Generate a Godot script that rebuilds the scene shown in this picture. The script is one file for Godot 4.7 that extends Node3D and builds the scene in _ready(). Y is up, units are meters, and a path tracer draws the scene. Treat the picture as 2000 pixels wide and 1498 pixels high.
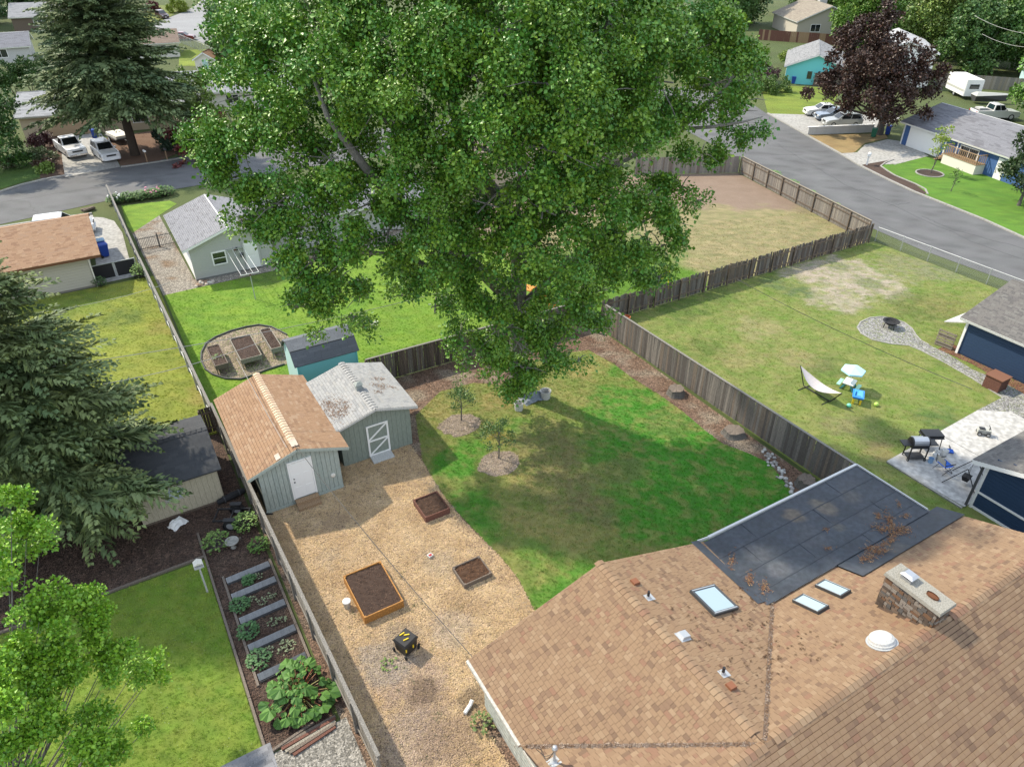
extends Node3D

func _ready():
	# camera: a drone about 23 m up
	cam = Camera3D.new()
	cam.name = "camera"
	cam.position = Vector3(0, 23, 0)
	cam.rotation_degrees = Vector3(-33.5, -30.5, 0)
	cam.fov = 56.17
	cam.near = 0.2
	cam.far = 1500.0
	add_child(cam)
	cam.current = true
	# sky, sun, exposure
	var we := WorldEnvironment.new()
	we.name = "world_environment"
	var e := Environment.new()
	e.background_mode = Environment.BG_SKY
	var sm := ProceduralSkyMaterial.new()
	sm.sky_top_color = Color(0.70, 0.75, 0.82)
	sm.sky_horizon_color = Color(0.90, 0.91, 0.92)
	sm.sky_curve = 0.18
	sm.ground_bottom_color = Color(0.2, 0.22, 0.15)
	sm.ground_horizon_color = Color(0.6, 0.64, 0.62)
	sm.sky_energy_multiplier = 1.3
	var sky := Sky.new()
	sky.sky_material = sm
	e.sky = sky
	e.tonemap_mode = Environment.TONE_MAPPER_LINEAR
	e.tonemap_exposure = 1.27
	e.sdfgi_enabled = true
	e.ssao_enabled = true
	e.ssil_enabled = true
	we.environment = e
	add_child(we)
	var sun := DirectionalLight3D.new()
	sun.name = "sun"
	sun.light_color = Color(1.0, 0.955, 0.87)
	sun.light_energy = 1.6
	sun.light_angular_distance = 1.5
	sun.shadow_enabled = true
	add_child(sun)
	sun.look_at_from_position(Vector3.ZERO, Vector3(0.5, -1.05, 0.87), Vector3.UP)
	# chance
	rng.seed = 20240611
	nz.seed = 5; nz.noise_type = FastNoiseLite.TYPE_SIMPLEX_SMOOTH; nz.frequency = 1.0; nz.fractal_octaves = 3
	nf.seed = 9; nf.noise_type = FastNoiseLite.TYPE_SIMPLEX; nf.frequency = 1.0; nf.fractal_octaves = 2
	make_materials()
	ground_and_streets()
	main_house()
	own_yard()
	west_side()
	north_side()
	east_side()
	far_left()
	far_right()
	trees()


# A suburban block seen from above: back yards, sheds, fences, a big cottonwood, streets and houses.
# World axes follow the lots: +x is east, -z is north, metres.

var rng := RandomNumberGenerator.new()
var M := {}
var T := {}
var counts := {}
var unit := BoxMesh.new()
var nz := FastNoiseLite.new()
var nf := FastNoiseLite.new()
var cam: Camera3D
const WHITE := Color(1, 1, 1)

func uniq(n: String) -> String:
	counts[n] = counts.get(n, 0) + 1
	return n if counts[n] == 1 else "%s_%03d" % [n, counts[n] - 1]

func tag(o, label: String, category: String, group := "", kind := ""):
	if label: o.set_meta("label", label)
	if category: o.set_meta("category", category)
	if group: o.set_meta("group", group)
	if kind: o.set_meta("kind", kind)
	return o

func thing(called: String, label: String, category: String, at := Vector3.ZERO, turn := 0.0, group := "") -> Node3D:
	var o := Node3D.new()
	o.name = uniq(called)
	add_child(o, true)
	o.position = at
	o.rotation.y = deg_to_rad(turn)
	return tag(o, label, category, group)

func st0() -> SurfaceTool:
	var st := SurfaceTool.new()
	st.begin(Mesh.PRIMITIVE_TRIANGLES)
	st.set_smooth_group(-1)
	return st

func part(parent: Node, called: String, st, m, smooth := false) -> MeshInstance3D:
	var o := MeshInstance3D.new()
	if st is SurfaceTool:
		if not smooth: st.generate_normals()
		o.mesh = st.commit()
	else:
		o.mesh = st
	if m is String: m = M[m]
	o.material_override = m
	o.name = called if parent != self else uniq(called)
	parent.add_child(o, true)
	return o

func piece(parent: Node, called: String, c: Vector3, s: Vector3, m, b := Basis.IDENTITY) -> MeshInstance3D:
	var o := MeshInstance3D.new()
	o.mesh = unit
	o.material_override = M[m] if m is String else m
	o.name = called
	parent.add_child(o, true)
	o.transform = Transform3D(b.scaled_local(s), c)
	return o

func tri(st: SurfaceTool, a: Vector3, b: Vector3, c: Vector3, col := WHITE):
	st.set_color(col); st.add_vertex(a)
	st.set_color(col); st.add_vertex(b)
	st.set_color(col); st.add_vertex(c)

func quad(st: SurfaceTool, a: Vector3, b: Vector3, c: Vector3, d: Vector3, col := WHITE):
	tri(st, a, b, c, col); tri(st, a, c, d, col)

# eight corners: four below, four above, each clockwise seen from above
func hexa(st: SurfaceTool, lo: Array, hi: Array, col := WHITE):
	quad(st, hi[0], hi[1], hi[2], hi[3], col)
	quad(st, lo[3], lo[2], lo[1], lo[0], col)
	for i in 4:
		var j := (i + 1) % 4
		quad(st, lo[i], lo[j], hi[j], hi[i], col)

func box(st: SurfaceTool, c: Vector3, s: Vector3, col := WHITE, b := Basis.IDENTITY):
	var h := s * 0.5
	var lo := []; var hi := []
	for k in [Vector2(-1, -1), Vector2(1, -1), Vector2(1, 1), Vector2(-1, 1)]:
		lo.append(c + b * Vector3(k.x * h.x, -h.y, k.y * h.z))
		hi.append(c + b * Vector3(k.x * h.x, h.y, k.y * h.z))
	hexa(st, lo, hi, col)

func tube(st: SurfaceTool, pts: Array, radii: Array, sides := 8, col := WHITE, caps := true):
	var rings := []
	var side := Vector3.ZERO
	for i in pts.size():
		var d: Vector3 = (pts[mini(i + 1, pts.size() - 1)] - pts[maxi(i - 1, 0)]).normalized()
		if side == Vector3.ZERO: side = d.cross(Vector3(0.31, 0.2, 0.93)).normalized()
		side = (side - d * side.dot(d)).normalized()
		var o := d.cross(side)
		var ring := []
		for k in sides:
			var a := TAU * k / sides
			ring.append(pts[i] + (side * cos(a) + o * sin(a)) * radii[i])
		rings.append(ring)
	for i in rings.size() - 1:
		for k in sides:
			var j := (k + 1) % sides
			quad(st, rings[i][k], rings[i + 1][k], rings[i + 1][j], rings[i][j], col)
	if caps:
		for e in [0, rings.size() - 1]:
			for k in range(1, sides - 1):
				if e == 0: tri(st, rings[e][0], rings[e][k], rings[e][k + 1], col)
				else: tri(st, rings[e][0], rings[e][k + 1], rings[e][k], col)

# profile: Vector2(radius, height) from the bottom up
func lathe(st: SurfaceTool, prof: Array, sides := 16, at := Vector3.ZERO, col := WHITE, b := Basis.IDENTITY):
	for i in prof.size() - 1:
		for k in sides:
			var a := TAU * k / sides
			var e := TAU * (k + 1) / sides
			var p: Vector2 = prof[i]; var q: Vector2 = prof[i + 1]
			var v0 := at + b * Vector3(cos(a) * p.x, p.y, sin(a) * p.x)
			var v1 := at + b * Vector3(cos(e) * p.x, p.y, sin(e) * p.x)
			var v2 := at + b * Vector3(cos(e) * q.x, q.y, sin(e) * q.x)
			var v3 := at + b * Vector3(cos(a) * q.x, q.y, sin(a) * q.x)
			if p.x < 0.0005: tri(st, v0, v2, v3, col)
			elif q.x < 0.0005: tri(st, v0, v1, v2, col)
			else: quad(st, v0, v1, v2, v3, col)

# an outline in the local xy plane pushed from z0 to z1
func prism(st: SurfaceTool, poly: PackedVector2Array, z0: float, z1: float, xf := Transform3D.IDENTITY, col := WHITE, shrink := 0.0):
	var t := Geometry2D.triangulate_polygon(poly)
	var mid := Vector2.ZERO
	for p in poly: mid += p / poly.size()
	var f := func(p: Vector2, z: float) -> Vector3:
		return xf * Vector3(p.x, p.y, z)
	var cap := PackedVector2Array()
	for p in poly: cap.append(p + (mid - p).normalized() * minf(shrink, (mid - p).length()))
	var s := shrink
	for i in range(0, t.size(), 3):
		tri(st, f.call(cap[t[i]], z1), f.call(cap[t[i + 1]], z1), f.call(cap[t[i + 2]], z1), col)
		tri(st, f.call(cap[t[i + 2]], z0), f.call(cap[t[i + 1]], z0), f.call(cap[t[i]], z0), col)
	for i in poly.size():
		var j := (i + 1) % poly.size()
		if s > 0.0:
			quad(st, f.call(cap[i], z0), f.call(cap[j], z0), f.call(poly[j], z0 + s), f.call(poly[i], z0 + s), col)
			quad(st, f.call(poly[i], z1 - s), f.call(poly[j], z1 - s), f.call(cap[j], z1), f.call(cap[i], z1), col)
		quad(st, f.call(poly[i], z0 + s), f.call(poly[j], z0 + s), f.call(poly[j], z1 - s), f.call(poly[i], z1 - s), col)

func pl(a: Array) -> PackedVector2Array:
	return PackedVector2Array(a)

func rect(x0: float, z0: float, x1: float, z1: float) -> PackedVector2Array:
	return PackedVector2Array([Vector2(x0, z0), Vector2(x1, z0), Vector2(x1, z1), Vector2(x0, z1)])

func oval(c: Vector2, rx: float, rz: float, turn := 0.0, n := 28, wob := 0.0) -> PackedVector2Array:
	var r := PackedVector2Array()
	for k in n:
		var a := TAU * k / n
		var w := 1.0 + wob * nz.get_noise_2d(c.x * 31.0 + cos(a) * 40.0, c.y * 17.0 + sin(a) * 40.0)
		r.append(c + Vector2(cos(a) * rx * w, sin(a) * rz * w).rotated(turn))
	return r

# a flat piece of ground whose base colour varies over a grid
func sheet(called: String, poly: PackedVector2Array, y: float, cell: float, cf: Callable, m, label := "", category := "", bump := 0.0) -> MeshInstance3D:
	var st := SurfaceTool.new()
	st.begin(Mesh.PRIMITIVE_TRIANGLES)
	var lo := poly[0]; var hi := poly[0]
	for p in poly:
		lo = lo.min(p); hi = hi.max(p)
	var nx := int(ceil((hi.x - lo.x) / cell)); var nzz := int(ceil((hi.y - lo.y) / cell))
	var small := nx * nzz < 9000
	var put := func(p: Vector2):
		st.set_normal(Vector3.UP); st.set_color(cf.call(p.x, p.y))
		st.add_vertex(Vector3(p.x, y + (bump * (nf.get_noise_2d(p.x * 9.0, p.y * 9.0) + 0.4) if bump > 0.0 else 0.0), p.y))
	var ins := {}
	for i in nx + 1:
		for j in nzz + 1:
			ins[i * 10000 + j] = Geometry2D.is_point_in_polygon(lo + Vector2(i, j) * cell, poly)
	for i in nx:
		for j in nzz:
			var n := int(ins[i * 10000 + j]) + int(ins[i * 10000 + 10000 + j]) + int(ins[i * 10000 + j + 1]) + int(ins[i * 10000 + 10000 + j + 1])
			var a := lo + Vector2(i, j) * cell
			if n == 4:
				for p in [a, a + Vector2(cell, 0), a + Vector2(cell, cell), a, a + Vector2(cell, cell), a + Vector2(0, cell)]: put.call(p)
			elif n > 0 or small:
				for q in Geometry2D.intersect_polygons(rect(a.x, a.y, a.x + cell, a.y + cell), poly):
					var t := Geometry2D.triangulate_polygon(q)
					for k in t: put.call(q[k])
	var o := part(self, called, st, m, true)
	tag(o, label, category, "", "structure")
	return o

# a strip of square section along a line on the ground
func strip(parent: Node, called: String, pts: Array, w: float, y0: float, h: float, m) -> MeshInstance3D:
	var st := st0()
	for i in pts.size() - 1:
		var a := Vector3(pts[i].x, y0 + h * 0.5, pts[i].y); var b := Vector3(pts[i + 1].x, y0 + h * 0.5, pts[i + 1].y)
		var d := (b - a).normalized()
		box(st, (a + b) * 0.5, Vector3((b - a).length() + w * 0.25, h, w), WHITE, Basis(d, Vector3.UP, d.cross(Vector3.UP)))
	return part(parent, called, st, m)

func n2(x: float, z: float, f: float) -> float:   # 0..1
	return clampf(nz.get_noise_2d(x * f, z * f) * 0.85 + 0.5, 0.0, 1.0)

func mixc(a: Color, b: Color, t: float) -> Color:
	return a.lerp(b, clampf(t, 0.0, 1.0))

# does a point show in the picture's frame (used only to choose which shingles become single parts)
func in_frame(p: Vector3) -> bool:
	var q := cam.global_transform.affine_inverse() * p if cam.is_inside_tree() else p
	if q.z > -1.0: return false
	return absf(q.x / q.z) < 0.74 and absf(q.y / q.z) < 0.55

func facing(u: Vector3, v: Vector3) -> Basis:   # x along u, z down the slope, y out of it
	var n := v.cross(u).normalized()
	if n.y < 0.0: n = -n
	return Basis(u, n, u.cross(n))

# lays tabs over an outline in (along the eave, up the slope) coordinates; adds [transform, tone, distance] to tabs
func lay_tabs(tabs: Array, o: Vector3, u: Vector3, v: Vector3, poly: PackedVector2Array, expo: float, w: float, ntones: int, thick := 0.014, special = null, fill := 0.95):
	var lo := 1e9; var hi := -1e9
	for p in poly:
		lo = minf(lo, p.y); hi = maxf(hi, p.y)
	var b := facing(u, v)
	var tilt := b * Basis(Vector3.RIGHT, thick / expo * 0.9)
	var r := lo
	while r < hi - expo * 0.3:
		var mid := r + expo * 0.5
		var cuts := []
		for i in poly.size():
			var p := poly[i]; var q := poly[(i + 1) % poly.size()]
			if (p.y <= mid) != (q.y <= mid): cuts.append(p.x + (q.x - p.x) * (mid - p.y) / (q.y - p.y))
		cuts.sort()
		for c in range(0, cuts.size() - 1, 2):
			var x: float = cuts[c]
			var first := true
			while x < cuts[c + 1] - 0.01:
				var ww := w * rng.randf_range(0.55, 1.45)
				if first: ww *= rng.randf_range(0.3, 1.0)
				first = false
				ww = minf(ww, cuts[c + 1] - x)
				var tone := rng.randi() % ntones
				if rng.randf() < 0.42: tone = 0
				var at := o + u * (x + ww * 0.5) + v * (mid) + b.y * (thick * rng.randf_range(0.5, 0.85))
				if special != null: tone = special.call(at, tone)
				if tone >= 0:
					tabs.append([Transform3D(tilt.scaled_local(Vector3(maxf(ww - 0.008, 0.02), thick, expo * fill)), at), tone, (at - cam.position).length()])
				x += ww
		r += expo

func set_tabs(parent: Node, called: String, tabs: Array, mats: Array, vmat, cols: Array, nparts: int):
	tabs.sort_custom(func(a, b): return a[2] < b[2])
	var st := st0()
	var used := 0
	for t in tabs:
		if used < nparts and in_frame(t[0].origin):
			used += 1
			var o := MeshInstance3D.new()
			o.mesh = unit
			o.material_override = mats[t[1]]
			o.name = called
			parent.add_child(o, true)
			o.transform = t[0]
		else:
			box(st, t[0].origin, Vector3.ONE, cols[t[1]], t[0].basis)
	part(parent, called + "_courses", st, vmat).set_meta("kind", "stuff")

# a wooden fence of single boards on rails and posts
func fence(called: String, label: String, a: Vector2, b: Vector2, h: float, mats: Array, group := "", opt := {}) -> Node3D:
	var o := thing(called, label, "fence", Vector3(a.x, 0, a.y), 0, group)
	var d2 := b - a
	var L := d2.length()
	var d := Vector3(d2.x, 0, d2.y) / L
	var n := d.cross(Vector3.UP)
	var side: float = opt.get("side", 1.0)
	var lean: float = opt.get("lean", 0.01)
	var w: float = opt.get("w", 0.14)
	var bs := Basis(d, Vector3.UP, n)
	var rail: String = opt.get("rail", "wood_rail")
	var y := 0.03
	var np := int(L / 2.4) + 1
	for k in np + 1:
		var x := minf(k * L / np, L)
		piece(o, "post", d * x - n * side * 0.075 + Vector3(0, (h + opt.get("post", -0.05)) * 0.5, 0), Vector3(0.09, h + opt.get("post", -0.05), 0.09), rail, bs)
	for ry in opt.get("rails", [0.35, h - 0.3]):
		for k in np:
			piece(o, "rail", d * ((k + 0.5) * L / np) - n * side * 0.042 + Vector3(0, ry, 0), Vector3(L / np - 0.1, 0.085, 0.04), rail, bs)
	if opt.get("cap", false):
		for k in np:
			piece(o, "cap_board", d * ((k + 0.5) * L / np) - n * side * 0.03 + Vector3(0, h + 0.035, 0), Vector3(L / np - 0.004, 0.035, 0.13), opt.get("capmat", "wood_cap"), bs)
	var x := w * 0.5
	while x < L:
		if rng.randf() > opt.get("gone", 0.0):
			var hh: float = h - y + rng.randf_range(-1, 1) * opt.get("uneven", 0.012)
			var tb := bs * Basis(Vector3.BACK, rng.randfn() * lean) * Basis(Vector3.RIGHT, rng.randfn() * lean)
			piece(o, "board", d * x + Vector3(0, y + hh * 0.5, 0) + n * rng.randf_range(-0.004, 0.004), Vector3(w - 0.006 - rng.randf() * 0.004, hh, 0.02), mats[rng.randi() % mats.size()], tb)
		x += w
	return o

# leaves: a handful of folded leaves in a ball of radius 1
func leaf_clump(n: int, size: float, seed_: int, droop := 0.3, narrow := 0.62) -> ArrayMesh:
	var r := RandomNumberGenerator.new()
	r.seed = seed_
	var st := st0()
	for i in n:
		var c := Vector3(r.randfn(), r.randfn(), r.randfn()).normalized() * pow(r.randf(), 0.45)
		var d := (c + Vector3(r.randfn(), r.randfn() - droop, r.randfn()) * 0.8).normalized()
		var s := d.cross(Vector3(r.randfn() * 0.5, 1, r.randfn() * 0.5)).normalized()
		var up := s.cross(d).normalized()
		var l := size * r.randf_range(0.55, 1.45)
		var g := r.randf_range(0.75, 1.25)
		var col := Color(g * r.randf_range(0.85, 1.3), g, g * r.randf_range(0.8, 1.1))
		if i % 11 == 5: col = Color(g * 1.7, g * 1.5, g * 2.2)   # a pale underside, also whitish leaf glints put into the colour
		var tip := c + d * l
		var e := c + d * l * 0.42 + up * l * 0.13
		tri(st, c, e + s * l * narrow * 0.5, tip, col)
		tri(st, c, tip, e - s * l * narrow * 0.5, col)
	st.generate_normals()
	return st.commit()

func mm(parent: Node, called: String, mesh: Mesh, xfs: Array, cols: Array, m) -> MultiMeshInstance3D:
	var q := MultiMesh.new()
	q.transform_format = MultiMesh.TRANSFORM_3D
	q.use_colors = true
	q.mesh = mesh
	q.instance_count = xfs.size()
	for i in xfs.size():
		q.set_instance_transform(i, xfs[i])
		q.set_instance_color(i, cols[i])
	var o := MultiMeshInstance3D.new()
	o.multimesh = q
	o.material_override = M[m] if m is String else m
	o.name = called if parent != self else uniq(called)
	parent.add_child(o, true)
	return o

# many copies of one small mesh joined into one real mesh
func merged(parent: Node, called: String, mesh: ArrayMesh, xfs: Array, cols: Array, m) -> MeshInstance3D:
	var src := mesh.surface_get_arrays(0)
	var V: PackedVector3Array = src[Mesh.ARRAY_VERTEX]
	var N: PackedVector3Array = src[Mesh.ARRAY_NORMAL]
	var C: PackedColorArray = src[Mesh.ARRAY_COLOR]
	var ov := PackedVector3Array(); var on := PackedVector3Array(); var oc := PackedColorArray()
	var tint := {}
	for i in xfs.size():
		var x: Transform3D = xfs[i]
		ov.append_array(x * V)
		on.append_array(Transform3D(x.basis.orthonormalized(), Vector3.ZERO) * N)
		var k: Color = cols[i]
		if not tint.has(k):
			var t := PackedColorArray()
			for c in C: t.append(c * k)
			tint[k] = t
		oc.append_array(tint[k])
	var a := []
	a.resize(Mesh.ARRAY_MAX)
	a[Mesh.ARRAY_VERTEX] = ov; a[Mesh.ARRAY_NORMAL] = on; a[Mesh.ARRAY_COLOR] = oc
	var am := ArrayMesh.new()
	am.add_surface_from_arrays(Mesh.PRIMITIVE_TRIANGLES, a)
	return part(parent, called, am, m)

func rand_basis(s: float, up := 0.0) -> Basis:
	var b := Basis(Vector3.UP, rng.randf() * TAU)
	if up < 1.0: b = b * Basis(Vector3.RIGHT, rng.randfn() * (1.0 - up) * 0.7) * Basis(Vector3.BACK, rng.randfn() * (1.0 - up) * 0.7)
	return b.scaled(Vector3.ONE * s)

# scatters clumps in tufted balls inside lobes given as [centre, radius]; local to the tree's base
func leafy(parent: Node, called: String, lobes: Array, mesh: Mesh, per_m2: float, clump: float, c0: Color, c1: Color, m, base: Vector3, squash := 0.85, sub := 0.42) -> Array:
	var xfs := []; var cols := []
	var tips := []
	for lb in lobes:
		var c: Vector3 = lb[0] - base
		var R: float = lb[1]
		var nsub := maxi(3, int(R * R * 2.6))
		var tot := int(R * R * 12.6 * per_m2)
		for k in nsub:
			var dir := Vector3(rng.randfn(), rng.randfn() * 0.9 + 0.15, rng.randfn()).normalized()
			var sc := c + dir * R * Vector3(1, squash, 1) * rng.randf_range(0.6, 1.05)
			var sr := R * sub * rng.randf_range(0.55, 1.15) / pow(maxf(R, 0.8), 0.35)
			if k % 5 == 0: tips.append([c, sc])
			for i in maxi(2, int(float(tot) / nsub * rng.randf_range(0.6, 1.4))):
				var p := sc + Vector3(rng.randfn(), rng.randfn() * 0.7, rng.randfn()).limit_length(1.8) * sr * 0.47
				xfs.append(Transform3D(rand_basis(clump * rng.randf_range(0.75, 1.25)), p))
				cols.append(mixc(c0, c1, float(rng.randi() % 12) / 11.0))
	merged(parent, called, mesh, xfs, cols, m)
	return tips

func tree(called: String, label: String, at: Vector3, h: float, tr: float, lobes: Array, mesh: Mesh, per_m2: float, clump: float, c0: Color, c1: Color, m := "leaf", bark := "bark", group := "") -> Node3D:
	var o := thing(called, label, "tree", at, 0, group)
	var st := st0()
	var top := Vector3(rng.randfn() * 0.03 * h, h * 0.72, rng.randfn() * 0.03 * h)
	tube(st, [Vector3(0, -0.1, 0), Vector3(0, h * 0.08, 0), top * 0.5 + Vector3(0.02, 0, 0.02) * h, top], [tr * 1.35, tr, tr * 0.7, tr * 0.15], 9)
	for lb in lobes:
		var c: Vector3 = lb[0] - at
		var s := top * clampf(c.y / h * 0.55, 0.2, 0.6)
		tube(st, [s, (s + c) * 0.5 + Vector3(0, -0.04 * h, 0), c], [tr * 0.42, tr * 0.28, tr * 0.1], 6)
	part(o, "trunk", st, bark)
	leafy(o, "crown", lobes, mesh, per_m2, clump, c0, c1, m, at)
	return o

# one spruce bough of length 1 along +x: a drooping spine with flat needled twigs
func bough(seed_: int, n: int) -> ArrayMesh:
	var r := RandomNumberGenerator.new()
	r.seed = seed_
	var st := st0()
	for i in n:
		var t := float(i) / n
		for s in [-1.0, 1.0]:
			var x := t + r.randf_range(-0.02, 0.02)
			var c := Vector3(x, -0.16 * x * x + r.randf_range(-0.02, 0.02), 0)
			var l := (0.36 * (1.0 - t) + 0.07) * r.randf_range(0.7, 1.2)
			var d := Vector3(0.75, r.randf_range(-0.38, 0.12), s * r.randf_range(0.55, 1.0)).normalized()
			var w := Vector3(-d.z, 0, d.x) * 0.035 + Vector3(0, r.randf_range(-0.03, 0.03), 0)
			var g := r.randf_range(0.7, 1.2)
			var tip := c + d * l
			var m := c + d * l * 0.5 + Vector3(0, 0.018, 0)
			var col := Color(g, g, g)
			var colt := Color(g * 1.35, g * 1.3, g)
			tri(st, c, m + w, m - w, col)
			tri(st, m + w, tip, m - w, colt)
			for q in 3:
				var e := c + d * l * (0.25 + 0.22 * q)
				var f := (d + Vector3(0.4, -0.35, r.randf_range(-0.9, 0.9))).normalized() * l * 0.4
				var wf := Vector3(-f.z, 0.1, f.x).normalized() * 0.022
				tri(st, e - wf, e + f, e + wf, colt if q == 2 else col)
	st.generate_normals()
	return st.commit()

func spruce(called: String, label: String, at: Vector3, h: float, rad: float, levels: int, per: int, c0: Color, c1: Color, bmesh: Array, low := 0.06, tr := 0.25, turn0 := 0.0, pw := 0.85, seg := 1.4) -> Node3D:
	var o := thing(called, label, "tree", at)
	var st := st0()
	tube(st, [Vector3(0, -0.1, 0), Vector3(0, h * 0.5, 0), Vector3(0, h, 0)], [tr * 1.3, tr * 0.7, 0.03], 9)
	part(o, "trunk", st, "bark_dark")
	var all := [[], []]; var cl := [[], []]
	for k in levels:
		var t := float(k) / levels
		var y := h * (low + (1.0 - low) * t)
		var R := rad * pow(1.0 - t, pw) * rng.randf_range(0.85, 1.1) + 0.25
		var n := int(per * (1.0 - t * 0.6))
		for i in n:
			var a := TAU * (i + rng.randf() * 0.8) / n + k * 1.7 + turn0
			var l := R * rng.randf_range(0.7, 1.12)
			var yy := y + rng.randf_range(-0.4, 0.4) * h / levels
			var pitch := rng.randf_range(-0.2, 0.12) + t * 0.45
			var segs := clampi(int(l / seg) + 1, 1, 5)
			for s in segs:
				var q := rng.randi() % 2
				var b := Basis(Vector3.UP, a + (rng.randf_range(-0.28, 0.28) if s > 0 else 0.0)) * Basis(Vector3.BACK, pitch) * Basis(Vector3.RIGHT, rng.randf_range(-0.35, 0.35))
				var f := float(s) / segs
				var x0 := l * f * 0.82
				var org := Vector3(0, yy, 0) + Basis(Vector3.UP, a) * Basis(Vector3.BACK, pitch) * Vector3(x0, -0.1 * f * f * l, 0)
				var sz := maxf(l - x0, l / segs) * 1.25 if s == segs - 1 else l / segs * 1.7
				all[q].append(Transform3D(b.scaled_local(Vector3(sz, sz, sz * 0.8)), org))
				cl[q].append(mixc(c0, c1, float(rng.randi() % 9) / 8.0))
				if s > 0:
					for g in [-1.0, 1.0]:
						var b2 := Basis(Vector3.UP, a + g * rng.randf_range(0.35, 0.7)) * Basis(Vector3.BACK, pitch - 0.1) * Basis(Vector3.RIGHT, rng.randf_range(-0.4, 0.4))
						all[q].append(Transform3D(b2.scaled_local(Vector3.ONE * sz * 0.8), org))
						cl[q].append(mixc(c0, c1, float(rng.randi() % 9) / 8.0))
	for q in 2: merged(o, "crown", bmesh[q], all[q], cl[q], "needle")
	return o

func ramp(lo: Color, hi: Color) -> Gradient:
	var g := Gradient.new()
	g.set_color(0, lo); g.set_color(1, hi)
	return g

func ntex(key: String, type: int, freq: float, lo: Color, hi: Color, oct := 4, size := 512, normal := 0.0, cell := 1):
	var f := FastNoiseLite.new()
	f.seed = key.hash() % 1000
	f.noise_type = type
	f.frequency = freq
	f.fractal_octaves = oct
	if type == FastNoiseLite.TYPE_CELLULAR: f.cellular_return_type = cell
	var t := NoiseTexture2D.new()
	t.width = size; t.height = size
	t.seamless = true
	t.noise = f
	if normal > 0.0:
		t.as_normal_map = true
		t.bump_strength = normal
	else:
		t.color_ramp = ramp(lo, hi)
	T[key] = t

func mk(key: String, c: Color, rough := 0.9, tex := "", sc := Vector3.ONE, nrm := "", nsc := 0.7, vc := false) -> StandardMaterial3D:
	var m := StandardMaterial3D.new()
	m.albedo_color = c.linear_to_srgb()
	m.roughness = rough
	m.cull_mode = BaseMaterial3D.CULL_DISABLED
	m.vertex_color_use_as_albedo = vc
	if tex:
		m.albedo_texture = T[tex]
	if nrm:
		m.normal_enabled = true
		m.normal_texture = T[nrm]
		m.normal_scale = nsc
	if tex or nrm:
		m.uv1_triplanar = true
		m.uv1_world_triplanar = true
		m.uv1_scale = sc
	M[key] = m
	return m

func g3(v: float) -> Color:
	return Color(v, v, v)

var ROOF := []        # six shingle colours of the brown roofs, linear
var roof_mats := []
var SHED := []
var shed_mats := []

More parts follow.
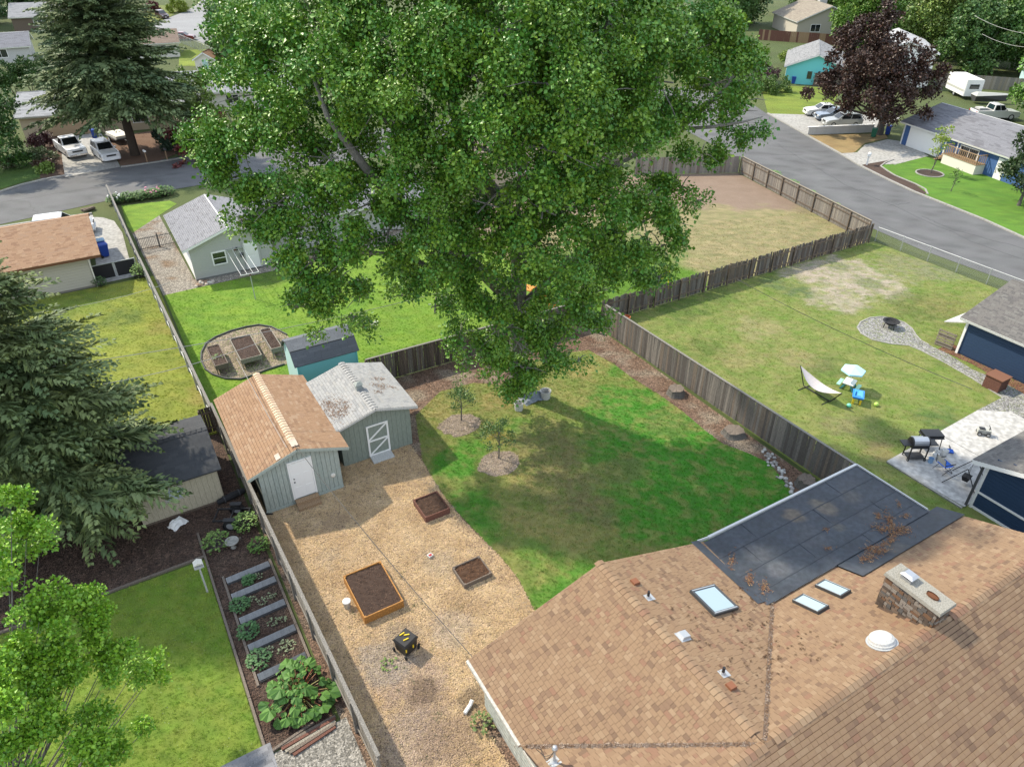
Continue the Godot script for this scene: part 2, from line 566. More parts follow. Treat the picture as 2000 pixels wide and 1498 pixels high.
func make_materials():
	unit.size = Vector3.ONE
	var SX := FastNoiseLite.TYPE_SIMPLEX_SMOOTH
	var CE := FastNoiseLite.TYPE_CELLULAR
	var PE := FastNoiseLite.TYPE_PERLIN
	ntex("speck", SX, 0.16, g3(0.45), g3(1.0), 3)
	ntex("fine", SX, 0.3, g3(0.62), g3(1.0), 2)
	ntex("blotch", SX, 0.02, g3(0.72), g3(1.0), 5)
	ntex("grain", PE, 0.05, g3(0.5), g3(1.0), 5)
	ntex("cells", CE, 0.06, g3(0.35), g3(1.0), 1, 512, 0.0, 1)
	ntex("chips", CE, 0.09, g3(0.5), g3(1.0), 1, 512, 0.0, 0)
	ntex("streak", SX, 0.03, g3(0.55), g3(1.0), 5)
	ntex("softstreak", SX, 0.03, g3(0.84), g3(1.0), 5)
	ntex("bumpy", SX, 0.12, g3(0), g3(1), 3, 512, 6.0)
	ntex("bumpfine", SX, 0.3, g3(0), g3(1), 2, 512, 3.0)
	ntex("bumpcell", CE, 0.06, g3(0), g3(1), 1, 512, 8.0)
	# ground
	mk("grass", WHITE, 0.95, "speck", Vector3.ONE * 0.5, "bumpy", 0.8, true)
	mk("dirt", WHITE, 0.97, "speck", Vector3.ONE * 0.35, "bumpy", 0.7, true)
	mk("gravel", WHITE, 0.95, "chips", Vector3.ONE * 0.45, "bumpcell", 0.7, true)
	mk("chipground", WHITE, 0.95, "chips", Vector3.ONE * 0.5, "bumpcell", 0.9, true)
	mk("asphalt", WHITE, 0.9, "fine", Vector3.ONE * 0.4, "bumpfine", 0.3, true)
	mk("concrete", WHITE, 0.88, "blotch", Vector3.ONE * 0.25, "bumpfine", 0.15, true)
	mk("kerb", Color(0.4, 0.39, 0.36), 0.9, "blotch", Vector3.ONE * 0.4)
	mk("grassblade", WHITE, 0.8, "", Vector3.ONE, "", 0.0, true).backlight = Color(0.25, 0.3, 0.1)
	mk("chip", WHITE, 0.9, "", Vector3.ONE, "", 0.0, true)
	mk("stone", WHITE, 0.9, "blotch", Vector3.ONE * 2.0, "bumpfine", 0.4, true)
	# roofs
	ROOF = [Color(0.360, 0.233, 0.141), Color(0.329, 0.210, 0.126), Color(0.387, 0.259, 0.158), Color(0.284, 0.178, 0.111), Color(0.351, 0.228, 0.141), Color(0.324, 0.183, 0.117), Color(0.243, 0.152, 0.096), Color(0.405, 0.278, 0.171)]
	for i in ROOF.size(): roof_mats.append(mk("shingle%d" % i, ROOF[i], 0.93, "fine", Vector3.ONE * 2.0, "bumpfine", 0.35))
	mk("shingle_v", WHITE, 0.93, "fine", Vector3.ONE * 2.0, "bumpfine", 0.35, true)
	mk("roof_deck", Color(0.08, 0.05, 0.035), 0.95)
	mk("membrane", Color(0.038, 0.044, 0.055), 0.62, "blotch", Vector3.ONE * 0.35, "bumpfine", 0.12)
	mk("membrane_seam", Color(0.033, 0.039, 0.05), 0.7)
	mk("drip_edge", Color(0.55, 0.56, 0.56), 0.5)
	# wood
	var gw := [Color(0.289, 0.264, 0.238), Color(0.221, 0.204, 0.187), Color(0.357, 0.323, 0.289), Color(0.170, 0.150, 0.136), Color(0.281, 0.230, 0.187), Color(0.408, 0.383, 0.348)]
	for i in gw.size(): mk("fence%d" % i, gw[i], 0.95, "streak", Vector3(3.5, 0.3, 3.5), "bumpfine", 0.2)
	var dw := [Color(0.128, 0.102, 0.085), Color(0.170, 0.136, 0.112), Color(0.102, 0.085, 0.073), Color(0.221, 0.178, 0.145)]
	for i in dw.size(): mk("fenced%d" % i, dw[i], 0.95, "streak", Vector3(3.5, 0.3, 3.5), "bumpfine", 0.2)
	var lw := [Color(0.450, 0.405, 0.345), Color(0.360, 0.330, 0.292), Color(0.510, 0.450, 0.383), Color(0.300, 0.262, 0.225)]
	for i in lw.size(): mk("fencel%d" % i, lw[i], 0.95, "streak", Vector3(3.5, 0.3, 3.5), "bumpfine", 0.2)
	mk("wood_rail", Color(0.24, 0.185, 0.14), 0.95, "streak", Vector3(1.0, 1.0, 1.0))
	mk("wood_cap", Color(0.33, 0.31, 0.28), 0.95, "streak", Vector3(1.0, 1.0, 1.0))
	mk("wood_pale", Color(0.42, 0.36, 0.28), 0.9, "streak", Vector3(1.2, 1.2, 1.2))
	mk("wood_grey", Color(0.27, 0.22, 0.18), 0.93, "streak", Vector3(1.2, 1.2, 1.2))
	mk("wood_cedar", Color(0.62, 0.29, 0.07), 0.75, "streak", Vector3(1.0, 1.0, 1.0))
	mk("wood_red", Color(0.24, 0.105, 0.075), 0.9, "streak", Vector3(1.2, 1.2, 1.2))
	mk("wood_tan", Color(0.50, 0.33, 0.19), 0.85, "streak", Vector3(1.2, 1.2, 1.2))
	mk("wood_old", Color(0.44, 0.40, 0.33), 0.93, "streak", Vector3(1.0, 1.0, 1.0))
	# paint
	mk("sage", Color(0.39, 0.445, 0.405), 0.85, "softstreak", Vector3(1.2, 0.2, 1.2))
	mk("sage_groove", Color(0.13, 0.15, 0.135), 0.9)
	mk("gap_tan", Color(0.19, 0.175, 0.15), 0.9)
	mk("gap_grey", Color(0.17, 0.175, 0.165), 0.9)
	mk("gap_cream", Color(0.2, 0.175, 0.13), 0.9)
	mk("sage_dark", Color(0.255, 0.295, 0.25), 0.88, "softstreak", Vector3(1.2, 0.2, 1.2))
	mk("sage_house", Color(0.50, 0.53, 0.49), 0.85, "blotch", Vector3.ONE * 0.4)
	mk("white", Color(0.78, 0.78, 0.76), 0.6)
	mk("white_worn", Color(0.62, 0.62, 0.6), 0.8, "blotch", Vector3.ONE * 1.5)
	mk("offwhite", Color(0.6, 0.58, 0.52), 0.8, "blotch", Vector3.ONE * 0.7)
	mk("cream_panel", Color(0.55, 0.49, 0.36), 0.9, "softstreak", Vector3(1.4, 0.25, 1.4))
	mk("teal", Color(0.20, 0.60, 0.66), 0.75)
	mk("teal_pale", Color(0.42, 0.60, 0.60), 0.8)
	mk("teal_house", Color(0.16, 0.58, 0.60), 0.8)
	mk("siding_grey", Color(0.40, 0.41, 0.38), 0.85)
	mk("siding_tan", Color(0.42, 0.39, 0.33), 0.85)
	mk("siding_beige", Color(0.45, 0.36, 0.26), 0.85)
	mk("siding_cream", Color(0.66, 0.63, 0.56), 0.85)
	mk("navy", Color(0.018, 0.045, 0.10), 0.7)
	mk("blue_house", Color(0.045, 0.11, 0.27), 0.8)
	mk("trim_brown", Color(0.16, 0.07, 0.04), 0.85)
	# metal, plastic, glass
	mk("black", Color(0.018, 0.018, 0.02), 0.5)
	mk("black_matte", Color(0.02, 0.02, 0.022), 0.9)
	mk("rubber", Color(0.022, 0.022, 0.022), 0.9)
	mk("charcoal", Color(0.06, 0.062, 0.066), 0.7)
	mk("blue_plastic", Color(0.012, 0.06, 0.34), 0.5)
	mk("blue_toy", Color(0.03, 0.22, 0.65), 0.45)
	mk("green_plastic", Color(0.015, 0.12, 0.07), 0.55)
	mk("green_toy", Color(0.25, 0.6, 0.12), 0.4)
	mk("mint_toy", Color(0.16, 0.6, 0.42), 0.4)
	mk("lime_toy", Color(0.42, 0.62, 0.12), 0.4)
	mk("yellow", Color(0.75, 0.55, 0.03), 0.5)
	mk("orange", Color(0.55, 0.22, 0.03), 0.6)
	mk("red", Color(0.35, 0.02, 0.025), 0.4)
	mk("sky_cloth", Color(0.42, 0.72, 0.82), 0.9)
	mk("blue_cloth", Color(0.02, 0.10, 0.45), 0.9)
	mk("hammock_cloth", Color(0.45, 0.42, 0.42), 0.95)
	mk("rust", Color(0.24, 0.085, 0.03), 0.9, "speck", Vector3.ONE * 2.0)
	mk("copper_vent", Color(0.20, 0.075, 0.035), 0.7)
	mk("terracotta", Color(0.42, 0.13, 0.05), 0.9)
	var s := mk("steel", Color(0.5, 0.51, 0.53), 0.4); s.metallic = 0.85
	s = mk("galv", Color(0.48, 0.5, 0.52), 0.55); s.metallic = 0.6
	s = mk("alu_dark", Color(0.08, 0.085, 0.09), 0.45); s.metallic = 0.5
	s = mk("chrome", Color(0.6, 0.6, 0.62), 0.2); s.metallic = 1.0
	mk("wire", Color(0.05, 0.05, 0.05), 0.7)
	mk("wire_grey", Color(0.3, 0.3, 0.3), 0.7)
	s = mk("skylight_glass", Color(0.30, 0.40, 0.46), 0.04); s.metallic_specular = 0.9
	s = mk("window_glass", Color(0.02, 0.025, 0.03), 0.05); s.metallic_specular = 0.8
	s = mk("car_glass", Color(0.012, 0.014, 0.016), 0.04); s.metallic_specular = 0.8
	for a in [["white", Color(0.72, 0.73, 0.74)], ["silver", Color(0.38, 0.39, 0.37)], ["blue", Color(0.2, 0.25, 0.32)], ["red", Color(0.16, 0.008, 0.015)], ["maroon", Color(0.05, 0.012, 0.016)], ["pale", Color(0.62, 0.62, 0.6)], ["grey", Color(0.12, 0.125, 0.13)]]:
		s = mk("paint_" + a[0], a[1], 0.3)
		s.clearcoat_enabled = true; s.clearcoat = 0.8; s.clearcoat_roughness = 0.05
		if a[0] in ["silver", "blue", "grey"]: s.metallic = 0.5
	s = mk("lamp_red", Color(0.3, 0.01, 0.01), 0.2)
	s = mk("lamp_clear", Color(0.7, 0.7, 0.7), 0.15)
	# plants
	mk("bark", Color(0.20, 0.185, 0.165), 0.95, "streak", Vector3(1.6, 0.35, 1.6), "bumpy", 0.7)
	mk("bark_pale", Color(0.36, 0.34, 0.31), 0.95, "streak", Vector3(1.6, 0.35, 1.6), "bumpy", 0.6)
	mk("bark_dark", Color(0.10, 0.075, 0.055), 0.95, "streak", Vector3(1.6, 0.35, 1.6), "bumpy", 0.8)
	s = mk("leaf", WHITE, 0.45, "", Vector3.ONE, "", 0.0, true); s.backlight = Color(0.66, 0.75, 0.3)
	s = mk("leaf_matte", WHITE, 0.65, "", Vector3.ONE, "", 0.0, true); s.backlight = Color(0.6, 0.66, 0.28)
	s = mk("leaf_purple", WHITE, 0.45, "", Vector3.ONE, "", 0.0, true); s.backlight = Color(0.3, 0.12, 0.1)
	s = mk("needle", WHITE, 0.7, "", Vector3.ONE, "", 0.0, true); s.backlight = Color(0.12, 0.14, 0.08)
	mk("flower_white", Color(0.8, 0.78, 0.74), 0.8)
	mk("flower_pink", Color(0.7, 0.3, 0.38), 0.8)
	mk("soil", Color(0.085, 0.052, 0.035), 0.98, "speck", Vector3.ONE * 0.9, "bumpy", 1.0)


func paint(x: float, z: float, base: Color, blobs: Array) -> Color:
	var c := base
	for b in blobs:
		var d: float = Vector2(x - b[0].x, z - b[0].y).length() / b[1]
		if d < 1.6:
			d += nz.get_noise_2d(x * 0.55 + b[0].x, z * 0.55) * 0.45 + nf.get_noise_2d(x * 2.2, z * 2.2) * 0.22
			c = mixc(c, b[2], smoothstep(1.05, 0.55, d) * b[3])
	return c

func lawn_color(x: float, z: float, a: Color, b: Color, blobs: Array, f := 0.35) -> Color:
	var t := n2(x, z, f) * 0.65 + n2(x + 40.0, z, f * 4.0) * 0.5 - 0.1
	var c := paint(x, z, mixc(a, b, t), blobs)
	c = mixc(c, b, 0.55 * smoothstep(0.58, 0.8, n2(x - 17.0, z + 5.0, 1.1)))
	c = mixc(c, a, 0.5 * smoothstep(0.6, 0.8, n2(x + 23.0, z - 9.0, 1.7)))
	var k := (0.78 + 0.44 * n2(x, z + 70.0, 5.0)) * 1.6
	return Color(c.r * k, c.g * k, c.b * k)

var tuft_mesh: ArrayMesh
var chip_mesh: Array = []

func scatter(called: String, label: String, cat: String, poly: PackedVector2Array, per_m2: float, mesh: Mesh, m, y: float, s0: float, s1: float, cf: Callable, flat := 1.0, holes := []):
	var lo := poly[0]; var hi := poly[0]
	for p in poly:
		lo = lo.min(p); hi = hi.max(p)
	var xfs := []; var cols := []
	for i in int((hi.x - lo.x) * (hi.y - lo.y) * per_m2):
		var p := Vector2(rng.randf_range(lo.x, hi.x), rng.randf_range(lo.y, hi.y))
		if not Geometry2D.is_point_in_polygon(p, poly): continue
		var out := false
		for h in holes:
			if Geometry2D.is_point_in_polygon(p, h): out = true
		if out: continue
		var c = cf.call(p.x, p.y)
		if c == null: continue
		xfs.append(Transform3D(rand_basis(rng.randf_range(s0, s1), flat), Vector3(p.x, y, p.y)))
		cols.append(c)
	if xfs.is_empty(): return
	tag(mm(self, called, mesh, xfs, cols, m), label, cat, "", "stuff")

func make_ground_meshes():
	var st := st0()
	for i in 12:
		var a := rng.randf() * TAU
		var p := Vector3(cos(a), 0, sin(a)) * rng.randf() * 0.9
		var d := Vector3(rng.randfn() * 0.5, 0.9, rng.randfn() * 0.5) * rng.randf_range(0.4, 1.0)
		var s := Vector3(cos(a * 3.0), 0, sin(a * 3.0)) * 0.1
		var g := rng.randf_range(0.8, 1.45)
		tri(st, p - s, p + d, p + s, Color(g, g, g))
	st.generate_normals()
	tuft_mesh = st.commit()
	for k in 3:
		var cs := st0()
		for i in 5:
			var p := Vector3(rng.randf_range(-1, 1), rng.randf_range(0.05, 0.3), rng.randf_range(-1, 1)) * (0.0 if k == 2 else 1.0)
			var g := rng.randf_range(0.85, 1.3)
			box(cs, p, Vector3(rng.randf_range(0.4, 0.9), 0.1, rng.randf_range(0.14, 0.3)), Color(g, g * rng.randf_range(0.92, 1.05), g * rng.randf_range(0.8, 1.05)), rand_basis(1.0, 0.5))
			if k == 2: break
		cs.generate_normals()
		chip_mesh.append(cs.commit())

var street_w := []
var street_e := []

func ground_and_streets():
	make_ground_meshes()
	var flatc := func(c: Color) -> Callable:
		return func(x: float, z: float) -> Color:
			var k := 0.85 + 0.3 * n2(x, z, 0.4)
			return Color(c.r * k, c.g * k, c.b * k)
	# the land
	sheet("ground", rect(-260, -640, 420, 70), 0.0, 5.0, func(x, z): return lawn_color(x, z, Color(0.07, 0.11, 0.025), Color(0.11, 0.13, 0.04), [], 0.05), "grass")
	# --- the middle yard
	var bed := func(x: float, z: float) -> Color:
		var c := mixc(Color(0.20, 0.115, 0.075), Color(0.30, 0.20, 0.14), n2(x, z, 0.8))
		return mixc(c, Color(0.36, 0.29, 0.215), smoothstep(0.55, 0.8, n2(x + 9.0, z, 0.5)))
	sheet("mulch_bed", rect(2.1, -33.85, 25.85, -4.0), 0.006, 0.5, bed, "chipground")
	var mulch_spots := rect(9.5, -33.8, 25.7, -13.2)
	var lawn := pl([Vector2(11.5, -29.87), Vector2(13.69, -31.29), Vector2(15.74, -31.12), Vector2(17.17, -30.03), Vector2(19.97, -31.45), Vector2(22.09, -31.25), Vector2(23.67, -30.75), Vector2(24.02, -28.59), Vector2(24.01, -26.62), Vector2(24.26, -24.64), Vector2(24.28, -22.73), Vector2(24.15, -21.19), Vector2(24.11, -19.64), Vector2(24.66, -18.4), Vector2(25.05, -17.24), Vector2(24.52, -15.79), Vector2(23.6, -13.0), Vector2(9.9, -13.2), Vector2(10.22, -15.76), Vector2(10.48, -17.29), Vector2(10.45, -18.6), Vector2(10.27, -20.09), Vector2(10.11, -21.73), Vector2(10.04, -23.07), Vector2(10.09, -24.5), Vector2(10.24, -26.19)])
	var GRN := Color(0.055, 0.225, 0.012)
	var DRY := Color(0.33, 0.27, 0.10)
	var own := [[Vector2(21.62, -19.95), 4.6, GRN, 1.0], [Vector2(21.7, -16.82), 4.5, GRN, 1.0], [Vector2(21.89, -24.42), 2.6, GRN, 0.9], [Vector2(17.9, -17.84), 3.0, GRN, 0.95], [Vector2(18.54, -22.24), 1.8, GRN, 0.8], [Vector2(23.78, -16.87), 2.6, GRN, 0.9], [Vector2(24.52, -27.75), 1.4, GRN, 0.7],
		[Vector2(11.58, -25.17), 1.5, GRN, 0.9], [Vector2(10.99, -21.91), 1.4, GRN, 0.8], [Vector2(10.61, -20.25), 1.0, GRN, 0.6], [Vector2(12.9, -26.05), 1.1, GRN, 0.7], [Vector2(12.96, -16.15), 1.6, GRN, 0.75], [Vector2(11.12, -15.85), 1.0, GRN, 0.7], [Vector2(15.84, -26.35), 1.2, GRN, 0.5], [Vector2(11.73, -18.19), 0.9, GRN, 0.5],
		[Vector2(16.07, -23.7), 2.6, Color(0.20, 0.165, 0.075), 0.6], [Vector2(15.23, -21.05), 2.2, Color(0.20, 0.17, 0.075), 0.6], [Vector2(18.46, -20.67), 1.3, Color(0.18, 0.17, 0.06), 0.6], [Vector2(22.9, -22.19), 1.6, Color(0.13, 0.165, 0.045), 0.5], [Vector2(15.46, -18.89), 1.4, Color(0.16, 0.13, 0.06), 0.6],
		[Vector2(15.83, -28.84), 1.2, DRY, 0.8], [Vector2(21.89, -29.31), 1.2, DRY, 0.7], [Vector2(23.73, -29.23), 1.0, DRY, 0.6], [Vector2(12.8, -29.77), 1.6, DRY, 0.6], [Vector2(13.1, -19.52), 1.2, DRY, 0.5], [Vector2(12.08, -20.5), 1.0, DRY, 0.6], [Vector2(14.46, -26.13), 0.9, Color(0.34, 0.27, 0.05), 0.8], [Vector2(13.74, -22.35), 1.0, DRY, 0.5], [Vector2(13.85, -17.98), 1.2, DRY, 0.5]]
	var oc := func(x: float, z: float) -> Color:
		return (1.0 + 0.1 * nf.get_noise_2d((x * 0.85 + z * 0.53) * 2.4, (x * 0.53 - z * 0.85) * 0.2)) * lawn_color(x, z, Color(0.14, 0.215, 0.034), Color(0.27, 0.25, 0.08), own)
	var c := sheet("lawn", lawn, 0.012, 0.2, oc, "grass")
	scatter("wood_mulch", "coarse reddish bark mulch lying along the back fences", "mulch", mulch_spots, 26.0, chip_mesh[0], "chip", 0.02, 0.06, 0.1, bed, 1.0, [lawn])
	var circles := [oval(Vector2(13.2, -27.9), 1.15, 0.95, 0, 20, 0.2), oval(Vector2(13.44, -24.07), 1.1, 0.95, 0, 20, 0.2)]
	scatter("lawn_grass", "short patchy grass of the lawn beside the sheds", "grass", lawn, 110.0, tuft_mesh, "grassblade", 0.008, 0.035, 0.095, oc, 0.9, circles)
	for q in circles:
		var cc := func(x, z): return mixc(Color(0.33, 0.27, 0.2), Color(0.42, 0.34, 0.28), n2(x, z, 2.0))
		sheet("mulch_circle", q, 0.02, 0.25, cc, "chipground")
		scatter("mulch_chips", "pale dry mulch ringing a young tree in the lawn", "mulch", q, 120.0, chip_mesh[1], "chip", 0.03, 0.05, 0.09, cc)
	scatter("lawn_weeds", "darker weed tufts dotted through the patchy lawn", "weeds", lawn, 2.2, tuft_mesh, "grassblade", 0.01, 0.08, 0.16, func(_x, _z): return mixc(Color(0.08, 0.2, 0.02), Color(0.2, 0.3, 0.06), rng.randf()), 0.7, circles)
	# the wood-chip yard in front of the sheds
	var yard := pl([Vector2(2.35, -28.0), Vector2(10.2, -28.2), Vector2(10.19, -26.08), Vector2(10.04, -24.4), Vector2(10, -22.98), Vector2(10.05, -21.62), Vector2(10.23, -20.01), Vector2(10.41, -18.53), Vector2(10.44, -17.22), Vector2(10.19, -15.72), Vector2(9.9, -13.0), Vector2(6.2, -12.6), Vector2(6.4, -4.2), Vector2(2.6, -4.2)])
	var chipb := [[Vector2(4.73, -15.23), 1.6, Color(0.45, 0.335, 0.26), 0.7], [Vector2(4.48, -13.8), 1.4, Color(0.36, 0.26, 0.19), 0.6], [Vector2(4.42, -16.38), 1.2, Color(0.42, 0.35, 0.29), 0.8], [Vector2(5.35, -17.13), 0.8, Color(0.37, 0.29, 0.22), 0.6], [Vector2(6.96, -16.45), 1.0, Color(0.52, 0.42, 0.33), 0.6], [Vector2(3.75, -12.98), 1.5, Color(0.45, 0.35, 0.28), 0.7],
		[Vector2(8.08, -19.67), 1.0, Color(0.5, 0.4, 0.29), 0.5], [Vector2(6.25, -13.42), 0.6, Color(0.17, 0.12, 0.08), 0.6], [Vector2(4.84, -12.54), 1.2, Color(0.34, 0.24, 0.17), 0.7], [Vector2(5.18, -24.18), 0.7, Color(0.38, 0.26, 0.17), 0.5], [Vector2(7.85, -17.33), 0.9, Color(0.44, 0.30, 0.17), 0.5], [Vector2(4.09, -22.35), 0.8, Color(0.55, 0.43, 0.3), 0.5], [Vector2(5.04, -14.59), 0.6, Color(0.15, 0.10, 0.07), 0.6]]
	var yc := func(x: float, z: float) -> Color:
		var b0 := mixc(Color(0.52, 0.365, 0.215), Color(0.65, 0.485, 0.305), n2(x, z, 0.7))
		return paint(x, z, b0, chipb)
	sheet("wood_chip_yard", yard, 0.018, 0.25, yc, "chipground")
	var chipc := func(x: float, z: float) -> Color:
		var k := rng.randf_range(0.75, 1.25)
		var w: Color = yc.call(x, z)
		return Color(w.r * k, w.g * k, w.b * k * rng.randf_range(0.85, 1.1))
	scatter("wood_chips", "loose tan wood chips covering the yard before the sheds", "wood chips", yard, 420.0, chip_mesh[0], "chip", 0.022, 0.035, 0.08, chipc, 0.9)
	var weeds := func(x: float, z: float):
		var v := n2(x + 13.0, z, 0.9)
		if v < 0.74: return null
		return mixc(Color(0.10, 0.14, 0.05), Color(0.19, 0.21, 0.1), rng.randf())
	scatter("weeds", "sparse small weeds coming up through the wood chips", "weeds", rect(3.4, -20.0, 8.0, -11.0), 16.0, tuft_mesh, "grassblade", 0.02, 0.07, 0.13, weeds, 0.8)
	# --- west neighbours
	var wl := rect(-24.0, -24.9, -0.45, -2.0)
	var wlc := func(x, z): return lawn_color(x, z, Color(0.13, 0.235, 0.02), Color(0.21, 0.265, 0.036), [], 0.6)
	sheet("lawn", wl, 0.012, 0.3, wlc, "grass")
	scatter("lawn_grass", "clover-flecked grass of the lawn under the bright maple", "grass", rect(-9.5, -24.9, -0.45, -11.0), 110.0, tuft_mesh, "grassblade", 0.008, 0.045, 0.085, wlc, 0.9)
	scatter("clover_flowers", "tiny white clover heads dotted over the shaded lawn", "clover", rect(-7.0, -24.5, -0.6, -12.5), 3.0, chip_mesh[2], "flower_white", 0.05, 0.03, 0.045, func(_x, _z): return WHITE)
	var wb := func(x: float, z: float) -> Color: return mixc(Color(0.085, 0.05, 0.035), Color(0.15, 0.10, 0.075), n2(x, z, 1.1))
	sheet("mulch_bed", rect(-24.0, -33.8, 1.95, -25.02), 0.008, 0.6, wb, "chipground")
	sheet("garden_bed", rect(-0.33, -25.02, 1.95, -15.1), 0.01, 0.4, wb, "chipground")
	var barkc := func(x: float, z: float):
		if x < -0.35 and z > -25.1: return null
		var k := rng.randf_range(0.7, 1.9)
		var w: Color = wb.call(x, z)
		return Color(w.r * k, w.g * k, w.b * k)
	scatter("bark_mulch", "dark bark mulch spread round the spruce and the garden bed", "mulch", rect(-8.0, -30.0, 1.9, -15.2), 90.0, chip_mesh[0], "chip", 0.02, 0.045, 0.08, barkc)
	var gr := func(x: float, z: float) -> Color: return mixc(Color(0.36, 0.34, 0.31), Color(0.46, 0.44, 0.40), n2(x, z, 1.5))
	sheet("gravel_path", rect(-0.6, -15.05, 2.3, -4.0), 0.012, 0.5, gr, "gravel")
	scatter("gravel", "grey pea gravel beside the weathered board fence", "gravel", rect(-0.5, -15.0, 2.2, -10.5), 420.0, chip_mesh[2], "chip", 0.018, 0.03, 0.06, gr, 0.3)
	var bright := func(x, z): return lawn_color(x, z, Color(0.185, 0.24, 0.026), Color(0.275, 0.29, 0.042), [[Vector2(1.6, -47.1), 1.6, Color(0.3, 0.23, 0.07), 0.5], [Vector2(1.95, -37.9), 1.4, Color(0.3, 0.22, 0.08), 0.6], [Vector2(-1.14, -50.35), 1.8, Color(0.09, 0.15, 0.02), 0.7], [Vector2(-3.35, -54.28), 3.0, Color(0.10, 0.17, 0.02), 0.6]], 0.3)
	sheet("lawn", rect(-24.0, -56.2, 1.9, -33.7), 0.012, 0.5, bright, "grass")
	scatter("lawn_grass", "yellow-green grass behind the tan roofed garage", "grass", rect(-7.0, -56.0, 1.8, -33.8), 40.0, tuft_mesh, "grassblade", 0.008, 0.05, 0.09, bright, 0.9)
	# --- north neighbour
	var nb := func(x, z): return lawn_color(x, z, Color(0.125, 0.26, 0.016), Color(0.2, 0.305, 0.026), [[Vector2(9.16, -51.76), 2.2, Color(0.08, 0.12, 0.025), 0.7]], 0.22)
	sheet("lawn", rect(2.05, -52.4, 26.0, -34.1), 0.012, 0.5, nb, "grass")
	scatter("lawn_grass", "bright green grass between the sheds and the grey house", "grass", rect(2.1, -52.3, 21.0, -34.2), 40.0, tuft_mesh, "grassblade", 0.008, 0.05, 0.09, nb, 0.9)
	var tanpat := func(x: float, z: float) -> Color: return mixc(Color(0.34, 0.27, 0.19), Color(0.42, 0.34, 0.25), n2(x, z, 1.2))
	var ov := pl([Vector2(2.58, -41.7), Vector2(2.78, -42.62), Vector2(3.25, -43.65), Vector2(3.92, -44.16), Vector2(4.95, -44.49), Vector2(5.94, -44.54), Vector2(6.74, -44.39), Vector2(7.39, -43.68), Vector2(7.97, -42.16), Vector2(8.08, -40.81), Vector2(7.98, -38.86), Vector2(6.97, -38.63), Vector2(5.72, -38.56), Vector2(4.77, -38.34), Vector2(4.17, -38.31), Vector2(3.41, -38.82), Vector2(2.86, -39.66), Vector2(2.59, -40.54)])
	sheet("gravel_patio", ov, 0.02, 0.4, tanpat, "gravel")
	sheet("gravel_drive", pl([Vector2(2.0, -52.3), Vector2(24.0, -53.0), Vector2(24.0, -56.0), Vector2(4.4, -54.0), Vector2(4.2, -70.0), Vector2(1.5, -68.0)]), 0.014, 0.5, func(x, z): return mixc(mixc(Color(0.36, 0.32, 0.27), Color(0.44, 0.40, 0.34), n2(x, z, 0.9)), Color(0.28, 0.19, 0.12), smoothstep(0.6, 0.85, n2(x + 5.0, z, 0.4))), "gravel")
	sheet("lawn", pl([Vector2(1.57, -73.97), Vector2(5.64, -73.19), Vector2(6.11, -71.93), Vector2(1.62, -66.22), Vector2(1.42, -68.38)]), 0.018, 0.5, nb, "grass")
	# --- the bare yard north-east
	var ne := func(x: float, z: float) -> Color:
		var k := smoothstep(-1.6, 0.8, z + 46.2 - 0.586 * maxf(x - 45.0, -4.0) + n2(x, z, 0.35) * 2.4)
		var d := mixc(Color(0.40, 0.285, 0.205), Color(0.46, 0.335, 0.25), n2(x, z, 0.6))
		var e2 := lawn_color(x, z, Color(0.36, 0.29, 0.155), Color(0.19, 0.2, 0.075), [], 0.9)
		var w := mixc(d, e2, k)
		return mixc(w, Color(0.15, 0.33, 0.015), smoothstep(41.5, 37.5, x + n2(x, z, 0.35) * 4.0) * smoothstep(-46.0, -42.5, z))
	sheet("bare_yard", pl([Vector2(26, -57), Vector2(48.4, -57.2), Vector2(58.0, -52.1), Vector2(53.7, -33.3), Vector2(26, -33.3)]), 0.012, 0.4, ne, "dirt")
	scatter("dry_grass", "thin straw-coloured grass inside the bare yard", "grass", pl([Vector2(30, -46), Vector2(55, -41), Vector2(53.6, -33.5), Vector2(30, -33.5)]), 22.0, tuft_mesh, "grassblade", 0.008, 0.05, 0.1, ne, 0.8)
	# --- the south-east yard
	var bare := Color(0.42, 0.36, 0.29)
